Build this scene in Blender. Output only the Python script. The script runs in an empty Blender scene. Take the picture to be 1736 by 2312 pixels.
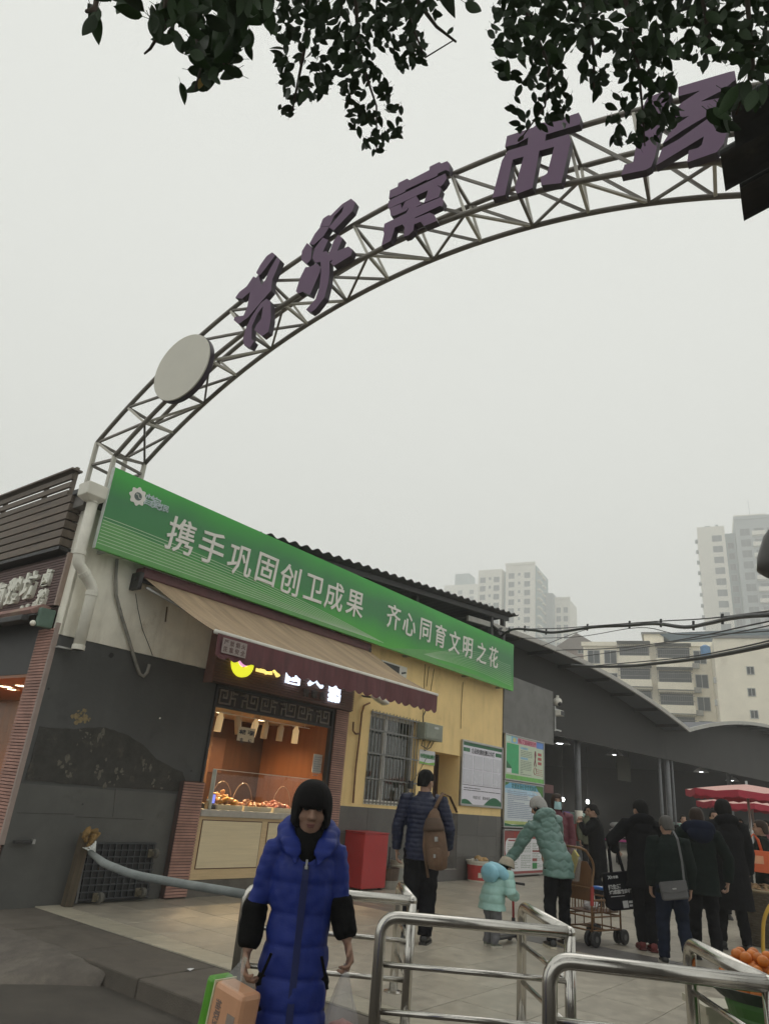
import bpy, bmesh, math, random
from mathutils import Vector, Matrix, noise, geometry
random.seed(11)
R = math.radians
SC = bpy.context.scene
COL = SC.collection

# ------------------------------------------------------------------ camera
PW, PH, FPX = 1736.0, 2312.0, 1575.0
CAMZ = 1.4
_p, _r = R(22.15), R(5.07)
CF = Vector((0, math.cos(_p), math.sin(_p)))
_u0 = Vector((1, 0, 0)).cross(CF)
CR = Vector((1, 0, 0)) * math.cos(_r) + _u0 * math.sin(_r)
CU = CR.cross(CF)
CP = Vector((0, 0, CAMZ))
cam = bpy.data.cameras.new('camera')
cam.sensor_fit = 'VERTICAL'
cam.sensor_height = 36.0
cam.sensor_width = 27.0
cam.lens = FPX / PH * 36.0
cam.clip_start = 0.05
cam.clip_end = 2500
camo = bpy.data.objects.new('camera', cam)
COL.objects.link(camo)
_m = Matrix((CR, CU, -CF)).transposed().to_4x4()
_m.translation = CP
camo.matrix_world = _m
SC.camera = camo

# ------------------------------------------------------------------ sky, sun, exposure
w = bpy.data.worlds.new('World')
SC.world = w
w.use_nodes = True
nt = w.node_tree
nt.nodes.clear()
sky = nt.nodes.new('ShaderNodeTexSky')
sky.sky_type = 'NISHITA'
sky.sun_disc = False
sky.sun_elevation = R(58)
sky.sun_rotation = R(200)
sky.air_density = 1.0
sky.dust_density = 4.0
hs = nt.nodes.new('ShaderNodeHueSaturation')
hs.inputs['Saturation'].default_value = 0.10
mx = nt.nodes.new('ShaderNodeMix')
mx.data_type = 'RGBA'
mx.inputs[0].default_value = 0.80
mx.inputs[7].default_value = (10.1, 10.25, 9.7, 1)
bg = nt.nodes.new('ShaderNodeBackground')
bg.inputs['Strength'].default_value = 0.1
wo = nt.nodes.new('ShaderNodeOutputWorld')
nt.links.new(sky.outputs[0], hs.inputs['Color'])
nt.links.new(hs.outputs[0], mx.inputs[6])
nt.links.new(mx.outputs[2], bg.inputs['Color'])
nt.links.new(bg.outputs[0], wo.inputs['Surface'])
sun = bpy.data.lights.new('sun', 'SUN')
sun.energy = 0.5
sun.angle = R(40)
sun.color = (1.0, 0.97, 0.92)
suno = bpy.data.objects.new('sun', sun)
COL.objects.link(suno)
suno.rotation_euler = (R(90 - 58), 0, R(180 - 200 + 180))
suno.location = (0, 0, 30)
SC.view_settings.view_transform = 'Standard'
SC.view_settings.look = 'None'
SC.view_settings.exposure = 0.0
SC.view_settings.gamma = 1.0
SC.view_settings.use_curve_mapping = False
SC.render.engine = 'CYCLES'
SC.cycles.use_denoising = True
SC.cycles.volume_bounces = 4
SC.cycles.max_bounces = 8
SC.cycles.transparent_max_bounces = 16
SC.cycles.sample_clamp_indirect = 4.0

# ------------------------------------------------------------------ rays of the reference view onto real surfaces
def ray(x, y):
    return (CF * FPX + CR * (x - PW / 2) + CU * (PH / 2 - y)).normalized()
def gz(x, y, z=0.0):
    d = ray(x, y)
    return CP + d * ((z - CAMZ) / d.z)
def onpl(x, y, p, n):
    d = ray(x, y)
    return CP + d * ((p - CP).dot(n) / d.dot(n))
def atY(x, y, Y):
    d = ray(x, y)
    return CP + d * (Y / d.y)
TH = R(39.2137)
FU = Vector((math.sin(TH), math.cos(TH), 0))      # along the main shop front, away from the camera
FN = Vector((math.cos(TH), -math.sin(TH), 0))     # out of the shop front
def frame(x, o):
    m = Matrix.Identity(4)
    yv = Vector((0, 0, 1)).cross(x)
    for i in range(3):
        m[i][0] = x[i]; m[i][1] = yv[i]; m[i][2] = (0, 0, 1)[i]; m[i][3] = o[i]
    return m
P0 = gz(373, 2028, 0)
FM = frame(FU, P0)                                 # facade frame: x along, -y outward, z up
FMI = FM.inverted()
def fu(x, y, v=0.0):
    p = FMI @ onpl(x, y, P0 + FN * v, FN)
    return p.x, p.z
def fmat(u, v=0.0, z=0.0):
    return FM @ Matrix.Translation((u, -v, z))

# ------------------------------------------------------------------ materials
MATS = {}
def mat(name, col, rough=0.65, metal=0.0, var=0.18, vs=6.0, bump=0.0, bs=60.0, rand=0.0, emit=None, es=1.0,
        stain=None, ss=2.0, st=0.55, sa=0.7, alpha=1.0, trans=0.0, sheen=0.0, stretch=None, spec=None, coat=0.0, world=False, drip=None):
    if name in MATS:
        return MATS[name]
    m = bpy.data.materials.new(name)
    m.use_nodes = True
    n = m.node_tree
    b = n.nodes['Principled BSDF']
    L = n.links.new
    b.inputs['Roughness'].default_value = rough
    b.inputs['Metallic'].default_value = metal
    if spec is not None:
        b.inputs['Specular IOR Level'].default_value = spec
    if coat:
        b.inputs['Coat Weight'].default_value = coat
    c4 = (*col, 1)
    tc = n.nodes.new('ShaderNodeTexCoord')
    vec = tc.outputs['Object']
    if world:
        vec = n.nodes.new('ShaderNodeNewGeometry').outputs['Position']
    vec0 = vec
    if stretch:
        mp = n.nodes.new('ShaderNodeMapping')
        mp.inputs['Scale'].default_value = stretch
        L(vec, mp.inputs[0]); vec = mp.outputs[0]
    out = None
    if var > 0:
        nz = n.nodes.new('ShaderNodeTexNoise')
        nz.inputs['Scale'].default_value = vs
        nz.inputs['Detail'].default_value = 6
        nz.inputs['Roughness'].default_value = 0.62
        L(vec, nz.inputs['Vector'])
        mr = n.nodes.new('ShaderNodeMapRange')
        mr.inputs[1].default_value = 0.28; mr.inputs[2].default_value = 0.72
        mr.inputs[3].default_value = 1 - var; mr.inputs[4].default_value = 1 + var
        L(nz.outputs[0], mr.inputs[0])
        mul = n.nodes.new('ShaderNodeMix'); mul.data_type = 'RGBA'; mul.blend_type = 'MULTIPLY'
        mul.inputs[0].default_value = 1
        mul.inputs[6].default_value = c4
        L(mr.outputs[0], mul.inputs[7])
        out = mul.outputs[2]
        rr = n.nodes.new('ShaderNodeMapRange')
        rr.inputs[3].default_value = max(0.03, rough - 0.12); rr.inputs[4].default_value = min(1, rough + 0.12)
        L(nz.outputs[0], rr.inputs[0]); L(rr.outputs[0], b.inputs['Roughness'])
    if stain:
        n2 = n.nodes.new('ShaderNodeTexNoise')
        n2.inputs['Scale'].default_value = ss
        n2.inputs['Detail'].default_value = 9
        n2.inputs['Roughness'].default_value = 0.68
        L(vec0 if world else vec, n2.inputs['Vector'])
        m2 = n.nodes.new('ShaderNodeMapRange')
        m2.inputs[1].default_value = st; m2.inputs[2].default_value = st + 0.14
        m2.inputs[3].default_value = 0; m2.inputs[4].default_value = sa
        L(n2.outputs[0], m2.inputs[0])
        mix = n.nodes.new('ShaderNodeMix'); mix.data_type = 'RGBA'
        L(m2.outputs[0], mix.inputs[0])
        if out: L(out, mix.inputs[6])
        else: mix.inputs[6].default_value = c4
        mix.inputs[7].default_value = (*stain, 1)
        out = mix.outputs[2]
    if drip:
        mpd = n.nodes.new('ShaderNodeMapping'); mpd.inputs['Scale'].default_value = (2.6, 2.6, 0.55)
        L(tc.outputs['Object'], mpd.inputs[0])
        n4 = n.nodes.new('ShaderNodeTexNoise'); n4.inputs['Scale'].default_value = 1.6; n4.inputs['Detail'].default_value = 8; n4.inputs['Roughness'].default_value = 0.6
        L(mpd.outputs[0], n4.inputs['Vector'])
        m4 = n.nodes.new('ShaderNodeMapRange'); m4.inputs[1].default_value = 0.52; m4.inputs[2].default_value = 0.82; m4.inputs[3].default_value = 0; m4.inputs[4].default_value = drip[3]
        L(n4.outputs[0], m4.inputs[0])
        x4 = n.nodes.new('ShaderNodeMix'); x4.data_type = 'RGBA'
        L(m4.outputs[0], x4.inputs[0])
        if out: L(out, x4.inputs[6])
        else: x4.inputs[6].default_value = c4
        x4.inputs[7].default_value = (*drip[:3], 1)
        out = x4.outputs[2]
    if rand > 0:
        oi = n.nodes.new('ShaderNodeObjectInfo')
        m3 = n.nodes.new('ShaderNodeMapRange')
        m3.inputs[3].default_value = 1 - rand; m3.inputs[4].default_value = 1 + rand
        L(oi.outputs['Random'], m3.inputs[0])
        mu = n.nodes.new('ShaderNodeMix'); mu.data_type = 'RGBA'; mu.blend_type = 'MULTIPLY'
        mu.inputs[0].default_value = 1
        if out: L(out, mu.inputs[6])
        else: mu.inputs[6].default_value = c4
        L(m3.outputs[0], mu.inputs[7])
        out = mu.outputs[2]
    if out: L(out, b.inputs['Base Color'])
    else: b.inputs['Base Color'].default_value = c4
    if bump > 0:
        nb = n.nodes.new('ShaderNodeTexNoise')
        nb.inputs['Scale'].default_value = bs
        nb.inputs['Detail'].default_value = 5
        L(vec, nb.inputs['Vector'])
        bp = n.nodes.new('ShaderNodeBump')
        bp.inputs['Strength'].default_value = bump
        bp.inputs['Distance'].default_value = 0.01
        L(nb.outputs[0], bp.inputs['Height']); L(bp.outputs[0], b.inputs['Normal'])
    if emit:
        b.inputs['Emission Color'].default_value = (*emit, 1)
        b.inputs['Emission Strength'].default_value = es
    if trans:
        b.inputs['Transmission Weight'].default_value = trans
    if sheen:
        b.inputs['Sheen Weight'].default_value = sheen
    if alpha < 1:
        b.inputs['Alpha'].default_value = alpha
    MATS[name] = m
    return m

def glass_mat(name, tint=(0.9, 0.95, 0.93), amount=0.12, rough=0.03):
    """thin pane: mostly see-through with a fresnel mirror layer"""
    if name in MATS: return MATS[name]
    m = bpy.data.materials.new(name); m.use_nodes = True
    n = m.node_tree; n.nodes.clear()
    t = n.nodes.new('ShaderNodeBsdfTransparent'); t.inputs[0].default_value = (*tint, 1)
    g = n.nodes.new('ShaderNodeBsdfGlossy'); g.inputs['Roughness'].default_value = rough
    f = n.nodes.new('ShaderNodeFresnel'); f.inputs[0].default_value = 1.5
    a = n.nodes.new('ShaderNodeMath'); a.operation = 'ADD'; a.inputs[1].default_value = amount * 0.3; a.use_clamp = True
    mxs = n.nodes.new('ShaderNodeMixShader'); o = n.nodes.new('ShaderNodeOutputMaterial')
    ge = n.nodes.new('ShaderNodeNewGeometry'); inv = n.nodes.new('ShaderNodeMath'); inv.operation = 'SUBTRACT'; inv.inputs[0].default_value = 1.0
    mu = n.nodes.new('ShaderNodeMath'); mu.operation = 'MULTIPLY'
    n.links.new(ge.outputs['Backfacing'], inv.inputs[1])
    n.links.new(f.outputs[0], a.inputs[0]); n.links.new(a.outputs[0], mu.inputs[0]); n.links.new(inv.outputs[0], mu.inputs[1]); n.links.new(mu.outputs[0], mxs.inputs[0])
    n.links.new(t.outputs[0], mxs.inputs[1]); n.links.new(g.outputs[0], mxs.inputs[2])
    n.links.new(mxs.outputs[0], o.inputs[0])
    MATS[name] = m
    return m

# ------------------------------------------------------------------ mesh builder
def V(*a):
    return Vector(a[0]) if len(a) == 1 else Vector(a)
class MB:
    def __init__(s):
        s.v = []; s.f = []
    def add(s, vs, fs, M=None):
        o = len(s.v)
        s.v += [tuple(M @ Vector(p)) if M else tuple(p) for p in vs]
        s.f += [tuple(i + o for i in f) for f in fs]
        return s
    def box(s, x0, x1, y0, y1, z0, z1, M=None):
        vs = [(x0, y0, z0), (x1, y0, z0), (x1, y1, z0), (x0, y1, z0), (x0, y0, z1), (x1, y0, z1), (x1, y1, z1), (x0, y1, z1)]
        return s.add(vs, [(0, 3, 2, 1), (4, 5, 6, 7), (0, 1, 5, 4), (1, 2, 6, 5), (2, 3, 7, 6), (3, 0, 4, 7)], M)
    def ctr(s, c, d, M=None):
        return s.box(c[0] - d[0] / 2, c[0] + d[0] / 2, c[1] - d[1] / 2, c[1] + d[1] / 2, c[2] - d[2] / 2, c[2] + d[2] / 2, M)
    def rings(s, rs, cap=True):
        """list of rings (each a list of points, same count)"""
        n = len(rs[0]); vs = [p for r in rs for p in r]; fs = []
        for i in range(len(rs) - 1):
            for j in range(n):
                k = (j + 1) % n
                fs.append((i * n + j, i * n + k, (i + 1) * n + k, (i + 1) * n + j))
        if cap:
            fs.append(tuple(reversed(range(n))))
            fs.append(tuple((len(rs) - 1) * n + j for j in range(n)))
        return s.add(vs, fs)
    def tube(s, pts, r, n=10, cap=True, side=None):
        pts = [Vector(p) for p in pts]
        m = len(pts)
        rad = r if isinstance(r, (list, tuple)) else [r] * m
        rs = []; nx = None
        for i, p in enumerate(pts):
            t = (pts[min(i + 1, m - 1)] - pts[max(i - 1, 0)])
            t = t.normalized() if t.length > 1e-9 else Vector((0, 0, 1))
            if nx is None:
                h = Vector(side) if side else (Vector((0, 0, 1)) if abs(t.z) < 0.9 else Vector((1, 0, 0)))
                nx = (h - t * h.dot(t)).normalized()
            else:
                nx = (nx - t * nx.dot(t)).normalized()
            ny = t.cross(nx)
            a, b = rad[i] if isinstance(rad[i], (list, tuple)) else (rad[i], rad[i])
            rs.append([p + nx * (a * math.cos(2 * math.pi * j / n)) + ny * (b * math.sin(2 * math.pi * j / n)) for j in range(n)])
        return s.rings(rs, cap)
    def bar(s, p, q, wd, ht, up=(0, 0, 1)):
        """square bar from p to q"""
        p, q = Vector(p), Vector(q)
        t = (q - p).normalized(); u = Vector(up)
        if abs(t.dot(u)) > 0.97: u = Vector((1, 0, 0)) if abs(t.x) < 0.9 else Vector((0, 1, 0))
        x = t.cross(u).normalized() * wd / 2; y = x.cross(t).normalized() * ht / 2
        return s.rings([[c - x - y, c + x - y, c + x + y, c - x + y] for c in (p, q)])
    def ell(s, c, rx, ry, rz, nu=14, nv=9, M=None):
        vs = [(c[0], c[1], c[2] - rz)]
        for i in range(1, nv):
            a = -math.pi / 2 + math.pi * i / nv
            for j in range(nu):
                b = 2 * math.pi * j / nu
                vs.append((c[0] + rx * math.cos(a) * math.cos(b), c[1] + ry * math.cos(a) * math.sin(b), c[2] + rz * math.sin(a)))
        vs.append((c[0], c[1], c[2] + rz)); fs = []
        for j in range(nu):
            k = (j + 1) % nu
            fs.append((0, 1 + k, 1 + j))
            for i in range(nv - 2):
                fs.append((1 + i * nu + j, 1 + i * nu + k, 1 + (i + 1) * nu + k, 1 + (i + 1) * nu + j))
            fs.append((len(vs) - 1, 1 + (nv - 2) * nu + j, 1 + (nv - 2) * nu + k))
        return s.add(vs, fs, M)
    def lathe(s, prof, n=20, c=(0, 0, 0), cap=True):
        return s.rings([[(c[0] + r * math.cos(2 * math.pi * j / n), c[1] + r * math.sin(2 * math.pi * j / n), c[2] + z) for j in range(n)] for r, z in prof], cap)
    def prism(s, pts, d, M=None):
        """flat outline (x, z) at y=0 .. y=d"""
        if sum(pts[i][0] * pts[(i + 1) % len(pts)][1] - pts[(i + 1) % len(pts)][0] * pts[i][1] for i in range(len(pts))) < 0:
            pts = pts[::-1]
        n = len(pts)
        tri = geometry.tessellate_polygon([[Vector((p[0], p[1], 0)) for p in pts]])
        vs = [(p[0], 0, p[1]) for p in pts] + [(p[0], d, p[1]) for p in pts]
        fs = []
        for t in tri:
            a, b, c = t
            ar = (pts[b][0] - pts[a][0]) * (pts[c][1] - pts[a][1]) - (pts[c][0] - pts[a][0]) * (pts[b][1] - pts[a][1])
            if ar < 0: b, c = c, b
            fs.append((a, b, c)); fs.append((a + n, c + n, b + n))
        for i in range(n):
            j = (i + 1) % n
            fs.append((i, i + n, j + n, j))
        return s.add(vs, fs, M)
    def mesh(s, name, m=None, smooth=False):
        me = bpy.data.meshes.new(name)
        me.from_pydata(s.v, [], s.f)
        if m:
            for q in (m if isinstance(m, (list, tuple)) else [m]): me.materials.append(q)
        if smooth:
            me.polygons.foreach_set('use_smooth', [True] * len(me.polygons))
        me.update()
        return me
    def build(s, name, m=None, parent=None, smooth=False, bevel=0.0, M=None, kind=None):
        o = put(name, s.mesh(name, m, smooth), parent, M)
        if bevel:
            bv = o.modifiers.new('bevel', 'BEVEL'); bv.width = bevel; bv.segments = 2; bv.limit_method = 'ANGLE'
        if kind: o['kind'] = kind
        return o
def put(name, me, parent=None, M=None):
    o = bpy.data.objects.new(name, me)
    COL.objects.link(o)
    if parent: o.parent = parent
    if M is not None:
        if parent: o.matrix_local = M
        else: o.matrix_world = M
    return o
def tag(o, label, cat, group=None):
    o['label'] = label; o['category'] = cat
    if group: o['group'] = group
    return o
def thing(name, label, cat, M=None, group=None):
    o = bpy.data.objects.new(name, None)
    o.empty_display_size = 0.1
    COL.objects.link(o)
    if M is not None:
        o.matrix_world = M if isinstance(M, Matrix) else Matrix.Translation(Vector(M))
    return tag(o, label, cat, group)
def struct(o):
    o['kind'] = 'structure'; return o
def kids(o):
    return [c for c in bpy.data.objects if c.parent is o]
def T(*a):
    return Matrix.Translation(Vector(a))
def RZ(a):
    return Matrix.Rotation(R(a), 4, 'Z')
def RX(a):
    return Matrix.Rotation(R(a), 4, 'X')
def RY(a):
    return Matrix.Rotation(R(a), 4, 'Y')

_tc = {}
def glyph(s, size=1.0, depth=0.02, off=0.0, shear=0.0, sx=1.0):
    """a printed or cut-out piece of writing, centred; stands in the x-z plane, front towards -y"""
    key = (s, size, depth, off, shear, sx)
    if key in _tc: return _tc[key]
    cu = bpy.data.curves.new('writing', 'FONT')
    cu.body = s; cu.size = size; cu.extrude = depth / 2; cu.offset = off; cu.shear = shear
    cu.align_x = 'CENTER'; cu.resolution_u = 2
    o = bpy.data.objects.new('writing', cu); COL.objects.link(o)
    dg = bpy.context.evaluated_depsgraph_get()
    me = bpy.data.meshes.new_from_object(o.evaluated_get(dg))
    bpy.data.objects.remove(o)
    bpy.data.curves.remove(cu)
    if len(me.vertices):
        xs = [v.co.x for v in me.vertices]; ys = [v.co.y for v in me.vertices]
        cx, cy = (min(xs) + max(xs)) / 2, (min(ys) + max(ys)) / 2
        me.transform(Matrix(((sx, 0, 0, -cx * sx), (0, 0, -1, 0), (0, 1, 0, -cy), (0, 0, 0, 1))))
    _tc[key] = me
    return me
def letter(s, m, parent, M, size, depth=0.02, off=0.0, shear=0.0, sx=1.0, name='letter'):
    me = glyph(s, size, depth, off, shear, sx).copy()
    me.materials.clear(); me.materials.append(m)
    return put(name, me, parent, M)
# ================================================================== materials used in many places
M_asph = mat('road_concrete', (0.066, 0.057, 0.047), 0.85, var=0.28, vs=3.0, bump=0.5, bs=160, stain=(0.12, 0.108, 0.09), ss=1.3, st=0.57, sa=0.5)
M_kerb = mat('kerb_concrete', (0.10, 0.086, 0.07), 0.88, var=0.3, vs=5, bump=0.5, bs=90, stain=(0.06, 0.055, 0.05), ss=2.5, st=0.55, sa=0.6, rand=0.12, world=True)
M_tile = mat('floor_tile', (0.36, 0.325, 0.265), 0.40, var=0.22, vs=3.2, stretch=(2.4, 2.0, 1), bump=0.12, bs=40, stain=(0.17, 0.15, 0.12), ss=0.75, st=0.52, sa=0.62, rand=0.12, world=True)
M_tileb = mat('border_tile', (0.40, 0.365, 0.285), 0.5, var=0.2, vs=5, stretch=(1, 4, 1), bump=0.1, bs=40, stain=(0.22, 0.2, 0.165), ss=1.5, st=0.55, sa=0.5, rand=0.1, world=True)
M_tiled = mat('dark_band_tile', (0.13, 0.12, 0.115), 0.45, var=0.2, vs=5, rand=0.1)
M_grout = mat('grout', (0.13, 0.12, 0.105), 0.9, var=0.25, vs=8)
M_white = mat('white_plaster', (0.86, 0.83, 0.72), 0.8, var=0.14, vs=2.2, bump=0.2, bs=50, stain=(0.42, 0.34, 0.22), ss=1.3, st=0.6, sa=0.7, drip=(0.40, 0.34, 0.24, 0.55))
M_yellow = mat('yellow_plaster', (0.88, 0.65, 0.30), 0.82, var=0.09, vs=1.6, bump=0.15, bs=60, stain=(0.52, 0.37, 0.15), ss=1.4, st=0.60, sa=0.55, drip=(0.42, 0.31, 0.13, 0.45))
M_pgrey = mat('grey_panel', (0.17, 0.17, 0.165), 0.75, var=0.2, vs=2.5, bump=0.15, bs=60, stain=(0.10, 0.10, 0.10), ss=1.5, st=0.56)
M_dado = mat('dado_tile', (0.098, 0.094, 0.088), 0.4, var=0.25, vs=1.8, rand=0.14, world=True, stain=(0.16, 0.15, 0.13), ss=1.6, st=0.6, sa=0.4)
M_dadog = mat('dado_grout', (0.2, 0.19, 0.18), 0.9, var=0.2)
M_pink = mat('pink_cladding', (0.38, 0.215, 0.175), 0.7, var=0.25, vs=5, rand=0.12, bump=0.1, world=True)
M_pinkd = mat('cladding_backing', (0.07, 0.045, 0.04), 0.85, var=0.1)
M_brown = mat('brown_cladding', (0.17, 0.085, 0.065), 0.62, var=0.15, vs=6, rand=0.08)
M_dark = mat('dark_metal', (0.028, 0.027, 0.027), 0.5, var=0.2, vs=9)
M_black = mat('black_plastic', (0.018, 0.018, 0.02), 0.5, var=0.2, vs=9)
M_wpaint = mat('white_paint', (0.74, 0.72, 0.65), 0.6, var=0.12, vs=5, stain=(0.33, 0.28, 0.2), ss=3, st=0.6, sa=0.6)
M_steel = mat('stainless_steel', (0.56, 0.54, 0.50), 0.22, metal=1.0, var=0.12, vs=3, stretch=(3, 3, 0.6), bump=0.04, bs=14)
M_alu = mat('aluminium_frame', (0.42, 0.42, 0.41), 0.38, metal=0.85, var=0.1)
M_wood = mat('light_wood_panel', (0.62, 0.47, 0.27), 0.5, var=0.1, vs=4, stretch=(1, 1, 14), bump=0.05)
M_slab = mat('counter_stone', (0.42, 0.40, 0.36), 0.35, var=0.12, vs=14)
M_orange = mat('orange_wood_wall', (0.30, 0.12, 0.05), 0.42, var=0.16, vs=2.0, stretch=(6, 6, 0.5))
M_ceil = mat('shop_ceiling', (0.72, 0.55, 0.34), 0.7, var=0.08)
M_lamp = mat('lamp_glow', (1, 0.9, 0.7), 0.5, var=0, emit=(1.0, 0.80, 0.50), es=9.0)
M_lampw = mat('lamp_glow_white', (1, 1, 1), 0.5, var=0, emit=(0.95, 0.98, 1.0), es=12.0)
M_glass = glass_mat('window_glass', (0.93, 0.95, 0.94), 0.12)
M_sneeze = glass_mat('counter_glass', (0.97, 0.97, 0.96), 0.02, 0.03)
M_paper = mat('white_paper', (0.68, 0.68, 0.70), 0.5, var=0.04)
M_ink = mat('dark_ink', (0.05, 0.05, 0.06), 0.6, var=0)
M_inkg = mat('grey_ink', (0.28, 0.28, 0.30), 0.6, var=0)

# ================================================================== ground
b = MB(); b.box(-420, 420, -60, 620, -0.6, -0.14)
struct(b.build('road', M_asph))
# plaza: bedding slab in the shop-front frame
b = MB(); b.box(-1.7, 60, -13, 30, -0.5, -0.012)
plaza = struct(b.build('plaza', M_grout, M=FM))
b = MB(); b.box(14.5, 59.9, -12.9, 29.9, -0.011, -0.003)
b.build('far_paving', mat('far_paving', (0.27, 0.255, 0.22), 0.4, var=0.2, vs=3, stain=(0.14, 0.13, 0.11), ss=0.9, st=0.55, sa=0.5), plaza, M=Matrix.Identity(4))
def proj(p):
    v = Vector(p) - CP; z = v.dot(CF)
    if z < 0.05: return None
    return PW / 2 + FPX * v.dot(CR) / z, PH / 2 - FPX * v.dot(CU) / z
TS = 0.6
def tile_mesh(m, sx, sy):
    t = MB(); g = 0.0032
    a, c, e = sx / 2 - g, sy / 2 - g, 0.0025
    t.add([(-a, -c, -0.012), (a, -c, -0.012), (a, c, -0.012), (-a, c, -0.012), (-a, -c, -e), (a, -c, -e), (a, c, -e), (-a, c, -e),
           (-a + e, -c + e, 0), (a - e, -c + e, 0), (a - e, c - e, 0), (-a + e, c - e, 0)],
          [(0, 1, 5, 4), (1, 2, 6, 5), (2, 3, 7, 6), (3, 0, 4, 7), (4, 5, 9, 8), (5, 6, 10, 9), (6, 7, 11, 10), (7, 4, 8, 11), (8, 9, 10, 11)])
    return t.mesh('tile', m)
tm = tile_mesh(M_tile, TS, TS); tmb = tile_mesh(M_tileb, 0.3, TS); tmd = tile_mesh(M_tiled, 0.3, TS)
spots = []
ucols = [(-1.7 + 0.15, 0.3, tmb)]
uu = -1.4
while uu < 14.3:
    if abs(uu - 2.2) < 0.01 or abs(uu - 2.5) < 0.01:
        pass
    if abs(uu - 2.2) < 0.05:
        ucols.append((uu + 0.15, 0.3, tmd)); ucols.append((uu + 0.45, 0.3, tmd)); uu += 0.6
    else:
        ucols.append((uu + TS / 2, TS, tm)); uu += TS
for (uc, wd, me) in ucols:
    for k in range(-1, 22):
        vc = 0.3 + k * TS
        if vc < 0 and uc < 11: continue
        P = FM @ Vector((uc, -vc, 0)); q = proj(P)
        spots.append((0 if q and -60 < q[0] < 1800 and q[1] < 2420 else 1, (P - CP).length, uc, vc, me))
spots.sort(key=lambda s: (s[0], s[1]))
rest = MB()
for i, (oof, d, uc, vc, me) in enumerate(spots):
    M = T(uc, -vc, random.uniform(-0.0012, 0.0008)) @ Matrix.Rotation(random.uniform(-0.0015, 0.0015), 4, 'X')
    if i < 300 and not oof:
        put('tile', me, plaza, M)
    elif d < 40:
        rest.add([v.co for v in me.vertices], [tuple(p.vertices) for p in me.polygons], M)
rest.build('more_tiles', M_tile, plaza, M=Matrix.Identity(4), kind='stuff')
# kerb strip between the tiles and the road: stones laid along the edge, a mortar ramp at the wall
b = MB(); b.box(-2.42, -1.71, -12.5, 0.4, -0.5, -0.03)
kb = struct(b.build('kerb', M_kerb, M=FM))
for k in range(11):
    v0 = 0.02 + k * 1.0
    s = MB(); s.box(-2.455, -1.706, -v0 - 0.992, -v0, -0.2, -0.008 + random.uniform(-.004, .003))
    s.build('kerb_stone', M_kerb, kb, bevel=0.014, M=Matrix.Identity(4))
b = MB()
N = 26
rr = []
for i in range(N + 1):
    v = -0.5 + i * (3.1 / N)
    wob = 0.10 * noise.noise(Vector((v * 2.2, 0, 3)))
    wd = 0.75 + 0.25 * noise.noise(Vector((v * 1.4, 5, 0))) if v < 2.2 else 0.5 * max(0.05, (2.6 - v) / 0.4) * 1.2
    row = []
    for j in range(9):
        t = j / 8
        z = -0.006 * (1 - t) ** 1 + (-0.145) * (t ** 1.5) + 0.012 * noise.noise(Vector((v * 3, t * 4, 1)))
        if v > 2.35: z -= 0.02
        row.append((-2.43 - (wd + wob) * t, -v, z - 0.004))
    rr.append(row)
vs = [p for r in rr for p in r]; fs = [(i * 9 + j, i * 9 + j + 1, (i + 1) * 9 + j + 1, (i + 1) * 9 + j) for i in range(N) for j in range(8)]
b.add(vs, fs)
struct(b.build('mortar_ramp', mat('mortar', (0.115, 0.10, 0.085), 0.9, var=0.3, vs=6, bump=0.6, bs=60, stain=(0.2, 0.175, 0.14), ss=2.2, st=0.55, sa=0.6), M=FM, smooth=True))
for px in ((355, 2107), (185 + 0, 2092), (125, 2110), (430, 2190), (640, 2200)):
    p = gz(*px, -0.005 if px[0] > 400 else -0.03)
    s = MB(); a = 0.035
    s.add([(-a, -a * .6, 0), (a, -a * .4, 0.004), (a * .8, a * .6, 0.001), (-a * .7, a * .5, 0.006)], [(0, 1, 2, 3)])
    s.add([(-a, -a * .6, -.002), (a, -a * .4, 0.002), (a * .8, a * .6, -.001), (-a * .7, a * .5, 0.004)], [(3, 2, 1, 0)])
    o = s.build('paper_scrap', M_paper, M=Matrix.Translation(p + V(0, 0, 0.004)) @ RZ(px[0]))
    tag(o, {355: 'white paper scrap on the kerb strip, second from the grey wall', 185: 'white paper scrap on the kerb strip nearest the grey wall', 125: 'paper scrap on the dark mortar ramp at the lower left', 430: 'paper scrap on the tiles left of the woman in blue', 640: 'paper scrap on the tiles hidden close behind the woman in blue'}[px[0]], 'litter', 'paper scraps on the ground')

# ================================================================== main building (facade frame)
bld = thing('market_building', 'long single storey market building with yellow and grey front under a green banner', 'building', FM)
def part(name, m, fn, par=bld, bevel=0.0, smooth=False, kind=None, M=None):
    s = MB(); fn(s)
    return s.build(name, m, par, smooth=smooth, bevel=bevel, M=M if M is not None else Matrix.Identity(4), kind=kind)
UL, UR = -2.2, 8.66
# grey wall with white band above and worn patch: one wall sheet, pieces butted
part('white_upper_wall', M_white, lambda s: s.box(UL, 0.02, 0.0, 0.35, 2.87, 4.5))
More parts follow.
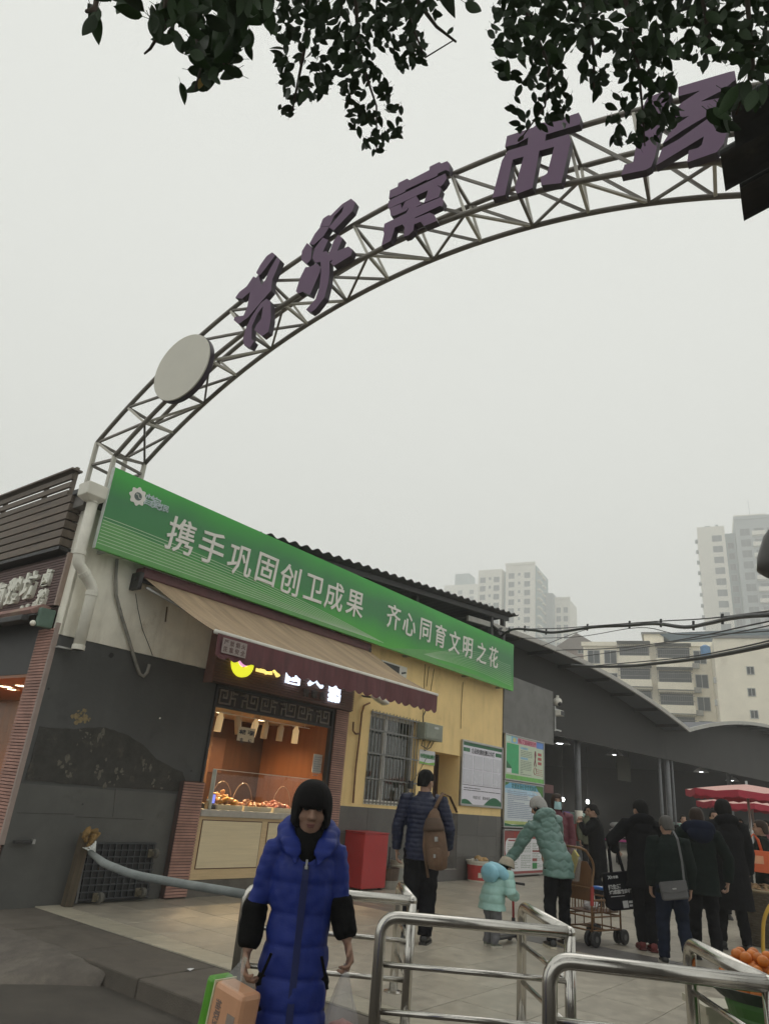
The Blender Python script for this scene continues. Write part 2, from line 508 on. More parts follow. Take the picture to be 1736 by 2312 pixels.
# dark grey paint; a big damp patch where the render has come off, its own slightly sunken surface
M_gpaint = mat('grey_paint', (0.078, 0.079, 0.077), 0.72, var=0.22, vs=1.3, bump=0.25, bs=40, stain=(0.045, 0.046, 0.045), ss=2.2, st=0.56, sa=0.6, drip=(0.11, 0.11, 0.105, 0.4))
M_bare = mat('bare_render', (0.05, 0.048, 0.043), 0.9, var=0.35, vs=7, bump=0.9, bs=35, stain=(0.15, 0.135, 0.10), ss=4.5, st=0.57, sa=0.6)
M_plastc = mat('exposed_plaster', (0.26, 0.20, 0.105), 0.9, var=0.3, vs=30, bump=0.6, bs=60)
def wall_top(s):
    pts = [(UL, 0), (0.03, 0)]
    pts2 = []
    for i in range(41):
        u = 0.03 - i * (2.23 / 40)
        pts2.append((u, 2.868 + 0.014 * noise.noise(Vector((u * 7, 0, 0)))))
    s.prism(pts + pts2, 0.33, T(0, 0.012, 0))
part('grey_lower_wall', M_gpaint, wall_top)
part('grey_jamb_wall', M_gpaint, lambda s: s.box(0.032, 0.243, 0.013, 0.34, 1.387, 2.698))
# the patch outline in pixels -> wall plane
def outline(pxs, v=0.0, jit=0.015, sub=5):
    pts = [fu(x, y, v) for x, y in pxs]
    out = []
    for i, p in enumerate(pts):
        q = pts[(i + 1) % len(pts)]
        for k in range(sub):
            t = k / sub
            x = p[0] + (q[0] - p[0]) * t; z = p[1] + (q[1] - p[1]) * t
            out.append((x + jit * noise.noise(Vector((x * 9, z * 9, 1))), z + jit * noise.noise(Vector((x * 9, z * 9, 7)))))
    return out
r2 = lambda x, y: (x / 3.322, 1450 + y / 3.322)
pp = outline([r2(*p) for p in [(298, 640), (420, 645), (560, 655), (680, 645), (800, 645), (950, 695), (1080, 775), (1180, 880), (1290, 940), (1370, 980), (1395, 1050), (1380, 1120), (1050, 1100), (620, 1070), (190, 1035), (230, 900)]])
part('bare_render_patch', M_bare, lambda s: s.prism(pp, 0.012, T(0, 0.004, 0)))
def rim(s):
    top = [p for p in pp if True][:len(pp) * 10 // 16]
    s.tube([(x, 0.012, z + 0.004) for x, z in top], [0.004 + 0.003 * noise.noise(Vector((x * 12, z, 0))) for x, z in top], 5)
part('chipped_paint_rim', M_bare, rim)
ps = outline([r2(*p) for p in [(545, 505), (590, 560), (640, 545), (690, 580), (640, 600), (610, 640), (540, 620), (525, 570)]], jit=0.04)
def plast(s):
    rnd = random.Random(12)
    for k in range(30):
        t = rnd.random()
        u, z = fu(*r2(560 + 100 * t + rnd.gauss(0, 18), 595 - 25 * t + rnd.gauss(0, 22) - (40 if k % 7 == 0 else 0)))
        a = rnd.uniform(0.012, 0.038); m = 12; ph = rnd.random() * 6
        s.prism([(u + a * rnd.uniform(.3, 1.3) * math.cos(2 * math.pi * i / m + ph), z + a * rnd.uniform(.3, 1.2) * math.sin(2 * math.pi * i / m + ph)) for i in range(m)], 0.006, T(0, 0.005 + 0.00015 * k, 0))
part('exposed_plaster_patch', M_plastc, plast, kind='stuff')
M_plast2 = mat('pale_plaster_flecks', (0.135, 0.125, 0.10), 0.9, var=0.4, vs=30, bump=0.5)
def flecks(s):
    rnd = random.Random(4)
    for cx, cy, n, sp in ((640, 700, 9, 60), (760, 690, 4, 40), (510, 900, 8, 55), (520, 990, 6, 40), (740, 975, 8, 60), (900, 980, 5, 60), (1080, 920, 6, 60), (840, 1075, 5, 60), (1180, 1080, 5, 60), (700, 840, 5, 120), (1270, 1010, 3, 30)):
        for k in range(n):
            u, z = fu(*r2(cx + rnd.gauss(0, sp * .5), cy + rnd.gauss(0, sp * .4)))
            a = rnd.uniform(0.006, 0.03); m = rnd.randint(9, 13); ph = rnd.random() * 6; st_ = rnd.uniform(.5, 2.2)
            s.prism([(u + a * rnd.uniform(.3, 1.2) * math.cos(2 * math.pi * i / m + ph), z + a * st_ * rnd.uniform(.25, 1.25) * math.sin(2 * math.pi * i / m + ph)) for i in range(m)], 0.004, T(0, rnd.uniform(0.0, 0.0025), 0))
part('plaster_flecks', M_plast2, flecks, kind='stuff')
# paler repaired lower render with joints
zc = fu(100, 1768)[1]
part('lower_render', mat('lower_render', (0.105, 0.105, 0.098), 0.8, var=0.2, vs=2.0, bump=0.3, bs=45, stain=(0.05, 0.05, 0.045), ss=2.2, st=0.58, sa=0.7), lambda s: s.box(UL, -0.095, 0.006, 0.011, -0.2, zc - 0.02))
for (x0, y0, x1, y1) in ((130, 1280, 560, 1290), (570, 1310, 1080, 1330), (870, 1100, 850, 1310)):
    a, c = fu(*r2(x0, y0)), fu(*r2(x1, y1))
    part('render_crack', M_bare, lambda s: s.bar((a[0], 0.006, a[1]), (c[0], 0.006, c[1]), 0.006, 0.006, up=(0, 1, 0)))
for (x, y, rr_) in ((840, 98, 0.034), (1205, 570, 0.012), (370, 350, 0.014), (232, 985, 0.014), (1440, 965, 0.012), (625, 1215, 0.013)):
    u, z = fu(*r2(x, y))
    part('anchor_hole', M_black if rr_ != 0.012 or x == 1440 else M_white, lambda s: s.prism([(u + rr_ * math.cos(a * .7) * (1 + .3 * math.sin(a * 3)), z + rr_ * math.sin(a * .7)) for a in range(9)], 0.006, T(0, 0.006, 0)))
# core of the building behind everything (roof slab, back)
M_core = mat('building_core', (0.16, 0.15, 0.14), 0.85, var=0.15)
part('back_volume', M_core, lambda s: s.box(0.1, UR - 0.02, 3.3, 8.5, -0.3, 4.45))
part('roof_slab', M_core, lambda s: s.box(UL - 0.12, UR, 0.02, 8.5, 4.5, 4.66))
# cap flashing at the corner
part('corner_flashing', M_dark, lambda s: s.box(UL - 0.16, UL + 0.55, -0.18, 0.3, 4.67, 4.74), bevel=0.006)

# clad pilasters: ribs are pieces
def clad(u0, u1, v, z0, z1, pitch, par, m, depth=0.05, name='cladding_rib', mb=M_pinkd, back=0.02):
    part(name + '_backing' if False else 'cladding_backing', mb, lambda s: s.box(u0, u1, -v + 0.012, -v + depth, z0, z1), par)
    s = MB(); s.box(0, u1 - u0, -0.009, 0.010, 0, pitch * 0.74)
    me = s.mesh(name, m)
    k = 0; z = z0
    while z < z1 - pitch * .5:
        put(name, me, par, T(u0, -v, z)); z += pitch
clad(-0.09, 0.245, 0.10, 0.02, 1.385, 0.034, bld, M_pink)
part('pilaster_core', M_pinkd, lambda s: s.box(-0.085, 0.24, -0.048, 0.005, 0.0, 1.38))
clad(2.80, 3.12, 0.06, 0.02, 2.70, 0.034, bld, M_pink)
part('jamb_core', M_pinkd, lambda s: s.box(2.80, 3.12, -0.008, 0.34, 0.0, 3.2))
# header band with the shop sign
zh0, zh1 = 2.70, 3.30
part('header_core', M_pinkd, lambda s: s.box(0.03, 3.12, -0.10, 0.3, zh0, 3.55))
part('header_left_cheek', M_brown, lambda s: s.box(0.0, 0.029, -0.17, 0.3, zh0 - 0.02, 3.55))
s = MB(); s.box(0, 3.07, -0.012, 0.02, 0, 0.027)
me = s.mesh('cladding_rib', M_brown)
for k in range(16):
    put('cladding_rib', me, bld, T(0.04, -0.135, zh0 + 0.012 + k * 0.0365))
part('header_backing', M_pinkd, lambda s: s.box(0.04, 3.11, -0.115, -0.101, zh0, 3.30))
# lattice (fret) panel
part('lattice_frame', M_dark, lambda s: (s.box(0.28, 2.79, -0.02, 0.03, 2.66, 2.695), s.box(0.28, 2.79, -0.02, 0.03, 2.385, 2.415), s.box(0.245, 0.279, -0.02, 0.03, 1.06, 2.695), s.box(2.74, 2.795, -0.03, 0.05, 1.06, 2.66)), bevel=0.003)
part('lattice_backing', mat('lattice_backing', (0.05, 0.04, 0.035), 0.7, var=0.1), lambda s: s.box(0.28, 2.739, 0.02, 0.029, 2.416, 2.659))
M_fret = mat('fret_wood', (0.19, 0.155, 0.125), 0.55, var=0.15)
def fret(s, u, f):
    q = lambda a, c, d, e: s.box(u + (f - c if f_ else a), u + (f - a if f_ else c), -0.012, 0.018, d, e)
    t = 0.022
    for (a, c, d, e) in ((0.02, 0.042, 2.44, 2.64), (0.042, 0.17, 2.618, 2.64), (0.148, 0.17, 2.52, 2.618), (0.08, 0.148, 2.52, 2.542), (0.08, 0.102, 2.542, 2.58),
                         (0.042, 0.22, 2.44, 2.462), (0.22, 0.242, 2.44, 2.64), (0.242, 0.33, 2.53, 2.552), (0.308, 0.33, 2.44, 2.53), (0.26, 0.28, 2.58, 2.64), (0.28, 0.36, 2.60, 2.622)):
        q(a, c, d, e)
for k in range(6):
    f_ = k % 2
    part('fret_panel', M_fret, lambda s: fret(s, 0.30 + k * 0.405, 0.38))
# shop interior room
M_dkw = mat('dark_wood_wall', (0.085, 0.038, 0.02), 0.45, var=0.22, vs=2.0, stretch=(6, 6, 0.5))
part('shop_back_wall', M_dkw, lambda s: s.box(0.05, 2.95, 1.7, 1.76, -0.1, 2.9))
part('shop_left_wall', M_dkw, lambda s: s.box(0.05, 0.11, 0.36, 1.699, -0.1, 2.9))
part('inner_wall', M_core, lambda s: s.box(-0.02, 0.04, 0.36, 8.4, -0.1, 4.49))
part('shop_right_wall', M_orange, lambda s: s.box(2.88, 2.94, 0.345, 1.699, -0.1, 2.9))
part('shop_right_reveal', M_orange, lambda s: s.box(2.745, 2.799, 0.055, 0.344, 0.9, 2.6))
part('shop_ceiling', M_ceil, lambda s: s.box(0.112, 2.879, 0.03, 1.699, 2.425, 2.49))
part('shop_floor', M_core, lambda s: s.box(0.112, 2.879, 0.2, 1.699, 0.0, 0.05))
M_wallfig = mat('dark_cupboard', (0.10, 0.03, 0.015), 0.5, var=0.2)
part('wall_cupboard', M_wallfig, lambda s: s.box(0.12, 0.95, 1.42, 1.68, 1.0, 1.95), bevel=0.008)
part('wall_notice', mat('faded_notice', (0.16, 0.075, 0.045), 0.5, var=0.1), lambda s: s.box(1.62, 2.0, 1.68, 1.695, 1.55, 2.1))
part('wall_notice', mat('faded_notice2', (0.13, 0.06, 0.035), 0.5, var=0.1), lambda s: s.box(1.05, 1.5, 1.68, 1.695, 1.75, 2.05))
letter('88', mat('pale_print', (0.24, 0.15, 0.10), 0.6, var=0), bld, T(1.38, 1.66, 1.93), 0.20, 0.006, 0.006)
part('shop_post', mat('pale_wood', (0.19, 0.10, 0.05), 0.5, var=0.1), lambda s: s.box(1.48, 1.60, 1.55, 1.67, 0.05, 2.42))
# counter
cz0 = 0.20
part('counter_plinth', mat('plinth_concrete', (0.13, 0.12, 0.105), 0.9, var=0.25, bump=0.3), lambda s: s.box(0.25, 2.79, -0.07, 0.5, -0.1, cz0))
part('counter_body', M_wood, lambda s: s.box(0.25, 2.79, -0.08, 0.48, cz0 + 0.002, 0.965), bevel=0.004)
for (a, c) in ((0.33, 1.40), (1.54, 2.66)):
    part('counter_panel', mat('counter_panel', (0.70, 0.60, 0.40), 0.48, var=0.08, vs=3, stretch=(0.6, 1, 12)), lambda s: s.box(a, c, -0.092, -0.081, 0.34, 0.915))
    def frm(s):
        for q in ((a - 0.012, c + 0.012, 0.328, 0.34), (a - 0.012, c + 0.012, 0.915, 0.927), (a - 0.012, a - .001, 0.34, 0.915), (c + .001, c + 0.012, 0.34, 0.915)):
            s.box(q[0], q[1], -0.087, -0.0815, q[2], q[3])
    part('panel_groove', M_wallfig, frm)
part('countertop', M_slab, lambda s: s.box(0.25, 2.79, -0.13, 0.52, 0.967, 1.055), bevel=0.008)
# yellow wall with openings: window (3.79-5.29, 1.26-2.81), door (5.9-6.84, 0.2-2.32)
def ywall(s):
    for (a, c, d, e) in ((3.121, 3.79, 1.21, 4.5), (5.29, 5.9, 1.21, 4.5), (3.79, 5.29, 1.21, 1.26), (3.79, 5.29, 2.81, 4.5), (5.9, 6.84, 2.32, 4.5), (6.84, UR, 1.21, 4.5)):
        s.box(a, c, 0.0, 0.3, d, e)
part('yellow_wall', M_yellow, ywall)
part('dado_backing', M_dadog, lambda s: (s.box(3.121, 5.9, 0.002, 0.3, -0.2, 1.21), s.box(6.84, UR, 0.002, 0.3, -0.2, 1.21)))
s = MB(); s.box(0.003, 0.797, -0.014, 0.002, 0.003, 0.397); dme = s.mesh('dado_tile', M_dado)
s = MB(); s.box(0.003, 0.357, -0.014, 0.002, 0.003, 0.397); dms = s.mesh('dado_tile', M_dado)
for r in range(3):
    z = 0.01 + r * 0.4
    u = 3.125
    for k in range(3): put('dado_tile', dme, bld, T(u + k * 0.8, 0, z))
    put('dado_tile', dms, bld, T(u + 2.4, 0, z))
    for k in range(2): put('dado_tile', dme, bld, T(6.845 + k * 0.8, 0, z))
    put('dado_tile', dms.copy(), bld, T(6.845 + 1.6, 0, z) @ Matrix.Diagonal((0.6, 1, 1, 1)))
part('door_recess', M_yellow, lambda s: (s.box(5.84, 5.899, 0.3, 0.62, 0, 2.38), s.box(6.841, 6.9, 0.3, 0.62, 0, 2.38), s.box(5.9, 6.84, 0.3, 0.62, 2.321, 2.38)))
door = part('door', mat('brown_door', (0.085, 0.042, 0.028), 0.5, var=0.15, stretch=(6, 6, 0.6)), lambda s: s.box(5.91, 6.83, 0.55, 0.6, 0.21, 2.31), bevel=0.004)
part('door_frame', mat('brown_frame', (0.06, 0.032, 0.022), 0.5), lambda s: (s.box(5.90, 5.95, 0.50, 0.549, 0.21, 2.32), s.box(6.79, 6.84, 0.50, 0.549, 0.21, 2.32), s.box(5.95, 6.79, 0.50, 0.549, 2.27, 2.32)), door)
part('handle', M_alu, lambda s: s.box(6.66, 6.70, 0.50, 0.548, 1.12, 1.28), door, bevel=0.005)
part('door_step', mat('step_tile', (0.11, 0.105, 0.1), 0.5, var=0.15), lambda s: s.box(5.905, 6.835, -0.03, 0.6, -0.1, 0.20), bevel=0.004)
part('step_edge', mat('step_edge', (0.32, 0.3, 0.27), 0.6), lambda s: s.box(5.905, 6.835, -0.036, 0.02, 0.203, 0.211))
# window
win = part('window', mat('window_white', (0.60, 0.59, 0.56), 0.5, var=0.1), lambda s: (s.box(3.79, 5.29, 0.10, 0.16, 1.26, 1.34), s.box(3.79, 5.29, 0.10, 0.16, 2.74, 2.81), s.box(3.79, 3.85, 0.10, 0.16, 1.34, 2.74), s.box(5.23, 5.29, 0.10, 0.16, 1.34, 2.74), s.box(4.34, 4.42, 0.09, 0.17, 1.34, 2.74)), bevel=0.003)
part('pane', glass_mat('tinted_pane', (0.55, 0.6, 0.56), 0.3), lambda s: (s.box(3.85, 4.34, 0.128, 0.133, 1.34, 2.74), s.box(4.42, 5.23, 0.128, 0.133, 1.34, 2.74)), win)
def curtain(s):
    rs = []
    for z in (1.2, 2.8):
        rs.append([(3.80 + i * 1.48 / 90, 0.24 + 0.028 * math.sin(i * 0.95) + 0.012 * math.sin(i * 0.37), z) for i in range(91)])
    n = 91; s.add(rs[0] + rs[1], [(i, i + 1, n + i + 1, n + i) for i in range(90)])
part('curtain', mat('grey_curtain', (0.22, 0.23, 0.20), 0.85, var=0.15, vs=2), curtain, win, smooth=True)
part('room_behind_window', M_core, lambda s: s.box(3.7, 5.4, 0.6, 0.65, 1.0, 3.0), win)
s = MB(); s.tube([(0, 0, 1.27), (0, 0, 2.84)], 0.0085, 6); bme = s.mesh('window_bar', mat('bar_steel', (0.2, 0.2, 0.19), 0.5, metal=0.5, var=0.2, stain=(0.2, 0.1, 0.05), ss=9, st=0.6), True)
for k in range(15):
    put('window_bar', bme, win, T(3.80 + k * 0.105, -0.03, 0))
s = MB(); s.box(3.77, 5.31, -0.036, -0.024, -0.014, 0.014); hme = s.mesh('cross_bar', MATS['bar_steel'])
for z in (1.30, 1.68, 2.10, 2.50, 2.80):
    put('cross_bar', hme, win, T(0, 0, z))
# far grey end wall and panel
part('end_wall', M_core, lambda s: s.box(UR + 0.01, 10.9, 0.05, 0.35, -0.2, 3.0))
part('end_wall', M_pgrey, lambda s: s.box(UR + 0.005, 11.35, -0.03, 0.3, 3.0, 4.35))
part('end_side_wall', M_core, lambda s: s.box(10.6, 10.9, 0.36, 8.0, -0.2, 4.2))
# shed roof of corrugated sheet over the right part
zr = lambda u: 5.06 + (u - 0.73) * (0.74 / 8.17)
def corr(s):
    n = 230; vs = []; fs = []
    for i in range(n + 1):
        u = 0.4 + i * (8.55 / n)
        h = 0.028 * math.sin(u * 2 * math.pi / 0.27)
        for (v, dz) in ((0.25, 0), (-6.0, -0.5)):
            vs.append((u, -v, zr(u) + dz + h)); vs.append((u, -v, zr(u) + dz + h + 0.012))
    for i in range(n):
        a = i * 4; c = a + 4
        fs += [(a + 1, c + 1, c + 3, a + 3), (a, a + 2, c + 2, c), (a, c, c + 1, a + 1), (a + 2, a + 3, c + 3, c + 2)]
    s.add(vs, fs)
part('corrugated_roof', mat('roof_sheet', (0.035, 0.036, 0.04), 0.6, var=0.3, vs=3), corr, smooth=True)
M_rb = mat('roof_steel', (0.05, 0.05, 0.052), 0.6, var=0.3)
for v in (0.05, -1.4, -3.0):
    part('roof_beam', M_rb, lambda s: s.bar((0.6, -v, zr(0.6) - 0.10 - 0.06 * (v < 0)), (8.75, -v, zr(8.75) - 0.10 - 0.06 * (v < 0)), 0.07, 0.10))
for (u, v) in ((8.0, 0.0), (8.55, 0.02), (5.2, -0.2), (2.6, -0.2), (8.4, -3.0)):
    part('roof_post', M_rb, lambda s: s.box(u - 0.05, u + 0.05, -v - 0.05, -v + 0.05, 4.55, zr(u) - 0.12))
part('roof_hung_clutter', M_black, lambda s: (s.tube([(8.0, -0.05, 5.35), (8.2, -0.1, 5.28), (8.45, -0.05, 5.4)], 0.035, 8), s.ctr((8.25, -0.08, 5.22), (0.2, 0.1, 0.08))))
I4 = Matrix.Identity(4)
# ================================================================== banner
BV = 0.30
ban = thing('banner', 'long green slogan banner board along the top of the yellow shop front', 'banner', FM)
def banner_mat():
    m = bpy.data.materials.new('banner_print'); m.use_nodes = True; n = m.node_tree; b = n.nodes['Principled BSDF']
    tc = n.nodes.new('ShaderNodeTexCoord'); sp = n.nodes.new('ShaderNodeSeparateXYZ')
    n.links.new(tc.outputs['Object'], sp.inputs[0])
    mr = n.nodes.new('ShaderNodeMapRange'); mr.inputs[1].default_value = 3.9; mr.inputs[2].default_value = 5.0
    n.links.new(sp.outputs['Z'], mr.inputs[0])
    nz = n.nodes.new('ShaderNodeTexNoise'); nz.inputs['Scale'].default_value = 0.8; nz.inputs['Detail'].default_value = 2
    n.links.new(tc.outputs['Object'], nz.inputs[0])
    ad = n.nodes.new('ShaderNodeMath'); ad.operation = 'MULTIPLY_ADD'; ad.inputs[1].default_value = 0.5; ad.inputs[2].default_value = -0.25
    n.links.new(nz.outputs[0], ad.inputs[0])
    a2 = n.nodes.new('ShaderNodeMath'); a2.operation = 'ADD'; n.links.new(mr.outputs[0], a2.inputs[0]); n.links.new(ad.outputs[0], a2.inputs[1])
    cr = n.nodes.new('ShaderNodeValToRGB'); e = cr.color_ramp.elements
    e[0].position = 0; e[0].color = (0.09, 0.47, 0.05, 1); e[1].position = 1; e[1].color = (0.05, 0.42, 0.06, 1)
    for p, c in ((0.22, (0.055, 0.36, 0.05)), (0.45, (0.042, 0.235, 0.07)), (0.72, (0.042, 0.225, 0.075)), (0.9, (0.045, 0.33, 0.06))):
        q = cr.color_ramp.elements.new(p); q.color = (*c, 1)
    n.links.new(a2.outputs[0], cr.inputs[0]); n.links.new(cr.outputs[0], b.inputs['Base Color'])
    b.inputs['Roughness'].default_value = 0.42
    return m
bz0, bz1 = 3.92, 5.01
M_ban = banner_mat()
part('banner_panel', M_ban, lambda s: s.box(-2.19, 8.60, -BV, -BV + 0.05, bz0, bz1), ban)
part('banner_frame', M_alu, lambda s: [s.box(-2.17, 8.58, -BV + 0.051, -BV + 0.09, z, z + 0.04) for z in (bz0 + .01, 4.4, bz1 - .05)] + [s.box(u, u + 0.04, -BV + 0.091, -0.005, z, z + 0.04) for u in (-2.0, 0.2, 2.4, 4.6, 6.8, 8.3) for z in (bz0 + 0.02, 4.44)], ban)
part('banner_edge', mat('banner_edge', (0.5, 0.55, 0.5), 0.5), lambda s: s.box(-2.199, -2.191, -BV - 0.002, -BV + 0.06, bz0, bz1), ban)
M_bl = mat('banner_lettering', (0.78, 0.76, 0.71), 0.5, var=0.06)
chars = [('携', 410, 1210), ('手', 479, 1236), ('巩', 543, 1266), ('固', 603, 1286), ('创', 656, 1309), ('卫', 708, 1328), ('成', 755, 1346), ('果', 801, 1363),
         ('齐', 889, 1393), ('心', 924, 1410), ('同', 961, 1423), ('育', 995, 1436), ('文', 1026, 1450), ('明', 1056, 1462), ('之', 1087, 1474), ('花', 1114, 1484)]
for i, (c, x, y) in enumerate(chars):
    u, z = fu(x, y, BV + 0.01)
    letter(c, M_bl, ban, T(u, -BV - 0.006, z) @ RY(random.uniform(-1.5, 1.5)), 0.52 if i < 8 else 0.49, 0.012, 0.0045, 0.07, 0.93 if i < 8 else 0.9)
M_line = mat('banner_thin_lines', (0.42, 0.58, 0.38), 0.5, var=0)
M_swoosh = mat('banner_pale_swoosh', (0.12, 0.36, 0.10), 0.45, var=0.1)
def line_strip(s, pts, wd=0.009):
    n = len(pts); vs = []
    for (u, z) in pts: vs += [(u, -BV - 0.0025, z - wd / 2), (u, -BV - 0.0025, z + wd / 2)]
    s.add(vs, [(2 * i, 2 * i + 2, 2 * i + 3, 2 * i + 1) for i in range(n - 1)])
def lines_a(s):
    for k in range(9):
        t = k / 8
        a = (-2.18, 4.33 - 0.34 * t); e = (3.6 + 0.0 * t, 3.955)
        pts = []
        for i in range(25):
            q = i / 24; u = a[0] + (e[0] - a[0] - 0.9 * t) * q
            z = a[1] + (e[1] + 0.03 - a[1]) * q ** 1.25 + 0.06 * math.sin(q * math.pi) * (1 - t)
            pts.append((u, max(z, bz0 + 0.004)))
        line_strip(s, pts, 0.010)
part('printed_line', M_line, lines_a, ban, kind='stuff')
def lines_b(s):
    for k in range(11):
        t = k / 10; pts = []
        for i in range(25):
            q = i / 24; u = 4.9 + t * 0.35 + q * (3.55 - 0.3 * t)
            z = 4.02 + (0.47 - 0.34 * t) * math.sin(min(1, q * 1.15) * math.pi * 0.62) - 0.13 * q * t + 0.02
            pts.append((u, z))
        line_strip(s, pts, 0.007)
part('printed_line', M_line, lines_b, ban, kind='stuff')
part('printed_swoosh', M_swoosh, lambda s: s.prism([(-2.18, 3.925), (3.5, 3.925), (2.4, 3.99), (1.0, 4.07), (-.5, 4.18), (-2.18, 4.30)], 0.0012, T(0, -BV - 0.0014, 0)), ban)
part('printed_swoosh', M_swoosh, lambda s: s.prism([(3.9, 3.95), (4.6, 4.08), (5.4, 4.22), (6.0, 4.28), (5.4, 4.15), (5.1, 4.05), (5.5, 3.99), (6.5, 4.0), (8.59, 3.93), (8.59, 3.925), (3.7, 3.925)], 0.0012, T(0, -BV - 0.0014, 0)), ban)
# emblem: scalloped ring with a dark round centre, and two small lines of writing
eu, ez = fu(312, 1121, BV)
part('emblem', M_bl, lambda s: s.prism([(eu + (0.118 + 0.014 * math.cos(8 * a)) * math.cos(a), ez + (0.118 + 0.014 * math.cos(8 * a)) * math.sin(a)) for a in [i * 2 * math.pi / 64 for i in range(64)]], 0.004, T(0, -BV - 0.005, 0)), ban)
part('emblem_disc', mat('emblem_dark', (0.10, 0.14, 0.13), 0.5), lambda s: s.prism([(eu + 0.055 * math.cos(a * .3), ez + 0.055 * math.sin(a * .3)) for a in range(21)], 0.003, T(0, -BV - 0.0085, 0)), ban)
part('emblem_swirl', M_bl, lambda s: s.tube([(eu - 0.035, 0, ez + 0.02), (eu - 0.01, 0, ez + 0.028), (eu + 0.005, 0, ez), (eu + 0.02, 0, ez - 0.02), (eu + 0.04, 0, ez - 0.012)], 0.006, 5), ban, M=T(0, -BV - 0.0085, 0))
M_sil = mat('silver_print', (0.5, 0.6, 0.62), 0.5, var=0)
for c, x, y, sz in (('曾', 338, 1129, 0.17), ('家', 350, 1135, 0.17), ('政', 357, 1143, 0.10), ('务', 363, 1145, 0.10), ('便', 369, 1147, 0.10), ('民', 375, 1149, 0.10)):
    u, z = fu(x, y, BV)
    letter(c, M_sil, ban, T(u, -BV - 0.004, z), sz, 0.006, 0.002, 0.2 if sz > .15 else 0)

# ================================================================== awning over the lit shop
AV, AZ0 = 1.72, fu(740, 1500, 1.72)[1]
ua, ub = -1.36, 3.40
AZ1 = 3.80
awn = thing('awning', 'faded tan awning with scalloped maroon valance over the lit cooked goose shop', 'awning', FM)
M_fab = mat('awning_fabric', (0.33, 0.235, 0.145), 0.85, var=0.32, vs=1.2, stretch=(5, 0.5, 0.5), bump=0.15, bs=300, stain=(0.20, 0.14, 0.09), ss=1.4, st=0.53, sa=0.65)
M_val = mat('valance_fabric', (0.125, 0.045, 0.05), 0.85, var=0.3, vs=3, stretch=(4, 1, 0.8), stain=(0.24, 0.12, 0.10), ss=3, st=0.63, sa=0.5)
az_f = 3.03
fl = fu(490, 1430, AV); fr = fu(985, 1568, AV)
UA2, UB2 = fl[0], fr[0]
ZF = (fl[1] + fr[1]) / 2
def fabric(s):
    nu_, nv_ = 60, 14; vs = []
    for j in range(nv_ + 1):
        t = j / nv_
        v = 0.16 + (AV - 0.16) * t
        for i in range(nu_ + 1):
            q = i / nu_
            u = (ua + (UA2 - ua) * t) + ((ub + (UB2 - ub) * t) - (ua + (UA2 - ua) * t)) * q
            z = AZ1 + (ZF - AZ1) * t - 0.05 * math.sin(math.pi * t) * (0.6 + 0.4 * math.sin(q * 7)) + 0.008 * math.sin(q * 46 + t * 5) * math.sin(math.pi * t)
            vs.append((u, -v, z))
    m = nu_ + 1
    fs = [(j * m + i, (j + 1) * m + i, (j + 1) * m + i + 1, j * m + i + 1) for j in range(nv_) for i in range(nu_)]
    s.add(vs, fs)
part('canopy', M_fab, fabric, awn, smooth=True)
def valance(s):
    n = 300; vs = []
    NS = 24
    for i in range(n + 1):
        q = i / n; u = UA2 + (UB2 - UA2) * q
        dv = 0.014 * math.sin(q * 60) + 0.01 * math.sin(q * 23)
        low = 0.25 + 0.042 * abs(math.sin(q * NS * math.pi))
        vs += [(u, -AV - 0.022, ZF - 0.01), (u, -AV - 0.028 - dv * .5, ZF - 0.14), (u, -AV - 0.03 - dv, ZF - low)]
    fs = []
    for i in range(n):
        for k in range(2): fs.append((i * 3 + k, i * 3 + k + 1, i * 3 + k + 4, i * 3 + k + 3))
    s.add(vs, fs)
part('valance', M_val, valance, awn, smooth=True)
part('front_bar', M_wpaint, lambda s: s.tube([(UA2 - 0.03, -AV, ZF + 0.005), (UB2 + 0.02, -AV, ZF + 0.005)], 0.027, 10), awn, smooth=True)
M_mar = mat('maroon_cassette', (0.13, 0.05, 0.055), 0.55, var=0.25)
part('cassette', M_mar, lambda s: s.box(ua - 0.05, ub + 0.02, -0.19, -0.005, 3.79, 3.93), awn, bevel=0.02)
part('roller', M_dark, lambda s: s.tube([(ua - 0.1, -0.12, 3.76), (ub, -0.12, 3.76)], 0.03, 8), awn, smooth=True)
for u in (ua - 0.06, ub - 0.02):
    br = part('bracket', M_dark, lambda s: s.box(u - 0.03, u + 0.03, -0.2, 0, 3.62, 3.85), awn, bevel=0.01)
for u0, u1 in ((ua + 0.08, ua + 0.55), (ub - 0.1, ub - 0.6)):
    um = (UA2 + 0.25 if u0 < 1 else UB2 - 0.3)
    part('folding_arm', M_alu, lambda s: (s.bar((u0, -0.14, 3.68), (u1 + (0.35 if u0 < 1 else -.35), -0.9, 3.22), 0.045, 0.03), s.bar((u1 + (0.35 if u0 < 1 else -.35), -0.9, 3.225), (um, -AV + 0.04, ZF - 0.06), 0.04, 0.03)), awn, bevel=0.004)
# a printed notice stuck on the valance
(nu0, nz0) = fu(500, 1455, AV + .04); (nu1, nz1) = fu(552, 1485, AV + .04)
nt_ = thing('valance_notice', 'pale printed notice stuck on the left end of the maroon awning valance', 'notice', FM)
part('sheet', mat('notice_sheet', (0.30, 0.25, 0.23), 0.7, var=0.1), lambda s: s.box(nu0, nu1, -AV - 0.06, -AV - 0.057, ZF - 0.22, ZF - 0.05), nt_)
for k in range(2):
    for j, c in enumerate('严禁烟火注意安全'[k * 4:k * 4 + 4]):
        letter(c, mat('notice_print', (0.16, 0.10, 0.09), 0.7, var=0), nt_, T(nu0 + (nu1 - nu0) * (0.14 + 0.24 * j), -AV - 0.062, ZF - 0.095 - 0.075 * k), 0.065, 0.003, 0.001)

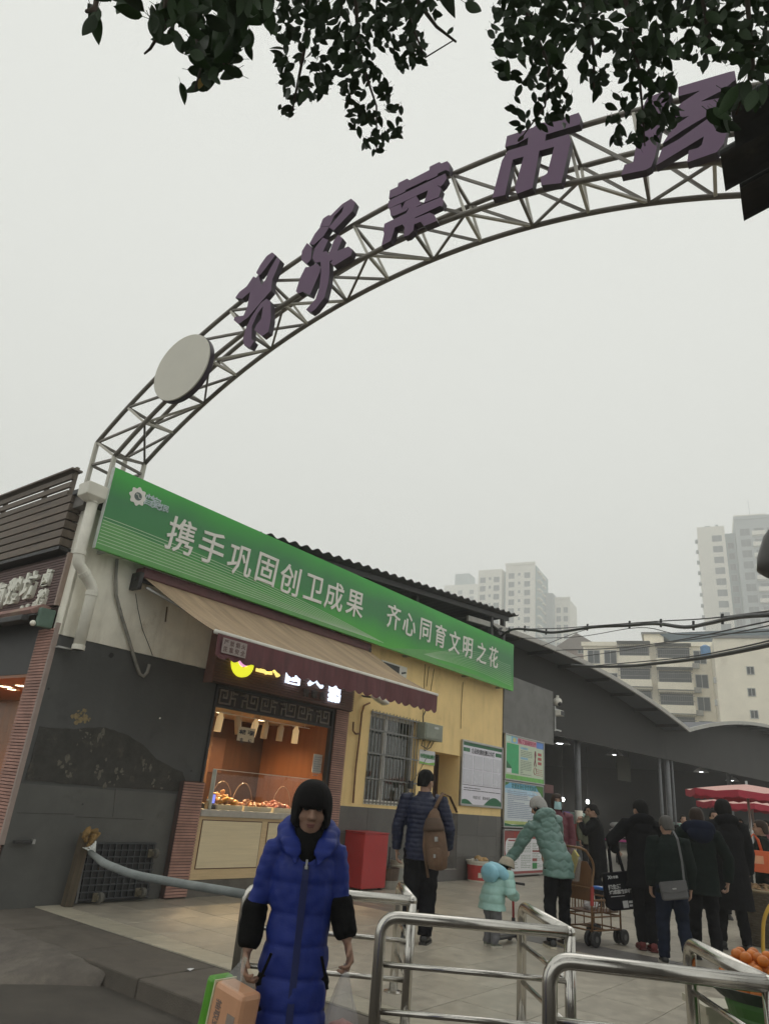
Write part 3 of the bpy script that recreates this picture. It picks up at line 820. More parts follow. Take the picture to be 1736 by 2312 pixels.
# ================================================================== lit sign of the shop
sg = thing('shop_sign', 'glowing white and yellow shop name letters on the brown header band', 'sign', FM)
SVv = 0.17
M_lw = mat('letter_glow_white', (0.8, 0.85, 0.95), 0.5, var=0, emit=(0.72, 0.84, 1.0), es=1.4)
M_ly = mat('letter_glow_yellow', (0.9, 0.8, 0.2), 0.5, var=0, emit=(1.0, 0.78, 0.22), es=1.1)
M_lm = mat('logo_glow_yellow', (0.8, 0.8, 0.1), 0.5, var=0, emit=(0.78, 0.80, 0.03), es=1.0)
M_lp = mat('logo_glow_pink', (0.8, 0.4, 0.7), 0.5, var=0, emit=(0.80, 0.36, 0.62), es=1.0)
M_lside = mat('letter_side', (0.25, 0.2, 0.18), 0.5)
lu, lz = fu(546, 1502, SVv)
part('logo_bowl', M_lm, lambda s: s.prism([(lu + 0.20 * math.cos(math.pi + i * math.pi / 18), lz + 0.03 + 0.20 * math.sin(math.pi + i * math.pi / 18)) for i in range(19)] + [(lu + 0.12, lz + 0.035), (lu + 0.06, lz - 0.02), (lu, lz - 0.035), (lu - 0.06, lz - 0.02), (lu - 0.12, lz + 0.035)], 0.05, T(0, -SVv - 0.04, 0)), sg)
part('logo_bowl', M_lp, lambda s: s.prism([(lu + 0.10 * math.cos(i * math.pi / 9), lz + 0.03 + 0.09 * math.sin(i * math.pi / 9)) for i in range(10)] + [(lu - .06, lz - 0.005), (lu, lz - 0.025), (lu + .06, lz - 0.005)], 0.05, T(0, -SVv - 0.045, 0)), sg)
for c, x, y, sz, m in (('一', 598, 1516, 0.30, M_ly), ('只', 618, 1505, 0.30, M_ly), ('卤', 665, 1520, 0.34, M_lw), ('火', 716, 1528, 0.34, M_lw), ('鹅', 756, 1566, 0.27, M_lw)):
    u, z = fu(x, y, SVv + .03)
    letter(c, m, sg, T(u, -SVv - 0.02, z), sz, 0.05, 0.012)
for c, x, y in (('曾', 692, 1564), ('家', 711, 1567), ('店', 729, 1571)):
    u, z = fu(x, y, SVv)
    letter(c, mat('dim_letter', (0.10, 0.085, 0.08), 0.5), sg, T(u, -SVv + 0.005, z), 0.13, 0.03, 0.004)

# ================================================================== inside the shop window: lamps, sneeze glass, trays, cards
for i, (x, y) in enumerate(((503, 1609), (592, 1626), (676, 1642))):
    gp_ = FMI @ gz(x, y, 2.42); u, yy_ = gp_.x, gp_.y
    L = thing('downlight', ('left', 'middle', 'right')[i] + ' round recessed ceiling lamp glowing warm inside the cooked goose shop', 'ceiling light', fmat(u, -yy_, 2.424), 'round ceiling lamps in the goose shop')
    part('trim_ring', M_wpaint, lambda s: s.lathe([(0.10, -0.012), (0.125, -0.012), (0.125, 0.0), (0.10, 0.0)], 20, cap=False), L)
    part('lens', M_lamp, lambda s: s.lathe([(0.098, -0.008), (0.098, -0.002)], 20), L)
    la = bpy.data.lights.new('downlight_beam', 'SPOT'); la.energy = 75; la.color = (1.0, 0.70, 0.38); la.shadow_soft_size = 0.09; la.spot_size = R(150); la.spot_blend = 0.7
    lo = bpy.data.objects.new('downlight_beam', la); COL.objects.link(lo); lo.parent = L; lo.location = (0, 0, -0.03)
M_cyl = mat('lamp_shade_cream', (0.62, 0.50, 0.33), 0.5, var=0.05)
tr = thing('lamp_rail', 'thin white rail hung across the top of the goose shop carrying spot lamps', 'lamp rail', FM)
part('rail', M_wpaint, lambda s: s.tube([(0.4, 0.35, 2.36), (2.62, 0.35, 2.36)], 0.008, 6), tr)
part('hanger', M_wpaint, lambda s: [s.tube([(u, 0.35, 2.36), (u, 0.35, 2.424)], 0.006, 6) for u in (0.5, 1.5, 2.5)], tr)
for i, (x, y, tilt, lit) in enumerate(((496, 1636, 5, 1), (533, 1642, -14, 0), (577, 1649, 12, 1), (599, 1653, 4, 0), (633, 1660, 3, 0), (667, 1665, 2, 1))):
    u, z = fu(x, y, -0.35)
    L = thing('spot_lamp', ('first', 'second, tilted', 'third, tilted', 'fourth', 'fifth', 'sixth')[i] + ' cream cylinder spot lamp from the left on the goose shop rail', 'spot lamp', fmat(u, -0.35, 2.36) @ RY(tilt), 'cylinder spot lamps on the rail')
    part('shade', mat('lamp_shade_lit', (0.7, 0.55, 0.33), 0.5, var=0.05, emit=(0.9, 0.62, 0.30), es=0.35) if lit else M_cyl, lambda s: s.lathe([(0.012, 0.0), (0.03, -0.01), (0.04, -0.05), (0.052, -0.06), (0.052, -0.27), (0.046, -0.27), (0.046, -0.08)], 16, cap=False), L, smooth=True)
    part('bulb', M_lamp if lit else M_cyl, lambda s: s.ell((0, 0, -0.235), 0.036, 0.036, 0.03, 10, 6), L, smooth=True)
    if lit:
        la = bpy.data.lights.new('spot_lamp_beam', 'SPOT'); la.energy = 85; la.color = (1.0, 0.74, 0.42); la.shadow_soft_size = 0.04; la.spot_size = R(85); la.spot_blend = 0.6
        lo = bpy.data.objects.new('spot_lamp_beam', la); COL.objects.link(lo); lo.parent = L; lo.location = (0, 0, -0.28); lo.rotation_euler = (R(-14), 0, 0)
cd = thing('hanging_card', 'cream menu card with four dark characters hanging inside the goose shop window', 'card', FM)
(cu0, cz1), (cu1, cz0_) = fu(540, 1640, -0.25), fu(573, 1677, -0.25)
part('card', mat('card_cream', (0.60, 0.52, 0.36), 0.6, var=0.05), lambda s: s.box(cu0, cu1, 0.25, 0.256, cz0_, cz1), cd)
for j, c in enumerate('本店可刷支付'):
    letter(c, M_ink, cd, T(cu0 + (cu1 - cu0) * ((0.16, 0.34, 0.66, 0.84, 0.25, 0.75)[j]), 0.247, cz1 - (0.07 if j < 4 else 0.19)), 0.075, 0.003, 0.002)
part('string', M_wpaint, lambda s: [s.tube([(u, 0.253, cz1), (u, 0.27, 2.424)], 0.003, 5) for u in (cu0 + .04, cu1 - .04)], cd)
nd = thing('price_list', 'small pale price list fixed on the orange right wall of the goose shop', 'notice', FM)
(cu0, cz1), (cu1, cz0_) = fu(709, 1702, -0.1), fu(727, 1746, -0.1)
part('sheet', mat('list_sheet', (0.50, 0.50, 0.46), 0.6), lambda s: s.box(cu0, cu1, 0.1, 0.106, cz0_, cz1), nd)
part('printed_rows', M_inkg, lambda s: [s.box(cu0 + 0.02, cu1 - 0.03 - 0.03 * (k % 3), 0.0985, 0.0995, cz1 - 0.05 - k * 0.035, cz1 - 0.04 - k * 0.035) for k in range(9)], nd, kind='stuff')
sz = thing('sneeze_guard', 'curved clear glass food guard standing on the goose shop counter', 'glass guard', FM)
zg1 = fu(560, 1745, 0.0)[1]
def guard(s):
    pr = [(-0.10, 1.06), (-0.095, 1.25), (-0.06, zg1 - 0.05), (-0.02, zg1)]
    vs = []
    for (y, z) in pr: vs += [(0.42, y, z), (2.6, y, z), (0.42, y + 0.006, z), (2.6, y + 0.006, z)]
    fs = []
    for i in range(3):
        a = i * 4; c = a + 4
        fs += [(a, a + 1, c + 1, c), (a + 2, c + 2, c + 3, a + 3)]
    s.add(vs, fs)
part('glass_sheet', M_sneeze, guard, sz)
part('glass_edge', mat('glass_edge', (0.55, 0.6, 0.55), 0.2), lambda s: (s.box(0.42, 2.6, -0.022, -0.012, zg1, zg1 + 0.008), s.box(0.41, 0.42, -0.1, -0.02, 1.06, zg1)), sz)
for u in (0.75, 1.15, 1.95):
    part('wire_hoop', mat('hoop_plastic', (0.35, 0.22, 0.12), 0.3), lambda s: s.tube([(u + 0.2 * math.cos(a), 0.12, 1.06 + 0.36 * math.sin(a)) for a in [i * math.pi / 16 for i in range(17)]], 0.006, 6), sz, smooth=True)
M_tray = mat('tray_cream', (0.70, 0.60, 0.42), 0.4, var=0.05)
M_food = [mat('roast_golden', (0.60, 0.30, 0.06), 0.4, var=0.3, vs=20, bump=0.4, rand=0.3), mat('roast_brown', (0.32, 0.13, 0.045), 0.35, var=0.35, vs=20, bump=0.4, rand=0.3), mat('roast_red', (0.34, 0.085, 0.04), 0.35, var=0.35, vs=20, bump=0.4, rand=0.3)]
def lump(rnd, r, el=1.6):
    s = MB(); s.ell((0, 0, 0), r * el, r, r * 0.8, 9, 6)
    s.v = [tuple(Vector(p) * (1 + 0.35 * noise.noise(Vector(p) * (1.3 / r) + Vector((rnd.random() * 9, 0, 0))))) for p in s.v]
    return s
rnd = random.Random(5)
foodlab = ['cream tray heaped with golden roast goose at the left of the shop counter', 'cream tray of small brown braised pieces, second from the left on the counter', 'cream tray of red braised pieces, third from the left on the counter', 'cream tray of dark braised meat at the right end behind the woman']
xs = [(488, 546), (549, 611), (615, 660), (664, 725)]
for i, (a, c) in enumerate(xs):
    u0 = fu(a, 1815, 0.05)[0]; u1 = fu(c, 1815, 0.05)[0]
    t = thing('food_tray', foodlab[i], 'food tray', fmat((u0 + u1) / 2, 0.0, 1.056), 'food trays on the goose counter')
    hw = (u1 - u0) / 2 - 0.004
    part('tray', M_tray, lambda s: (s.box(-hw, hw, -0.09, 0.26, 0, 0.01), s.box(-hw, hw, -0.09, -0.082, 0.01, 0.065), s.box(-hw, hw, 0.252, 0.26, 0.01, 0.065), s.box(-hw, -hw + .008, -0.082, 0.252, 0.01, 0.065), s.box(hw - .008, hw, -0.082, 0.252, 0.01, 0.065)), t, bevel=0.004)
    mes = [lump(rnd, rnd.uniform(0.028, 0.045), rnd.uniform(1.2, 2.0)).mesh('meat_piece', M_food[min(i, 2) if i != 3 else 1], True) for _ in range(4)]
    mes += [lump(rnd, 0.03, 1.3).mesh('meat_piece', M_food[1], True)]
    for k in range(34):
        x = rnd.uniform(-hw + 0.05, hw - 0.05); y = rnd.uniform(-0.05, 0.22)
        hgt = (0.17 if i == 0 else 0.08 if i == 1 else 0.10) * max(0, 1 - (x / hw) ** 2) * (0.5 + 0.5 * (y + 0.05) / 0.27)
        put('meat_piece', mes[k % 5], t, T(x, y, 0.05 + hgt * rnd.uniform(0.4, 1.1)) @ Matrix.Rotation(rnd.uniform(0, 6), 4, 'Z') @ Matrix.Rotation(rnd.uniform(-.6, .6), 4, 'Y'))
sc = thing('scale', 'small counter scale with glowing blue display at the left end of the goose counter', 'scale', fmat(fu(480, 1807, 0.0)[0], 0.0, 1.056))
part('scale_body', M_dark, lambda s: (s.box(-0.10, 0.06, -0.05, 0.2, 0, 0.06), s.box(-0.05, 0.05, 0.0, 0.03, 0.06, 0.2)), sc, bevel=0.006)
part('display', mat('blue_display', (0.2, 0.25, 0.9), 0.4, var=0, emit=(0.18, 0.22, 0.85), es=1.2), lambda s: s.box(-0.04, 0.04, -0.004, -0.001, 0.075, 0.185), sc)
bt = thing('sauce_bottle', 'little sauce bottle standing beside the scale on the goose counter', 'bottle', fmat(fu(465, 1812, 0.0)[0], 0.03, 1.056))
part('bottle_body', mat('amber_glass', (0.4, 0.28, 0.14), 0.2), lambda s: s.lathe([(0.028, 0), (0.03, 0.06), (0.018, 0.085), (0.012, 0.10)], 12), bt, smooth=True)
part('cap', M_wpaint, lambda s: s.lathe([(0.015, 0.10), (0.015, 0.125)], 10), bt)

# ================================================================== corner downpipe, hoses and wires on the white wall
pv = 0.16
dp = thing('downpipe', 'cream plastic rainwater pipe with square hopper down the building corner', 'drainpipe', FM)
def fpt(x, y, v): 
    u, z = fu(x, y, v); return V(u, -v, z)
M_pvc = mat('cream_pvc', (0.72, 0.70, 0.61), 0.45, var=0.1, stain=(0.3, 0.26, 0.18), ss=4, st=0.6, sa=0.6)
hp = fpt(213, 1115, pv)
part('hopper', M_pvc, lambda s: s.rings([[(hp.x + sx * a, hp.y + sy * a * .8, hp.z + z) for sx, sy in ((-1, -1), (1, -1), (1, 1), (-1, 1))] for a, z in ((0.075, -0.12), (0.15, -0.06), (0.155, 0.10))]), dp, bevel=0.01)
pts = [fpt(211, 1132, pv), fpt(180, 1255, pv), fpt(177, 1272, pv), fpt(205, 1318, pv), fpt(210, 1332, pv), fpt(178, 1468, pv)]
a0 = pts[0]; pts[1] = V(a0.x, a0.y, pts[1].z); pts[2] = V(a0.x + 0.02, a0.y, pts[2].z); pts[5] = V(pts[4].x, pts[4].y, pts[5].z)
part('pipe', M_pvc, lambda s: s.tube([pts[0] + V(0, 0, .05), pts[1] + V(0, 0, .05), pts[1], pts[2], pts[2] + (pts[3] - pts[2]) * .15, pts[3] + (pts[2] - pts[3]) * .1, pts[3], pts[4], pts[4] - V(0, 0, .06), pts[5]], 0.068, 16), dp, smooth=True)
for p in (pts[0], pts[1] + V(0, 0, 0.04), pts[2] + (pts[3] - pts[2]) * .5, pts[4] - V(0, 0, 0.05), pts[5] + V(0, 0, .03)):
    ax = (pts[3] - pts[2]).normalized() if p not in (pts[0],) and abs(p.z - (pts[2].z + pts[3].z) / 2) < 0.02 else V(0, 0, 1)
    part('pipe_socket', M_pvc, lambda s: s.tube([p - ax * 0.03, p + ax * 0.03], 0.076, 16), dp, smooth=False, bevel=0.004)
part('pipe_clip', M_alu, lambda s: s.box(pts[5].x - 0.2, pts[5].x + 0.02, -0.09, -0.01, pts[5].z - 0.005, pts[5].z + 0.015), dp)
wh = thing('wall_hose', 'old grey flexible conduit hanging down the white corner wall to the grey paint', 'hose', FM)
hpts = [fpt(*p, 0.04) for p in ((265, 1262), (262, 1300), (263, 1345), (276, 1395), (292, 1445), (305, 1490), (316, 1522), (325, 1527), (333, 1518), (338, 1500))]
part('hose', mat('grey_conduit', (0.26, 0.25, 0.22), 0.6, var=0.4, vs=5, stain=(0.04, 0.04, 0.04), ss=5, st=0.55, sa=0.9), lambda s: s.tube(hpts, 0.022, 8), wh, smooth=True)
wr = thing('wall_wire', 'thin wire drooping down the white wall beside the awning bracket', 'wire', FM)
part('wire', M_dark, lambda s: s.tube([fpt(*p, 0.01) for p in ((307, 1340), (312, 1375), (322, 1420), (340, 1465), (345, 1480))], 0.004, 5), wr)
sc_ = thing('wall_scar', 'dark vertical rust mark left by an old bracket on the white wall', 'rust mark', FM)
part('mark', mat('rust_mark', (0.16, 0.12, 0.08), 0.9), lambda s: s.bar(fpt(378, 1370, 0.004), fpt(374, 1404, 0.004), 0.02, 0.006, up=(0, 1, 0)), sc_)
hk = thing('wall_bracket', 'small dark metal bracket sticking out of the grey wall low at the left', 'bracket', FM)
q0 = fpt(32, 1901, 0.05); q1 = fpt(72, 1901, 0.05)
part('bar', M_dark, lambda s: s.bar(q0, q1, 0.06, 0.03), hk, bevel=0.005)
part('tip', M_alu, lambda s: s.ctr((q1.x + 0.01, q1.y, q1.z + .005), (0.03, 0.07, 0.045)), hk)
gz_ = thing('gas_pipe', 'thin rust brown gas pipe climbing the yellow wall left of the barred window', 'pipe', FM)
part('riser', mat('rusty_brown', (0.19, 0.09, 0.04), 0.7, var=0.3, vs=9), lambda s: s.tube([fpt(*p, 0.04) for p in ((797, 1813), (803, 1735), (812, 1660), (817, 1610), (822, 1593), (835, 1587))], 0.016, 8), gz_, smooth=True)
part('branch', MATS['rusty_brown'], lambda s: s.tube([fpt(*p, 0.05) for p in ((813, 1656), (803, 1657), (797, 1650), (798, 1630))], 0.016, 8), gz_, smooth=True)
fl_ = thing('flood_lamp', 'small white floodlight on an arm under the right end of the awning', 'lamp', FM)
q = fpt(858, 1580, 0.45)
part('lamp_head', M_wpaint, lambda s: s.ctr((0, 0, 0), (0.36, 0.16, 0.06)), fl_, bevel=0.02, M=T(*q) @ RY(12))
part('lamp_glass', M_glass, lambda s: s.ctr((0, 0, 0), (0.28, 0.10, 0.01)), fl_, M=T(q.x, q.y, q.z - 0.045) @ RY(12))
part('arm', M_dark, lambda s: s.tube([q + V(-0.16, 0.05, 0.02), fpt(820, 1572, 0.12), fpt(818, 1570, 0.0)], 0.016, 6), fl_)
vt = thing('wall_vent', 'narrow white ventilation slot high on the yellow wall under the banner', 'vent', FM)
q0 = fpt(862, 1487, 0.02); q1 = fpt(918, 1512, 0.02)
part('vent_frame', M_wpaint, lambda s: s.box(q0.x, q1.x, -0.03, 0.0, min(q0.z, q1.z) - 0.16, max(q0.z, q1.z) - 0.02), vt, bevel=0.004)
part('vent_slot', M_dark, lambda s: s.box(q0.x + 0.04, q1.x - 0.25, -0.034, -0.0305, min(q0.z, q1.z) - 0.13, max(q0.z, q1.z) - 0.05), vt)
part('vent_mark', M_dark, lambda s: s.bar((q1.x - 0.17, -0.033, q1.z - .10), (q1.x - 0.05, -0.033, q1.z - .07), 0.03, 0.03, up=(0, 1, 0)), vt)
for i, ps_ in enumerate((((960, 1500), (957, 1560), (955, 1620)), ((968, 1505), (963, 1550)), ((980, 1510), (972, 1560)), ((1045, 1540), (1041, 1600), (1040, 1645)))):
    o = thing('wall_cable', ('long cable running down the yellow wall to the meter box', 'thin cable hanging under the banner beside the long cable', 'slanting cable loop under the banner right of the long cable', 'lone cable down the yellow wall above the notice board')[i], 'cable', FM, 'cables on the yellow wall')
    part('cable', mat('wall_cable', (0.20, 0.15, 0.07), 0.7), lambda s: s.tube([fpt(*p, 0.012) for p in ps_], 0.007, 5), o)
mb = thing('meter_box', 'dented grey green metal meter box on the yellow wall beside the barred window', 'meter box', FM)
(m0, mz1), (m1, mz0) = fu(953, 1630, 0.12), fu(991, 1676, 0.12)
M_mb = mat('meter_grey_green', (0.24, 0.26, 0.21), 0.5, var=0.15, stain=(0.16, 0.12, 0.07), ss=4, st=0.6)
part('box_shell', M_mb, lambda s: s.box(m0, m1, -0.20, 0.0, mz0, mz1), mb, bevel=0.012)
dr = part('box_door', M_mb, lambda s: s.box(m0 + 0.03, m1 - 0.03, -0.212, -0.201, mz0 + 0.03, mz1 - 0.03), mb, bevel=0.004)
part('sticker', mat('pale_sticker', (0.5, 0.52, 0.5), 0.5), lambda s: s.box(m0 + 0.3, m0 + 0.45, -0.215, -0.2125, mz0 + 0.22, mz0 + 0.26), dr)
part('loose_cable', M_dark, lambda s: (s.tube([(m0 + 0.1, -0.1, mz0), (m0 + 0.02, -0.12, mz0 - 0.12), (m0 + 0.2, -0.12, mz0 - 0.16), (m0 + 0.35, -0.1, mz0)], 0.01, 6), s.tube([(m0 + 0.2, -0.06, mz0), (m0 + 0.24, -0.05, mz0 - 0.2), (m0 + 0.45, -0.04, mz0 - 0.12), (m0 + 0.5, -0.08, mz0)], 0.008, 6), s.tube([(m0 + .06, -0.1, mz1), (m0 + 0.05, -.1, mz1 + .12), (m0 + .2, -.05, mz1 + .25)], 0.012, 6)), mb, smooth=True)
sw = thing('wall_switch', 'small dark switch with dangling wires beside the barred window', 'switch', FM)
q = fpt(927, 1772, 0.04)
part('switch_body', M_black, lambda s: s.ctr(q, (0.12, 0.06, 0.14)), sw, bevel=0.01)
part('lead', M_dark, lambda s: (s.tube([q, fpt(945, 1745, 0.02), fpt(962, 1712, 0.02)], 0.006, 5), s.tube([q, fpt(915, 1765, 0.03), fpt(905, 1770, 0.03)], 0.01, 5)), sw)
pq = thing('door_plaque', 'small white plaque with green writing and a green wave beside the brown door', 'plaque', FM)
(m0, mz1), (m1, mz0) = fu(948, 1690, 0.02), fu(981, 1722, 0.02)
mz1 = 2.31; mz0 = 2.05; M_gr = mat('print_green', (0.03, 0.22, 0.06), 0.5, var=0)
part('plate', M_paper, lambda s: s.box(m0, m1, -0.02, -0.005, mz0, mz1), pq, bevel=0.003)
for j, c in enumerate('农残快速检测室'):
    letter(c, M_gr, pq, T(m0 + (m1 - m0) * (0.10 + 0.133 * j), -0.024, (mz0 + mz1) / 2 + 0.02), 0.085, 0.004, 0.001)
part('green_wave', mat('print_lime', (0.2, 0.45, 0.06), 0.5, var=0), lambda s: s.prism([(m0 + .01, mz0 + .005), (m1 - .01, mz0 + .005), (m1 - .01, mz0 + 0.06), (m0 + (m1 - m0) * .6, mz0 + .03), (m0 + .01, mz0 + .045)], 0.002, T(0, -0.0225, 0)), pq)

# ================================================================== notice boards
def board(name, label, u0, u1, z0, z1, v, fw=0.035, mf=M_alu, base=M_paper, group='notice boards on the end of the market building'):
    o = thing(name, label, 'notice board', FM, group)
    part('board_frame', mf, lambda s: (s.box(u0, u1, -v - 0.03, -v + 0.02, z0, z0 + fw), s.box(u0, u1, -v - 0.03, -v + 0.02, z1 - fw, z1), s.box(u0, u0 + fw, -v - 0.03, -v + 0.02, z0 + fw, z1 - fw), s.box(u1 - fw, u1, -v - 0.03, -v + 0.02, z0 + fw, z1 - fw)), o, bevel=0.004)
    part('sheet', base, lambda s: s.box(u0 + fw, u1 - fw, -v - 0.012, -v + 0.018, z0 + fw, z1 - fw), o)
    o['_b'] = 0
    del o['_b']
    W_, H_ = u1 - u0 - 2 * fw, z1 - z0 - 2 * fw
    def rect(nm, m, a, c, d, e, dy=0.0015):       # fractions of the sheet
        return part(nm, m, lambda s: s.box(u0 + fw + W_ * a, u0 + fw + W_ * c, -v - 0.012 - dy, -v - 0.0122, z0 + fw + H_ * d, z0 + fw + H_ * e), o)
    def poly(nm, m, pts, dy=0.002):
        return part(nm, m, lambda s: s.prism([(u0 + fw + W_ * a, z0 + fw + H_ * d) for a, d in pts], dy - 0.0003, T(0, -v - 0.012 - dy, 0)), o)
    def txt(c, m, a, d, sz, off=0.001, dy=0.003):
        return letter(c, m, o, T(u0 + fw + W_ * a, -v - 0.012 - dy, z0 + fw + H_ * d), sz, 0.002, off)
    def rows(m, a, c, d, e, n, th=0.35, seed=1, dy=0.003):
        r = random.Random(seed)
        def fn(s):
            for k in range(n):
                z = e + (d - e) * (k + .5) / n; h = abs(e - d) / n * th
                x = a
                while x < c - 0.01:
                    ln = min(c - x, r.uniform(0.06, 0.22) * (c - a) + 0.01)
                    s.box(u0 + fw + W_ * x, u0 + fw + W_ * (x + ln), -v - 0.012 - dy, -v - 0.0125, z0 + fw + H_ * (z - h / 2), z0 + fw + H_ * (z + h / 2))
                    x += ln + 0.012
                    if r.random() < 0.10: break
        return part('printed_rows', m, fn, o, kind='stuff')
    return o, rect, poly, txt, rows
M_dgrn = mat('print_dark_green', (0.015, 0.13, 0.055), 0.5, var=0.05)
M_lav = mat('sheet_lavender', (0.70, 0.68, 0.76), 0.4, var=0.03)
o, rect, poly, txt, rows = board('test_result_board', 'white and green food test result board with eight empty pockets on the yellow wall', 6.86, 8.62, 1.37, 2.66, 0.03, 0.04, M_alu, M_lav)
rect('green_band', M_dgrn, 0, 1, 0.945, 1.0)
rect('title_block', M_dgrn, 0.01, 0.17, 0.845, 0.91); rect('title_block', M_dgrn, 0.83, 0.99, 0.845, 0.91)
for k in range(3):
    for a in (0.06, 0.10, 0.14, 0.87, 0.91, 0.95): pass
for a in (0.07, 0.115, 0.88, 0.93): rect('block_stripe', mat('print_mid_green', (0.12, 0.33, 0.16), 0.5, var=0), a, a + 0.012, 0.846, 0.909, 0.0022)
for j, c in enumerate('食品快速检测公示栏'):
    txt(c, M_ink, 0.235 + 0.0665 * j, 0.875, 0.115, 0.0015)
M_pocket = mat('pocket_sheet', (0.58, 0.58, 0.64), 0.25, var=0.03)
for k in range(8):
    i, j = k % 4, k // 4
    rect('paper_pocket', M_pocket, 0.03 + i * 0.245, 0.03 + i * 0.245 + 0.215, 0.575 - j * 0.245, 0.80 - j * 0.245, 0.006)
rect('divider', M_ink, 0, 1, 0.300, 0.309)
rows(M_ink, 0.05, 0.97, 0.205, 0.275, 2, 0.30, 3)
for j, c in enumerate('举报方式'): txt(c, M_inkg, 0.30 + 0.045 * j, 0.115, 0.07)
for j, c in enumerate('联系电话'): txt(c, M_inkg, 0.54 + 0.045 * j, 0.115, 0.07)
poly('green_hill', M_dgrn, [(0.001, 0.001)] + [(0.27 * i / 12, 0.001 + 0.075 * math.sin(math.pi * (i + 4) / 16)) for i in range(13)] + [(0.28, 0.001)])
poly('green_hill', M_dgrn, [(0.55, 0.001)] + [(0.55 + 0.449 * i / 16, 0.001 + 0.135 * math.sin(math.pi * i / 19)) for i in range(17)] + [(0.999, 0.001)])
M_pal = mat('sheet_pale_green', (0.52, 0.60, 0.46), 0.4, var=0.05)
o, rect, poly, txt, rows = board('health_board', 'pale green health notice board under the grey panel, topmost of three', 8.72, 10.76, 1.99, 3.0, 0.03, 0.03, M_alu, M_pal)
rect('blue_heading', mat('print_sky_blue', (0.22, 0.50, 0.72), 0.5, var=0.1), 0.14, 0.30, 0.84, 0.995); rect('blue_heading', mat('print_blue', (0.12, 0.25, 0.62), 0.5, var=0.1), 0.80, 0.995, 0.84, 0.995)
rect('pink_heading', mat('print_pink', (0.66, 0.34, 0.42), 0.5, var=0.1), 0.30, 0.80, 0.85, 0.985)
rect('corner_patch', mat('print_pale_cyan', (0.5, 0.7, 0.62), 0.5), 0.005, 0.14, 0.86, 0.995)
poly('sun_mark', mat('print_yellow', (0.6, 0.6, 0.25), 0.5), [(0.22 + 0.045 * math.cos(i * .4), 0.915 + 0.055 * math.sin(i * .4)) for i in range(16)], 0.003)
for j, c in enumerate('预防艾滋病健康宣传'): txt(c, mat('print_crimson', (0.42, 0.06, 0.12), 0.5, var=0), 0.335 + 0.054 * j, 0.915, 0.12)
rect('green_picture', mat('print_emerald', (0.05, 0.40, 0.16), 0.5, var=0.12), 0.03, 0.33, 0.14, 0.82)
poly('dark_bush', M_dgrn, [(0.03, 0.22), (0.14, 0.22), (0.15, 0.27), (0.10, 0.33), (0.07, 0.36), (0.05, 0.40), (0.03, 0.38)], 0.003)
rect('white_label', M_paper, 0.03, 0.15, 0.14, 0.24, 0.004)
M_bluehd = mat('print_label_blue', (0.25, 0.45, 0.6), 0.5)
for d in (0.74, 0.50): rect('subheading', M_bluehd, 0.38, 0.57, d, d + 0.05)
M_gink = mat('print_grey_green', (0.22, 0.28, 0.22), 0.5, var=0)
rows(M_gink, 0.38, 0.68, 0.56, 0.72, 4, 0.4, 5); rows(M_gink, 0.38, 0.66, 0.13, 0.48, 9, 0.4, 6)
M_red = mat('print_red', (0.42, 0.08, 0.08), 0.5, var=0.05)
for d in (0.66, 0.55, 0.44): rect('red_tag', M_red, 0.84, 0.94, d, d + 0.07)
poly('ribbon_mark', mat('print_dark_red', (0.16, 0.03, 0.04), 0.5), [(0.755, 0.76), (0.785, 0.76), (0.795, 0.66), (0.775, 0.56), (0.80, 0.40), (0.78, 0.38), (0.765, 0.52), (0.745, 0.38), (0.73, 0.42), (0.755, 0.57), (0.745, 0.68)], 0.003)
rows(M_red, 0.80, 0.97, 0.16, 0.34, 4, 0.3, 8)
part('ring_mark', M_red, lambda s: s.tube([(10.25 + 0.07 * math.cos(i * .5), -0.047, 2.28 + 0.08 * math.sin(i * .5)) for i in range(13)], 0.006, 4), o)
rect('green_foot', mat('print_leaf_green', (0.16, 0.45, 0.10), 0.5, var=0.2), 0.0, 1.0, 0.0, 0.10)
M_palb = mat('sheet_pale_blue', (0.58, 0.63, 0.66), 0.4, var=0.05)
o, rect, poly, txt, rows = board('rules_board', 'blue topped market rules board with many lines of writing, middle of three', 8.70, 10.72, 1.0, 1.975, 0.03, 0.03, M_alu, M_palb)
rect('sky_picture', mat('print_sky', (0.16, 0.42, 0.62), 0.5, var=0.25, vs=3), 0, 1, 0.86, 1.0)
poly('leaf_corner', mat('print_leaf_dark', (0.06, 0.2, 0.03), 0.5, var=0.3, vs=9), [(0.80, 0.999), (0.999, 0.999), (0.999, 0.70), (0.93, 0.82), (0.86, 0.88)], 0.003)
poly('leaf_corner', MATS['print_leaf_dark'], [(0.001, 0.999), (0.12, 0.999), (0.08, 0.95), (0.03, 0.93), (0.001, 0.88)], 0.003)
poly('cloud_shape', mat('print_cloud', (0.45, 0.62, 0.75), 0.5), [(0.001, 0.86), (0.3, 0.84), (0.6, 0.86), (0.8, 0.82), (0.999, 0.7), (0.999, 0.5), (0.9, 0.62), (0.6, 0.74), (0.3, 0.72), (0.001, 0.76)], 0.0025)
for j, c in enumerate('农贸市场经营管理制度'): txt(c, M_dgrn, 0.20 + 0.065 * j, 0.925, 0.12)
rows(mat('print_blue_grey', (0.25, 0.30, 0.42), 0.5, var=0), 0.08, 0.93, 0.18, 0.82, 15, 0.34, 9, 0.004)
rect('lime_foot', mat('print_lime_pale', (0.42, 0.50, 0.18), 0.5, var=0.15), 0, 1, 0.045, 0.12)
poly('green_foot', M_dgrn, [(0.001, 0.001), (0.999, 0.001), (0.999, 0.05), (0.75, 0.03), (0.5, 0.055), (0.2, 0.03), (0.001, 0.07)], 0.003)
M_redb = mat('board_red', (0.26, 0.045, 0.04), 0.45, var=0.12)
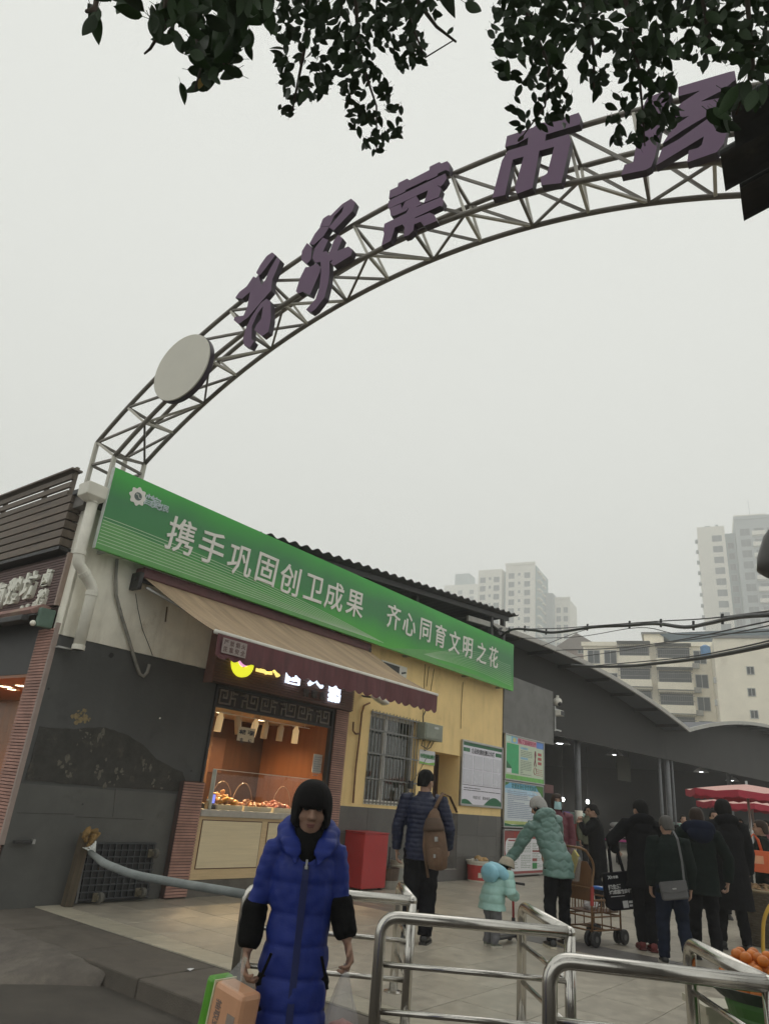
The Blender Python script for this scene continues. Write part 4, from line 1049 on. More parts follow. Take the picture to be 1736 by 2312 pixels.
o, rect, poly, txt, rows = board('red_board', 'red bordered white notice board standing on the paving, lowest of three', 8.68, 10.70, 0.04, 0.97, 0.05, 0.03, M_alu, M_redb)
[part('board_foot', M_alu, lambda s: s.box(x_, x_ + .04, -0.06, -0.03, 0, 0.04), o) for x_ in (8.8, 10.5)]
for j, c in enumerate('食品安全公示'): txt(c, mat('print_bright_red', (0.5, 0.05, 0.03), 0.5, var=0), 0.26 + 0.075 * j, 0.915, 0.12)
poly('white_field', M_paper, [(0.04, 0.06), (0.98, 0.06), (0.98, 0.82), (0.09, 0.82), (0.04, 0.74), (0.03, 0.55), (0.05, 0.42), (0.03, 0.2)], 0.002)
rect('red_heading', M_redb, 0.10, 0.31, 0.755, 0.79, 0.004); rect('red_heading', M_redb, 0.42, 0.60, 0.755, 0.79, 0.004)
for a, c in ((0.08, 0.36), (0.41, 0.66), (0.70, 0.95)):
    rows(M_gink, a, c, 0.12, 0.73, 15, 0.32, int(a * 100), 0.004)
rect('red_heading', M_redb, 0.70, 0.95, 0.50, 0.54, 0.005); rect('red_heading', M_redb, 0.70, 0.82, 0.28, 0.35, 0.005)
rect('green_picture', M_gr, 0.70, 0.82, 0.10, 0.24, 0.005)
sgp = thing('stall_sign', 'small dark red sign plate beside the pale health boards at the hall entrance', 'sign', FM)
q0 = fpt(1229, 1770, -0.6); q1 = fpt(1249, 1792, -0.6)
part('plate', mat('dark_red_plate', (0.12, 0.035, 0.035), 0.5), lambda s: s.box(q0.x, q1.x, 0.6, 0.62, min(q0.z, q1.z), max(q0.z, q1.z)), sgp)
part('bracket', M_dark, lambda s: s.box(q0.x - 0.5, q0.x, 0.605, 0.615, q0.z - 0.1, q0.z - 0.06), sgp)
# CCTV cameras on a bracket at the end of the grey panel
cc = thing('camera_bracket', 'metal bracket carrying the surveillance cameras at the end of the grey panel', 'bracket', FM)
q = fpt(1240, 1598, 0.05)
part('upright', M_alu, lambda s: s.box(11.35, 11.40, -0.08, -0.03, 3.36, 3.98), cc)
part('arm', M_alu, lambda s: (s.box(11.40, 11.75, -0.07, -0.04, 3.90, 3.93), s.box(11.40, 11.75, -0.07, -0.04, 3.38, 3.41)), cc)
for i, (x, y, lab) in enumerate(((1258, 1584, 'white dome surveillance camera on the upper arm of the bracket'), (1256, 1610, 'boxy surveillance camera on the lower arm of the bracket'))):
    q = fpt(x, y, 0.06)
    c = thing('surveillance_camera', lab, 'camera', fmat(q.x, 0.06, q.z), 'surveillance cameras at the end of the grey panel')
    if i == 0:
        part('housing', M_wpaint, lambda s: (s.ell((0, 0, 0), 0.12, 0.12, 0.11, 14, 8), s.box(-0.03, 0.03, -0.03, 0.03, 0.08, 0.16)), c, smooth=True)
        part('lens', M_black, lambda s: s.ell((-0.03, -0.07, -0.06), 0.06, 0.06, 0.06, 12, 7), c, smooth=True)
    else:
        part('housing', M_wpaint, lambda s: s.box(-0.1, 0.12, -0.16, 0.1, -0.07, 0.07), c, bevel=0.015)
        part('lens', M_black, lambda s: s.box(-0.09, 0.11, -0.175, -0.161, -0.06, 0.05), c)

# ================================================================== things standing along the shop front
rb = thing('red_cabinet', 'tall plain red metal box standing between the goose shop and the window', 'box', fmat(3.40, 0.02, 0))
M_redp = mat('red_paint', (0.40, 0.028, 0.03), 0.42, var=0.12, vs=3, stain=(0.2, 0.03, 0.03), ss=3, st=0.6)
hz_ = fu(800, 1880, 0.28)[1]
part('cabinet', M_redp, lambda s: s.box(-0.03, 0.60, -0.42, -0.0, 0.03, hz_), rb, bevel=0.012)
part('lid', M_redp, lambda s: s.box(-0.04, 0.61, -0.43, 0.0, hz_ + 0.001, hz_ + 0.02), rb, bevel=0.006)
part('foot', M_dark, lambda s: [s.box(x, x + .06, y, y + .06, 0, 0.03) for x in (0.0, .5) for y in (-.4, -.08)], rb)
def pos(x, y): 
    p = gz(x, y, 0); q = FMI @ p; return q.x, -q.y
u, v = pos(872, 2005)
ab = thing('ash_bucket', 'dirty rusty brown bucket with a handle rod standing by the wall', 'bucket', fmat(u, v, 0))
part('bucket_body', mat('rusty_bucket', (0.10, 0.07, 0.05), 0.8, var=0.4, vs=6, stain=(0.22, 0.2, 0.17), ss=4, st=0.55), lambda s: s.lathe([(0.17, 0), (0.20, 0.30), (0.215, 0.31), (0.19, 0.31), (0.16, 0.05)], 20), ab, smooth=False)
part('pale_base', mat('bucket_base', (0.26, 0.245, 0.21), 0.8, var=0.2), lambda s: s.lathe([(0.19, 0.0), (0.195, 0.12), (0.19, 0.125)], 20), ab)
part('rod', M_dark, lambda s: s.tube([(0.02, 0, 0.05), (0.05, 0.02, 0.62)], 0.012, 6), ab)
u, v = pos(897, 1998)
wb = thing('white_bucket', 'dirty white paint bucket behind the rusty bucket by the wall', 'bucket', fmat(u, v, 0))
part('bucket_body', mat('dirty_white_plastic', (0.5, 0.47, 0.38), 0.5, var=0.15, stain=(0.25, 0.2, 0.13), ss=4, st=0.55), lambda s: s.lathe([(0.155, 0), (0.185, 0.36), (0.195, 0.36), (0.195, 0.40), (0.175, 0.40), (0.15, 0.03)], 22), wb)
part('rim_bead', MATS['dirty_white_plastic'], lambda s: s.lathe([(0.187, 0.30), (0.198, 0.31), (0.187, 0.32)], 22, cap=False), wb)
part('faded_label', mat('faded_label', (0.35, 0.36, 0.33), 0.6, var=0.2), lambda s: s.rings([[(r * math.cos(a), r * math.sin(a), z) for a in [-2.6 + i * 0.14 for i in range(14)]] for r, z in ((0.164, 0.09), (0.180, 0.28), (0.1795, 0.28), (0.1635, 0.09))], cap=False), wb)
u, v = pos(1076, 1990)
pb = thing('paint_pail', 'red and white paint pail heaped with rubbish standing at the grey tiled wall', 'pail', fmat(u, v, 0))
M_pailw = mat('pail_white', (0.58, 0.55, 0.47), 0.45, var=0.1)
part('pail_body', mat('pail_red', (0.40, 0.035, 0.03), 0.42, var=0.15), lambda s: s.lathe([(0.185, 0.03), (0.205, 0.30)], 24, cap=False), pb, smooth=True)
part('pail_base', M_pailw, lambda s: s.lathe([(0.18, 0.0), (0.187, 0.03), (0.17, 0.03)], 24), pb)
part('pail_rim', M_pailw, lambda s: s.lathe([(0.206, 0.30), (0.215, 0.34), (0.225, 0.345), (0.225, 0.38), (0.20, 0.38), (0.19, 0.30)], 24, cap=False), pb)
part('label_mark', M_pailw, lambda s: s.rings([[(r * math.cos(a), r * math.sin(a), z) for a in [-2.2 + i * 0.1 for i in range(10)]] for r, z in ((0.200, 0.20), (0.2045, 0.26), (0.2035, 0.26), (0.1995, 0.20))], cap=False), pb)
part('label_mark', M_pailw, lambda s: s.rings([[(r * math.cos(a), r * math.sin(a), z) for a in [-2.5 + i * 0.1 for i in range(5)]] for r, z in ((0.192, 0.08), (0.199, 0.17), (0.198, 0.17), (0.191, 0.08))], cap=False), pb)
rnd = random.Random(9)
for k in range(9):
    part('rubbish', [M_pailw, mat('rubbish_tan', (0.42, 0.27, 0.12), 0.7, var=0.3), M_paper][k % 3], lambda s: s.add(lump(rnd, rnd.uniform(0.04, 0.07)).v, lump(rnd, 0.05).f), pb, M=T(rnd.uniform(-.12, .12), rnd.uniform(-.12, .12), 0.38 + rnd.uniform(-.02, .04)) @ RZ(rnd.uniform(0, 360)))

# platform trolley leaning on the grey wall
tr_ = thing('platform_trolley', 'black ribbed platform trolley tipped on its side against the grey wall', 'trolley', fmat(fu(160, 2045, .1)[0] + 0.05, 0.10, 0.0) @ RX(-4))
M_rib = mat('trolley_rib', (0.04, 0.043, 0.048), 0.55, var=0.25, vs=9)
W_, H_ = 0.98, 0.64
part('deck', M_black, lambda s: s.box(0, W_, 0.02, 0.06, 0.03, H_), tr_, bevel=0.01)
s = MB(); s.box(0.01, W_ - 0.01, -0.012, 0.02, -0.006, 0.006); rm = s.mesh('deck_rib', M_rib)
for k in range(9): put('deck_rib', rm, tr_, T(0, 0, 0.05 + k * 0.072))
s = MB(); s.box(-0.006, 0.006, -0.008, 0.02, 0.04, H_ - 0.01); rm2 = s.mesh('deck_rib', M_rib)
for k in range(11): put('deck_rib', rm2, tr_, T(0.05 + k * 0.088, 0, 0))
part('edge_rail', mat('trolley_edge', (0.13, 0.13, 0.13), 0.4, metal=0.6), lambda s: s.box(-0.012, 0.014, -0.02, 0.06, 0.02, H_ + 0.03), tr_)
for (x, z) in ((0.90, 0.52), (0.80, 0.10), (0.24, 0.07)):
    cst = part('castor_fork', mat('castor_steel', (0.24, 0.21, 0.15), 0.5, metal=0.5, var=0.3), lambda s: (s.ctr((x, -0.02, z), (0.09, 0.02, 0.09)), s.ctr((x - .035, -0.07, z), (0.006, 0.09, 0.05)), s.ctr((x + .035, -0.07, z), (0.006, 0.09, 0.05))), tr_)
    part('castor_wheel', mat('castor_rubber', (0.10, 0.095, 0.08), 0.7, var=0.2), lambda s: s.tube([(x - 0.022, -0.10, z), (x + 0.022, -0.10, z)], 0.055, 16), cst, bevel=0.006)
brm = thing('wooden_post', 'short weathered wooden post with rusty clamps standing beside the trolley', 'post', fmat(fu(160, 2045, .1)[0] - 0.06, 0.14, 0.0) @ RY(3))
part('post', mat('dark_timber', (0.085, 0.065, 0.042), 0.85, var=0.4, vs=3, stretch=(8, 8, 0.8), bump=0.4), lambda s: s.box(-0.06, 0.04, -0.05, 0.05, 0, 0.74), brm, bevel=0.008)
rnd = random.Random(3)
part('rusty_clamp', mat('clamp_rust', (0.22, 0.135, 0.045), 0.8, var=0.5, vs=20, bump=0.5), lambda s: [s.add(lump(rnd, rnd.uniform(.03, .05)).v, lump(rnd, .04).f, T(rnd.uniform(-.06, .10), rnd.uniform(-.09, .0), 0.70 + rnd.uniform(-.1, .08)) @ RY(rnd.uniform(0, 180))) for k in range(9)], brm, kind='stuff')
# ================================================================== shop round the corner on the left
CO = P0 + FU * UL
WM = frame(FN, CO)                                   # x along the side street front (negative = away), -y outward
WMI = WM.inverted()
def wu(x, y, v=0.0):
    p = WMI @ onpl(x, y, CO - FU * v, FU); return p.x, p.z
nb = thing('corner_shop', 'pink clad goose shop round the corner with slatted brown parapet and white raised letters', 'shop', WM)
WX0 = -5.0
M_slat = mat('parapet_slat', (0.145, 0.115, 0.09), 0.65, var=0.25, vs=4, stretch=(0.6, 4, 4), rand=0.15, stain=(0.07, 0.055, 0.045), ss=2.5, st=0.55)
part('side_wall_core', M_core, lambda s: s.box(WX0, -0.02, 0.36, 0.6, 2.45, 4.6), nb)
part('slat_backing', M_pinkd, lambda s: s.box(WX0, -0.30, -0.10, -0.06, 3.98, 4.70), nb)
p_sl = 1.06 / 9
for k in range(9):
    x1 = -0.27 if k < 6 else -0.42
    s = MB(); s.box(WX0, x1, -0.17, -0.135, 0.0, p_sl * 0.80 if k < 6 else p_sl * 0.62)
    s.build('slat', M_slat, nb, M=T(0, 0, 3.99 + k * p_sl))
    if k < 6:
        s = MB(); s.box(-0.305, -0.27, -0.134, 0.22, 0.0, p_sl * 0.80)
        s.build('slat', M_slat, nb, M=T(0, 0, 3.99 + k * p_sl))
part('slat_post', M_slat, lambda s: (s.box(-0.47, -0.42, -0.134, -0.09, 4.5, 5.12), s.box(-2.4, -2.34, -0.134, -0.09, 4.0, 5.0), s.box(-1.2, -1.14, -0.134, -0.09, 4.0, 5.0)), nb)
part('slat_cap', M_slat, lambda s: s.box(WX0, -0.38, -0.21, -0.06, 5.05, 5.075), nb)
part('parapet_soffit', M_dark, lambda s: s.box(WX0, -0.26, -0.16, 0.35, 3.93, 3.975), nb)
part('upper_wall', M_pinkd, lambda s: s.box(WX0, -0.015, 0.03, 0.35, 3.22, 3.93), nb)
part('corner_strip', M_white, lambda s: s.box(-0.16, 0.0, -0.012, 0.028, 2.87, 4.4), nb)
# sign band of ribs
s = MB(); s.box(0, 4.84, -0.014, 0.012, 0, 0.027); me = s.mesh('cladding_rib', mat('pink_rib_shaded', (0.15, 0.095, 0.088), 0.65, var=0.12, rand=0.08))  # pink darkened in the colour for the shadow the sign band lies in
for k in range(17):
    put('cladding_rib', me, nb, T(WX0, -0.045, 3.235 + k * 0.0365))
part('sign_backing', M_pinkd, lambda s: s.box(WX0, -0.17, -0.03, 0.028, 3.225, 3.9), nb)
part('sign_end_trim', mat('pink_trim', (0.32, 0.24, 0.20), 0.6), lambda s: s.box(-0.19, -0.15, -0.07, 0.0, 3.225, 3.9), nb)
M_let = mat('raised_letter', (0.80, 0.80, 0.70), 0.5, var=0.08)
def wl(c, x, y, sz, d, off=0.01):
    X, Z = wu(x, y, 0.1)
    letter(c, M_let, nb, T(X, -0.055 - d / 2, Z), sz, d, off * sz * 3)
for c, x, y in (('卤', -4, 1345), ('鹅', 30, 1333), ('坊', 65, 1321)): wl(c, x, y, 0.38, 0.045)
wl('卤', 104, 1303, 0.23, 0.04); wl('鹅', 92, 1348, 0.23, 0.04)
for c, x, y in (('曾', 44, 1374), ('家', 57, 1370), ('店', 72, 1364)): wl(c, x, y, 0.10, 0.02)
# rolled awning cassette under the sign
part('rolled_fabric', mat('rolled_awning', (0.30, 0.17, 0.15), 0.85, var=0.25, vs=3, stain=(0.36, 0.28, 0.2), ss=2, st=0.5), lambda s: s.rings([[(x, -0.05, 3.20), (x, -0.16, 3.22), (x, -0.30, 3.12), (x, -0.27, 3.08), (x, -0.1, 3.13)] for x in (WX0, -0.25)]), nb)
part('awning_bar', M_dark, lambda s: s.box(WX0, -0.28, -0.36, -0.27, 2.98, 3.05), nb, bevel=0.01)
part('awning_gearbox', mat('gear_green', (0.10, 0.17, 0.13), 0.5, var=0.2), lambda s: (s.box(-0.23, -0.15, -0.22, -0.03, 2.93, 3.16),), nb, bevel=0.015)
part('gear_knob', M_white, lambda s: s.ell((-0.20, -0.25, 2.96), 0.035, 0.035, 0.035, 10, 6), nb, smooth=True)
part('awning_underside', M_dark, lambda s: s.box(WX0, -0.2, -0.26, -0.02, 3.06, 3.075), nb)
# clad pilaster and orange lit room
s = MB(); s.box(0, 0.40, -0.02, 0.012, 0, 0.026); me = s.mesh('cladding_rib', M_pink)
for k in range(84):
    put('cladding_rib', me, nb, T(-0.44, -0.025, 0.05 + k * 0.0345))
part('pilaster_core', M_pinkd, lambda s: s.box(-0.45, -0.03, -0.01, 0.35, 0, 3.22), nb)
part('pilaster_trim', mat('pilaster_trim', (0.33, 0.26, 0.23), 0.6, var=0.15), lambda s: s.box(-0.042, -0.008, -0.055, 0.0, 0.6, 3.0), nb)
zt = 2.42
part('lintel', M_dark, lambda s: s.box(WX0, -0.46, -0.01, 0.35, zt, 3.21), nb)
part('room_ceiling', M_orange, lambda s: s.box(WX0, -0.47, 0.0, 2.4, zt - 0.04, zt - 0.002), nb)
part('room_wall', M_orange, lambda s: s.box(WX0, -0.47, 1.6, 1.66, -0.2, zt - .045), nb)
part('room_side', M_orange, lambda s: s.box(-0.52, -0.47, 0.0, 1.59, -0.2, zt - 0.045), nb)
part('room_floor', M_core, lambda s: s.box(WX0, -0.7, 0.0, 1.59, -0.2, -0.1), nb)
for i, (x, y) in enumerate(((12, 1556), (50, 1552), (26, 1561))):
    X, Z = wu(x, y, -0.45 - 0.2 * (i == 2))
    L = thing('downlight', ('warm ceiling lamp at the photo edge in the corner shop', 'warm ceiling lamp nearest the clad pillar in the corner shop', 'small warm ceiling lamp deeper inside the corner shop')[i], 'ceiling light', WM @ T(X, 0.45 + 0.2 * (i == 2), zt - 0.042), 'ceiling lamps in the corner shop')
    part('lens', M_lamp, lambda s: s.lathe([(0.085 - 0.03 * (i == 2), -0.006), (0.085 - .03 * (i == 2), 0.0)], 18), L)
    part('trim_ring', M_wpaint, lambda s: s.lathe([(0.087, -0.008), (0.11, -0.008), (0.11, 0.0), (0.087, 0.0)], 18, cap=False), L)
la = bpy.data.lights.new('downlight_beam', 'SPOT'); la.energy = 520; la.color = (1, 0.66, 0.34); la.shadow_soft_size = 0.08; la.spot_size = R(160); la.spot_blend = 0.6
lo = bpy.data.objects.new('downlight_beam', la); COL.objects.link(lo); lo.matrix_world = WM @ T(-1.5, 0.7, zt - 0.1)

# ================================================================== arch over the entrance
AZ = R(123)
AD = Vector((math.sin(AZ), math.cos(AZ), 0)); AN = Vector((AD.y, -AD.x, 0))   # AN: away/towards, fixed below
if AN.dot(CP - Vector((-3.42, 8.62, CAMZ))) < 0: AN = -AN                     # AN points to the viewer's side
AF = Vector((-3.42, 8.62, 0))
AM = frame(AD, AF) if (Vector((0, 0, 1)).cross(AD)).dot(AN) < 0 else None      # local: x along span, -y to the viewer
def aq(x, y, v=0.0):
    p = AM.inverted() @ onpl(x, y, AF + AN * v, AN); return p.x, p.z
arch = thing('entrance_arch', 'grey steel truss arch spanning the market entrance and carrying purple letters', 'arch', AM)
def fitc(pts):
    n = len(pts)
    import numpy as np
    Q = np.array(pts); A = np.c_[2 * Q, np.ones(n)]
    s = np.linalg.lstsq(A, (Q ** 2).sum(1), rcond=None)[0]
    return s[0], s[1], math.sqrt(s[2] + s[0] ** 2 + s[1] ** 2)
BD = 0.52
FT = fitc([aq(*p) for p in ((220, 1001), (247, 970), (306, 900), (353, 853), (457, 753), (507, 711), (552, 677), (850, 483), (1013, 398), (1146, 340), (1310, 283), (1363, 272))])
FB = fitc([aq(*p) for p in ((261, 1024), (371, 912), (520, 780), (660, 677), (1000, 504), (1111, 456), (1284, 411), (1478, 380), (1669, 367))])
BB = fitc([aq(*p, -BD) for p in ((322, 1052), (437, 932), (570, 820), (800, 680), (1000, 580), (1089, 540), (1195, 507), (1337, 478), (1470, 456), (1629, 442), (1704, 447))])
print('ARCH', FT, FB, BB)
M_arch = mat('arch_shaded_paint', (0.17, 0.155, 0.13), 0.42, metal=0.15, var=0.25, vs=2.5, stain=(0.10, 0.09, 0.075), ss=3, st=0.58, sa=0.7)  # same paint as the struts, darkened to carry the shade of the undersides
M_archlit = mat('arch_skylit_paint', (0.52, 0.50, 0.43), 0.5, var=0.15, vs=3, stain=(0.2, 0.18, 0.14), ss=4, st=0.6)  # struts: same paint made paler, skylight on them put into the colour
NB = 19
def arcpt(c, t, y):
    a = t
    return V(c[0] + c[2] * math.cos(a), y, c[1] + c[2] * math.sin(a))
xa = aq(220, 1001)[0]; xb = aq(261, 1024)[0]
def span(c, x0, x1):
    a0 = math.acos(max(-1, min(1, (x0 - c[0]) / c[2]))); a1 = math.acos(max(-1, min(1, (x1 - c[0]) / c[2])))
    return a0, a1
XE_T = 2 * FT[0] - xa; XE_B = 2 * FB[0] - xb + (2 * FT[0] - xa - (2 * FB[0] - xb)) * 0.6
tT = span(FT, xa, XE_T); tB = span(FB, xb, XE_B)
BT = (FT[0], FT[1], FT[2])
BB2 = (BB[0], BB[1], BB[2])
tBB = span(BB2, xb - 0.02, XE_B)
nodes = []
for i in range(NB + 1):
    q = i / NB
    nodes.append((arcpt(FT, tT[0] + (tT[1] - tT[0]) * q, 0), arcpt(FB, tB[0] + (tB[1] - tB[0]) * q, 0),
                  arcpt(FT, tT[0] + (tT[1] - tT[0]) * q, BD), arcpt(BB2, tBB[0] + (tBB[1] - tBB[0]) * q, BD)))
for j in range(4):
    c, tt, y = ((FT, tT, 0), (FB, tB, 0), (FT, tT, BD), (BB2, tBB, BD))[j]
    pts_ = [arcpt(c, tt[0] + (tt[1] - tt[0]) * k / 90, y) for k in range(91)]
    part('chord', M_arch, lambda s: s.tube(pts_, 0.031, 10, side=(0, 1, 0)), arch, smooth=True)
for i in range(NB + 1):
    a = nodes[i]
    part('strut', M_archlit, lambda s: s.bar(a[0], a[1], 0.031, 0.031, up=(0, 1, 0)), arch)
    part('strut', M_archlit, lambda s: s.bar(a[2], a[3], 0.031, 0.031, up=(0, 1, 0)), arch)
    part('cross_strut', M_archlit if i % 2 else M_arch, lambda s: s.bar(a[1], a[3], 0.034, 0.034), arch)
    part('cross_strut', M_arch, lambda s: s.bar(a[0], a[2], 0.034, 0.034), arch)
    if i < NB:
        c = nodes[i + 1]
        part('diagonal', M_arch, lambda s: s.bar(a[0], c[1], 0.029, 0.029, up=(0, 1, 0)), arch)
        part('diagonal', M_arch, lambda s: s.bar(a[2], c[3], 0.029, 0.029, up=(0, 1, 0)), arch)
        part('diagonal', M_archlit if i % 2 else M_arch, lambda s: s.bar(a[1], c[3], 0.027, 0.027) if i % 2 else s.bar(a[3], c[1], 0.027, 0.027), arch)
for e in (0, NB):
    for j in range(4):
        n_ = nodes[e][j]
        part('leg', M_archlit, lambda s: s.bar(n_, (n_.x, n_.y, 4.3 if e == 0 else 0.0), 0.05, 0.05), arch)
    zc_ = nodes[e][1].z - 0.05
    for (i_, j_) in ((0, 1), (1, 3), (3, 2), (2, 0)):
        p_, q_ = nodes[e][i_], nodes[e][j_]
        part('ring_bar', M_arch, lambda s: s.bar((p_.x, p_.y, zc_), (q_.x, q_.y, zc_), 0.034, 0.034), arch)
# disc
dz = [(450, 585), (460, 520), (500, 430), (560, 370), (640, 335), (690, 360), (705, 410), (690, 500), (650, 590), (590, 650), (510, 687), (460, 650)]
dq = [aq(150 + x / 2.2147, 600 + y / 2.2147, 0.12) for x, y in dz]
dcx, dcz = sum(p[0] for p in dq) / len(dq), sum(p[1] for p in dq) / len(dq)
drr = sum(math.hypot(p[0] - dcx, p[1] - dcz) for p in dq) / len(dq)
disc = thing('round_sign', 'blank grey white round disc fixed on the lower left of the entrance arch', 'sign', AM)
M_purp = mat('purple_acrylic', (0.105, 0.045, 0.11), 0.45, var=0.08, vs=2)
M_purps = mat('purple_return_shaded', (0.022, 0.011, 0.025), 0.5, var=0.1)  # darker copy of the purple, shade of the downturned sides put into colour
cir = lambda r, n=56: [(dcx + r * math.cos(i * 2 * math.pi / n), dcz + r * math.sin(i * 2 * math.pi / n)) for i in range(n)]
def scl(pts, f, cx=None, cz=None):
    return pts
ex = (max(p[0] for p in dq) - min(p[0] for p in dq)) / 2; ez_ = (max(p[1] for p in dq) - min(p[1] for p in dq)) / 2
part('disc_face', mat('disc_face', (0.62, 0.60, 0.52), 0.5, var=0.05, vs=1.5), lambda s: s.prism(cir(drr), 0.02, T(0, -0.12, 0)), disc)
part('disc_return', M_purps, lambda s: s.prism(cir(drr * 1.01), 0.075, T(0, -0.0995, 0)), disc)
# the five letters: outlines measured on the photograph's plane of the arch, cut out of thick board
def zmap(sc, ox, oy): return lambda p: (ox + p[0] / sc, oy + p[1] / sc)
z1 = zmap(4.885, 500, 430); z2 = zmap(8.305, 840, 340); z7 = zmap(2.257, 1000, 150); z3 = zmap(4.253, 1380, 120)
GL = [
 ('written purple letter nearest the round disc, with slashed flowing strokes', z1, [
  [(560, 682), (598, 712), (470, 880), (420, 940), (383, 908), (430, 820), (500, 722)],
  [(612, 738), (652, 765), (600, 900), (562, 985), (548, 1105), (430, 1240), (300, 1395), (190, 1475), (137, 1430), (150, 1395), (245, 1380), (285, 1290), (320, 1110), (385, 960), (410, 930), (440, 1050), (485, 990), (530, 880)],
  [(355, 948), (390, 970), (330, 1110), (230, 1195), (155, 1185), (200, 1120), (280, 1060)],
  [(440, 1240), (500, 1195), (545, 1225), (548, 1420), (520, 1560), (450, 1610), (365, 1540), (390, 1480), (440, 1420), (462, 1280), (400, 1360), (340, 1500), (335, 1640), (362, 1665), (320, 1738), (255, 1710), (240, 1640), (270, 1530), (330, 1400)]]),
 ('written purple letter with a long looping top stroke, second from the disc', z1, [
  [(1430, 90), (1478, 130), (1445, 225), (1240, 440), (1185, 405), (1330, 235), (1350, 170), (1240, 285), (1195, 390), (1085, 400), (1120, 310), (1185, 268), (1200, 280), (1330, 150)],
  [(1150, 400), (1190, 400), (1130, 500), (1020, 600), (970, 590), (1030, 480), (1090, 405)],
  [(945, 580), (1000, 625), (990, 760), (945, 810), (880, 760), (890, 670)],
  [(1120, 520), (1180, 550), (1120, 680), (1160, 670), (1195, 730), (1195, 900), (1180, 1020), (1140, 1180), (1040, 1310), (990, 1345), (935, 1315), (1040, 1200), (1085, 1060), (1100, 900), (1095, 790), (1040, 800), (1005, 750), (1030, 640)],
  [(1290, 490), (1340, 530), (1280, 670), (1400, 620), (1450, 655), (1430, 720), (1300, 800), (1240, 835), (1205, 800), (1230, 770), (1170, 790), (1190, 690), (1240, 560)],
  [(980, 845), (1010, 830), (1055, 805), (1095, 850), (1090, 900), (980, 1155), (930, 1135), (900, 1120), (850, 1140), (825, 1115), (870, 970), (930, 850)]]),
 ('purple block letter with three stacked bars, in the middle of the five', z2, [
  [(1405, 195), (1460, 250), (1440, 390), (1380, 360), (1230, 430), (1220, 470), (1030, 560), (1020, 545), (625, 740), (615, 770), (435, 860), (430, 850), (315, 900), (333, 745), (480, 675), (487, 610), (655, 525), (700, 555), (1070, 365), (1078, 300), (1260, 210), (1295, 240)],
  [(1370, 430), (1400, 520), (1340, 620), (1280, 680), (1250, 650), (330, 1080), (295, 1060), (310, 950), (340, 925)],
  [(330, 1085), (540, 1000), (560, 1090), (640, 1060), (690, 1060), (640, 1130), (420, 1225), (350, 1220)],
  [(620, 960), (830, 855), (930, 1010), (840, 1050), (690, 1100), (660, 1060), (560, 1090)],
  [(1050, 735), (1240, 665), (1300, 720), (1250, 880), (1190, 900), (970, 990), (1030, 830)],
  [(1290, 880), (1345, 940), (1320, 1060), (1280, 1040), (810, 1260), (800, 1280), (1080, 1170), (1160, 1200), (1215, 1325), (985, 1420), (910, 1340), (790, 1390), (780, 1500), (690, 1590), (600, 1620), (610, 1440), (570, 1390), (430, 1450), (400, 1560), (350, 1700), (180, 1790), (230, 1560), (215, 1530), (235, 1380), (640, 1180), (700, 1070), (850, 1060)]]),
 ('purple block letter like a towel on a bar, half under leaves, second from the right', z7, [
  [(480, 290), (560, 280), (690, 235), (702, 258), (695, 295), (530, 345), (440, 358), (375, 395), (315, 410), (325, 355), (460, 310)],
  [(435, 350), (525, 335), (520, 380), (640, 345), (650, 380), (610, 560), (600, 595), (500, 605), (495, 570), (530, 545), (565, 410), (490, 430), (455, 620), (375, 650), (365, 620), (410, 460), (355, 475), (315, 655), (250, 670), (300, 480), (330, 430), (430, 400)]]),
 ('largest purple letter, with zigzag slanting strokes, at the right end of the arch', z3, [
  [(300, 520), (340, 430), (560, 340), (575, 380), (520, 480), (500, 560), (415, 1000), (380, 1090), (330, 1120), (90, 1170), (125, 1070), (205, 1050), (290, 600)],
  [(640, 325), (1130, 180), (1180, 170), (1195, 250), (1060, 360), (855, 465), (1130, 415), (1150, 470), (1100, 780), (1075, 870), (1010, 950), (725, 1050), (740, 935), (830, 910), (865, 880), (885, 800), (425, 1080), (485, 915), (640, 830), (930, 625), (940, 588), (700, 730), (490, 870), (560, 760), (600, 700), (745, 603), (590, 640), (560, 590), (680, 470), (850, 360), (640, 415)]]),
]
def lobj(nm, label, polys, zm):
    o = thing('letter', label, 'letter', AM, 'purple letters along the entrance arch')
    for k, pl in enumerate(polys):
        q = [aq(*zm(p), 0.16) for p in pl]
        ob = part('stroke', M_purp, lambda s: s.prism(q, 0.085, T(0, -0.16 - 0.0012 * k, 0)), o)
        ob.data.materials.append(M_purps)
        n_ = 2 * (len(ob.data.polygons) - len(q)) // 2
        for p_ in ob.data.polygons:
            if abs(p_.normal.y) < 0.5: p_.material_index = 1
    return o
for lab, zm, polys in GL: lobj('letter', lab, polys, zm)

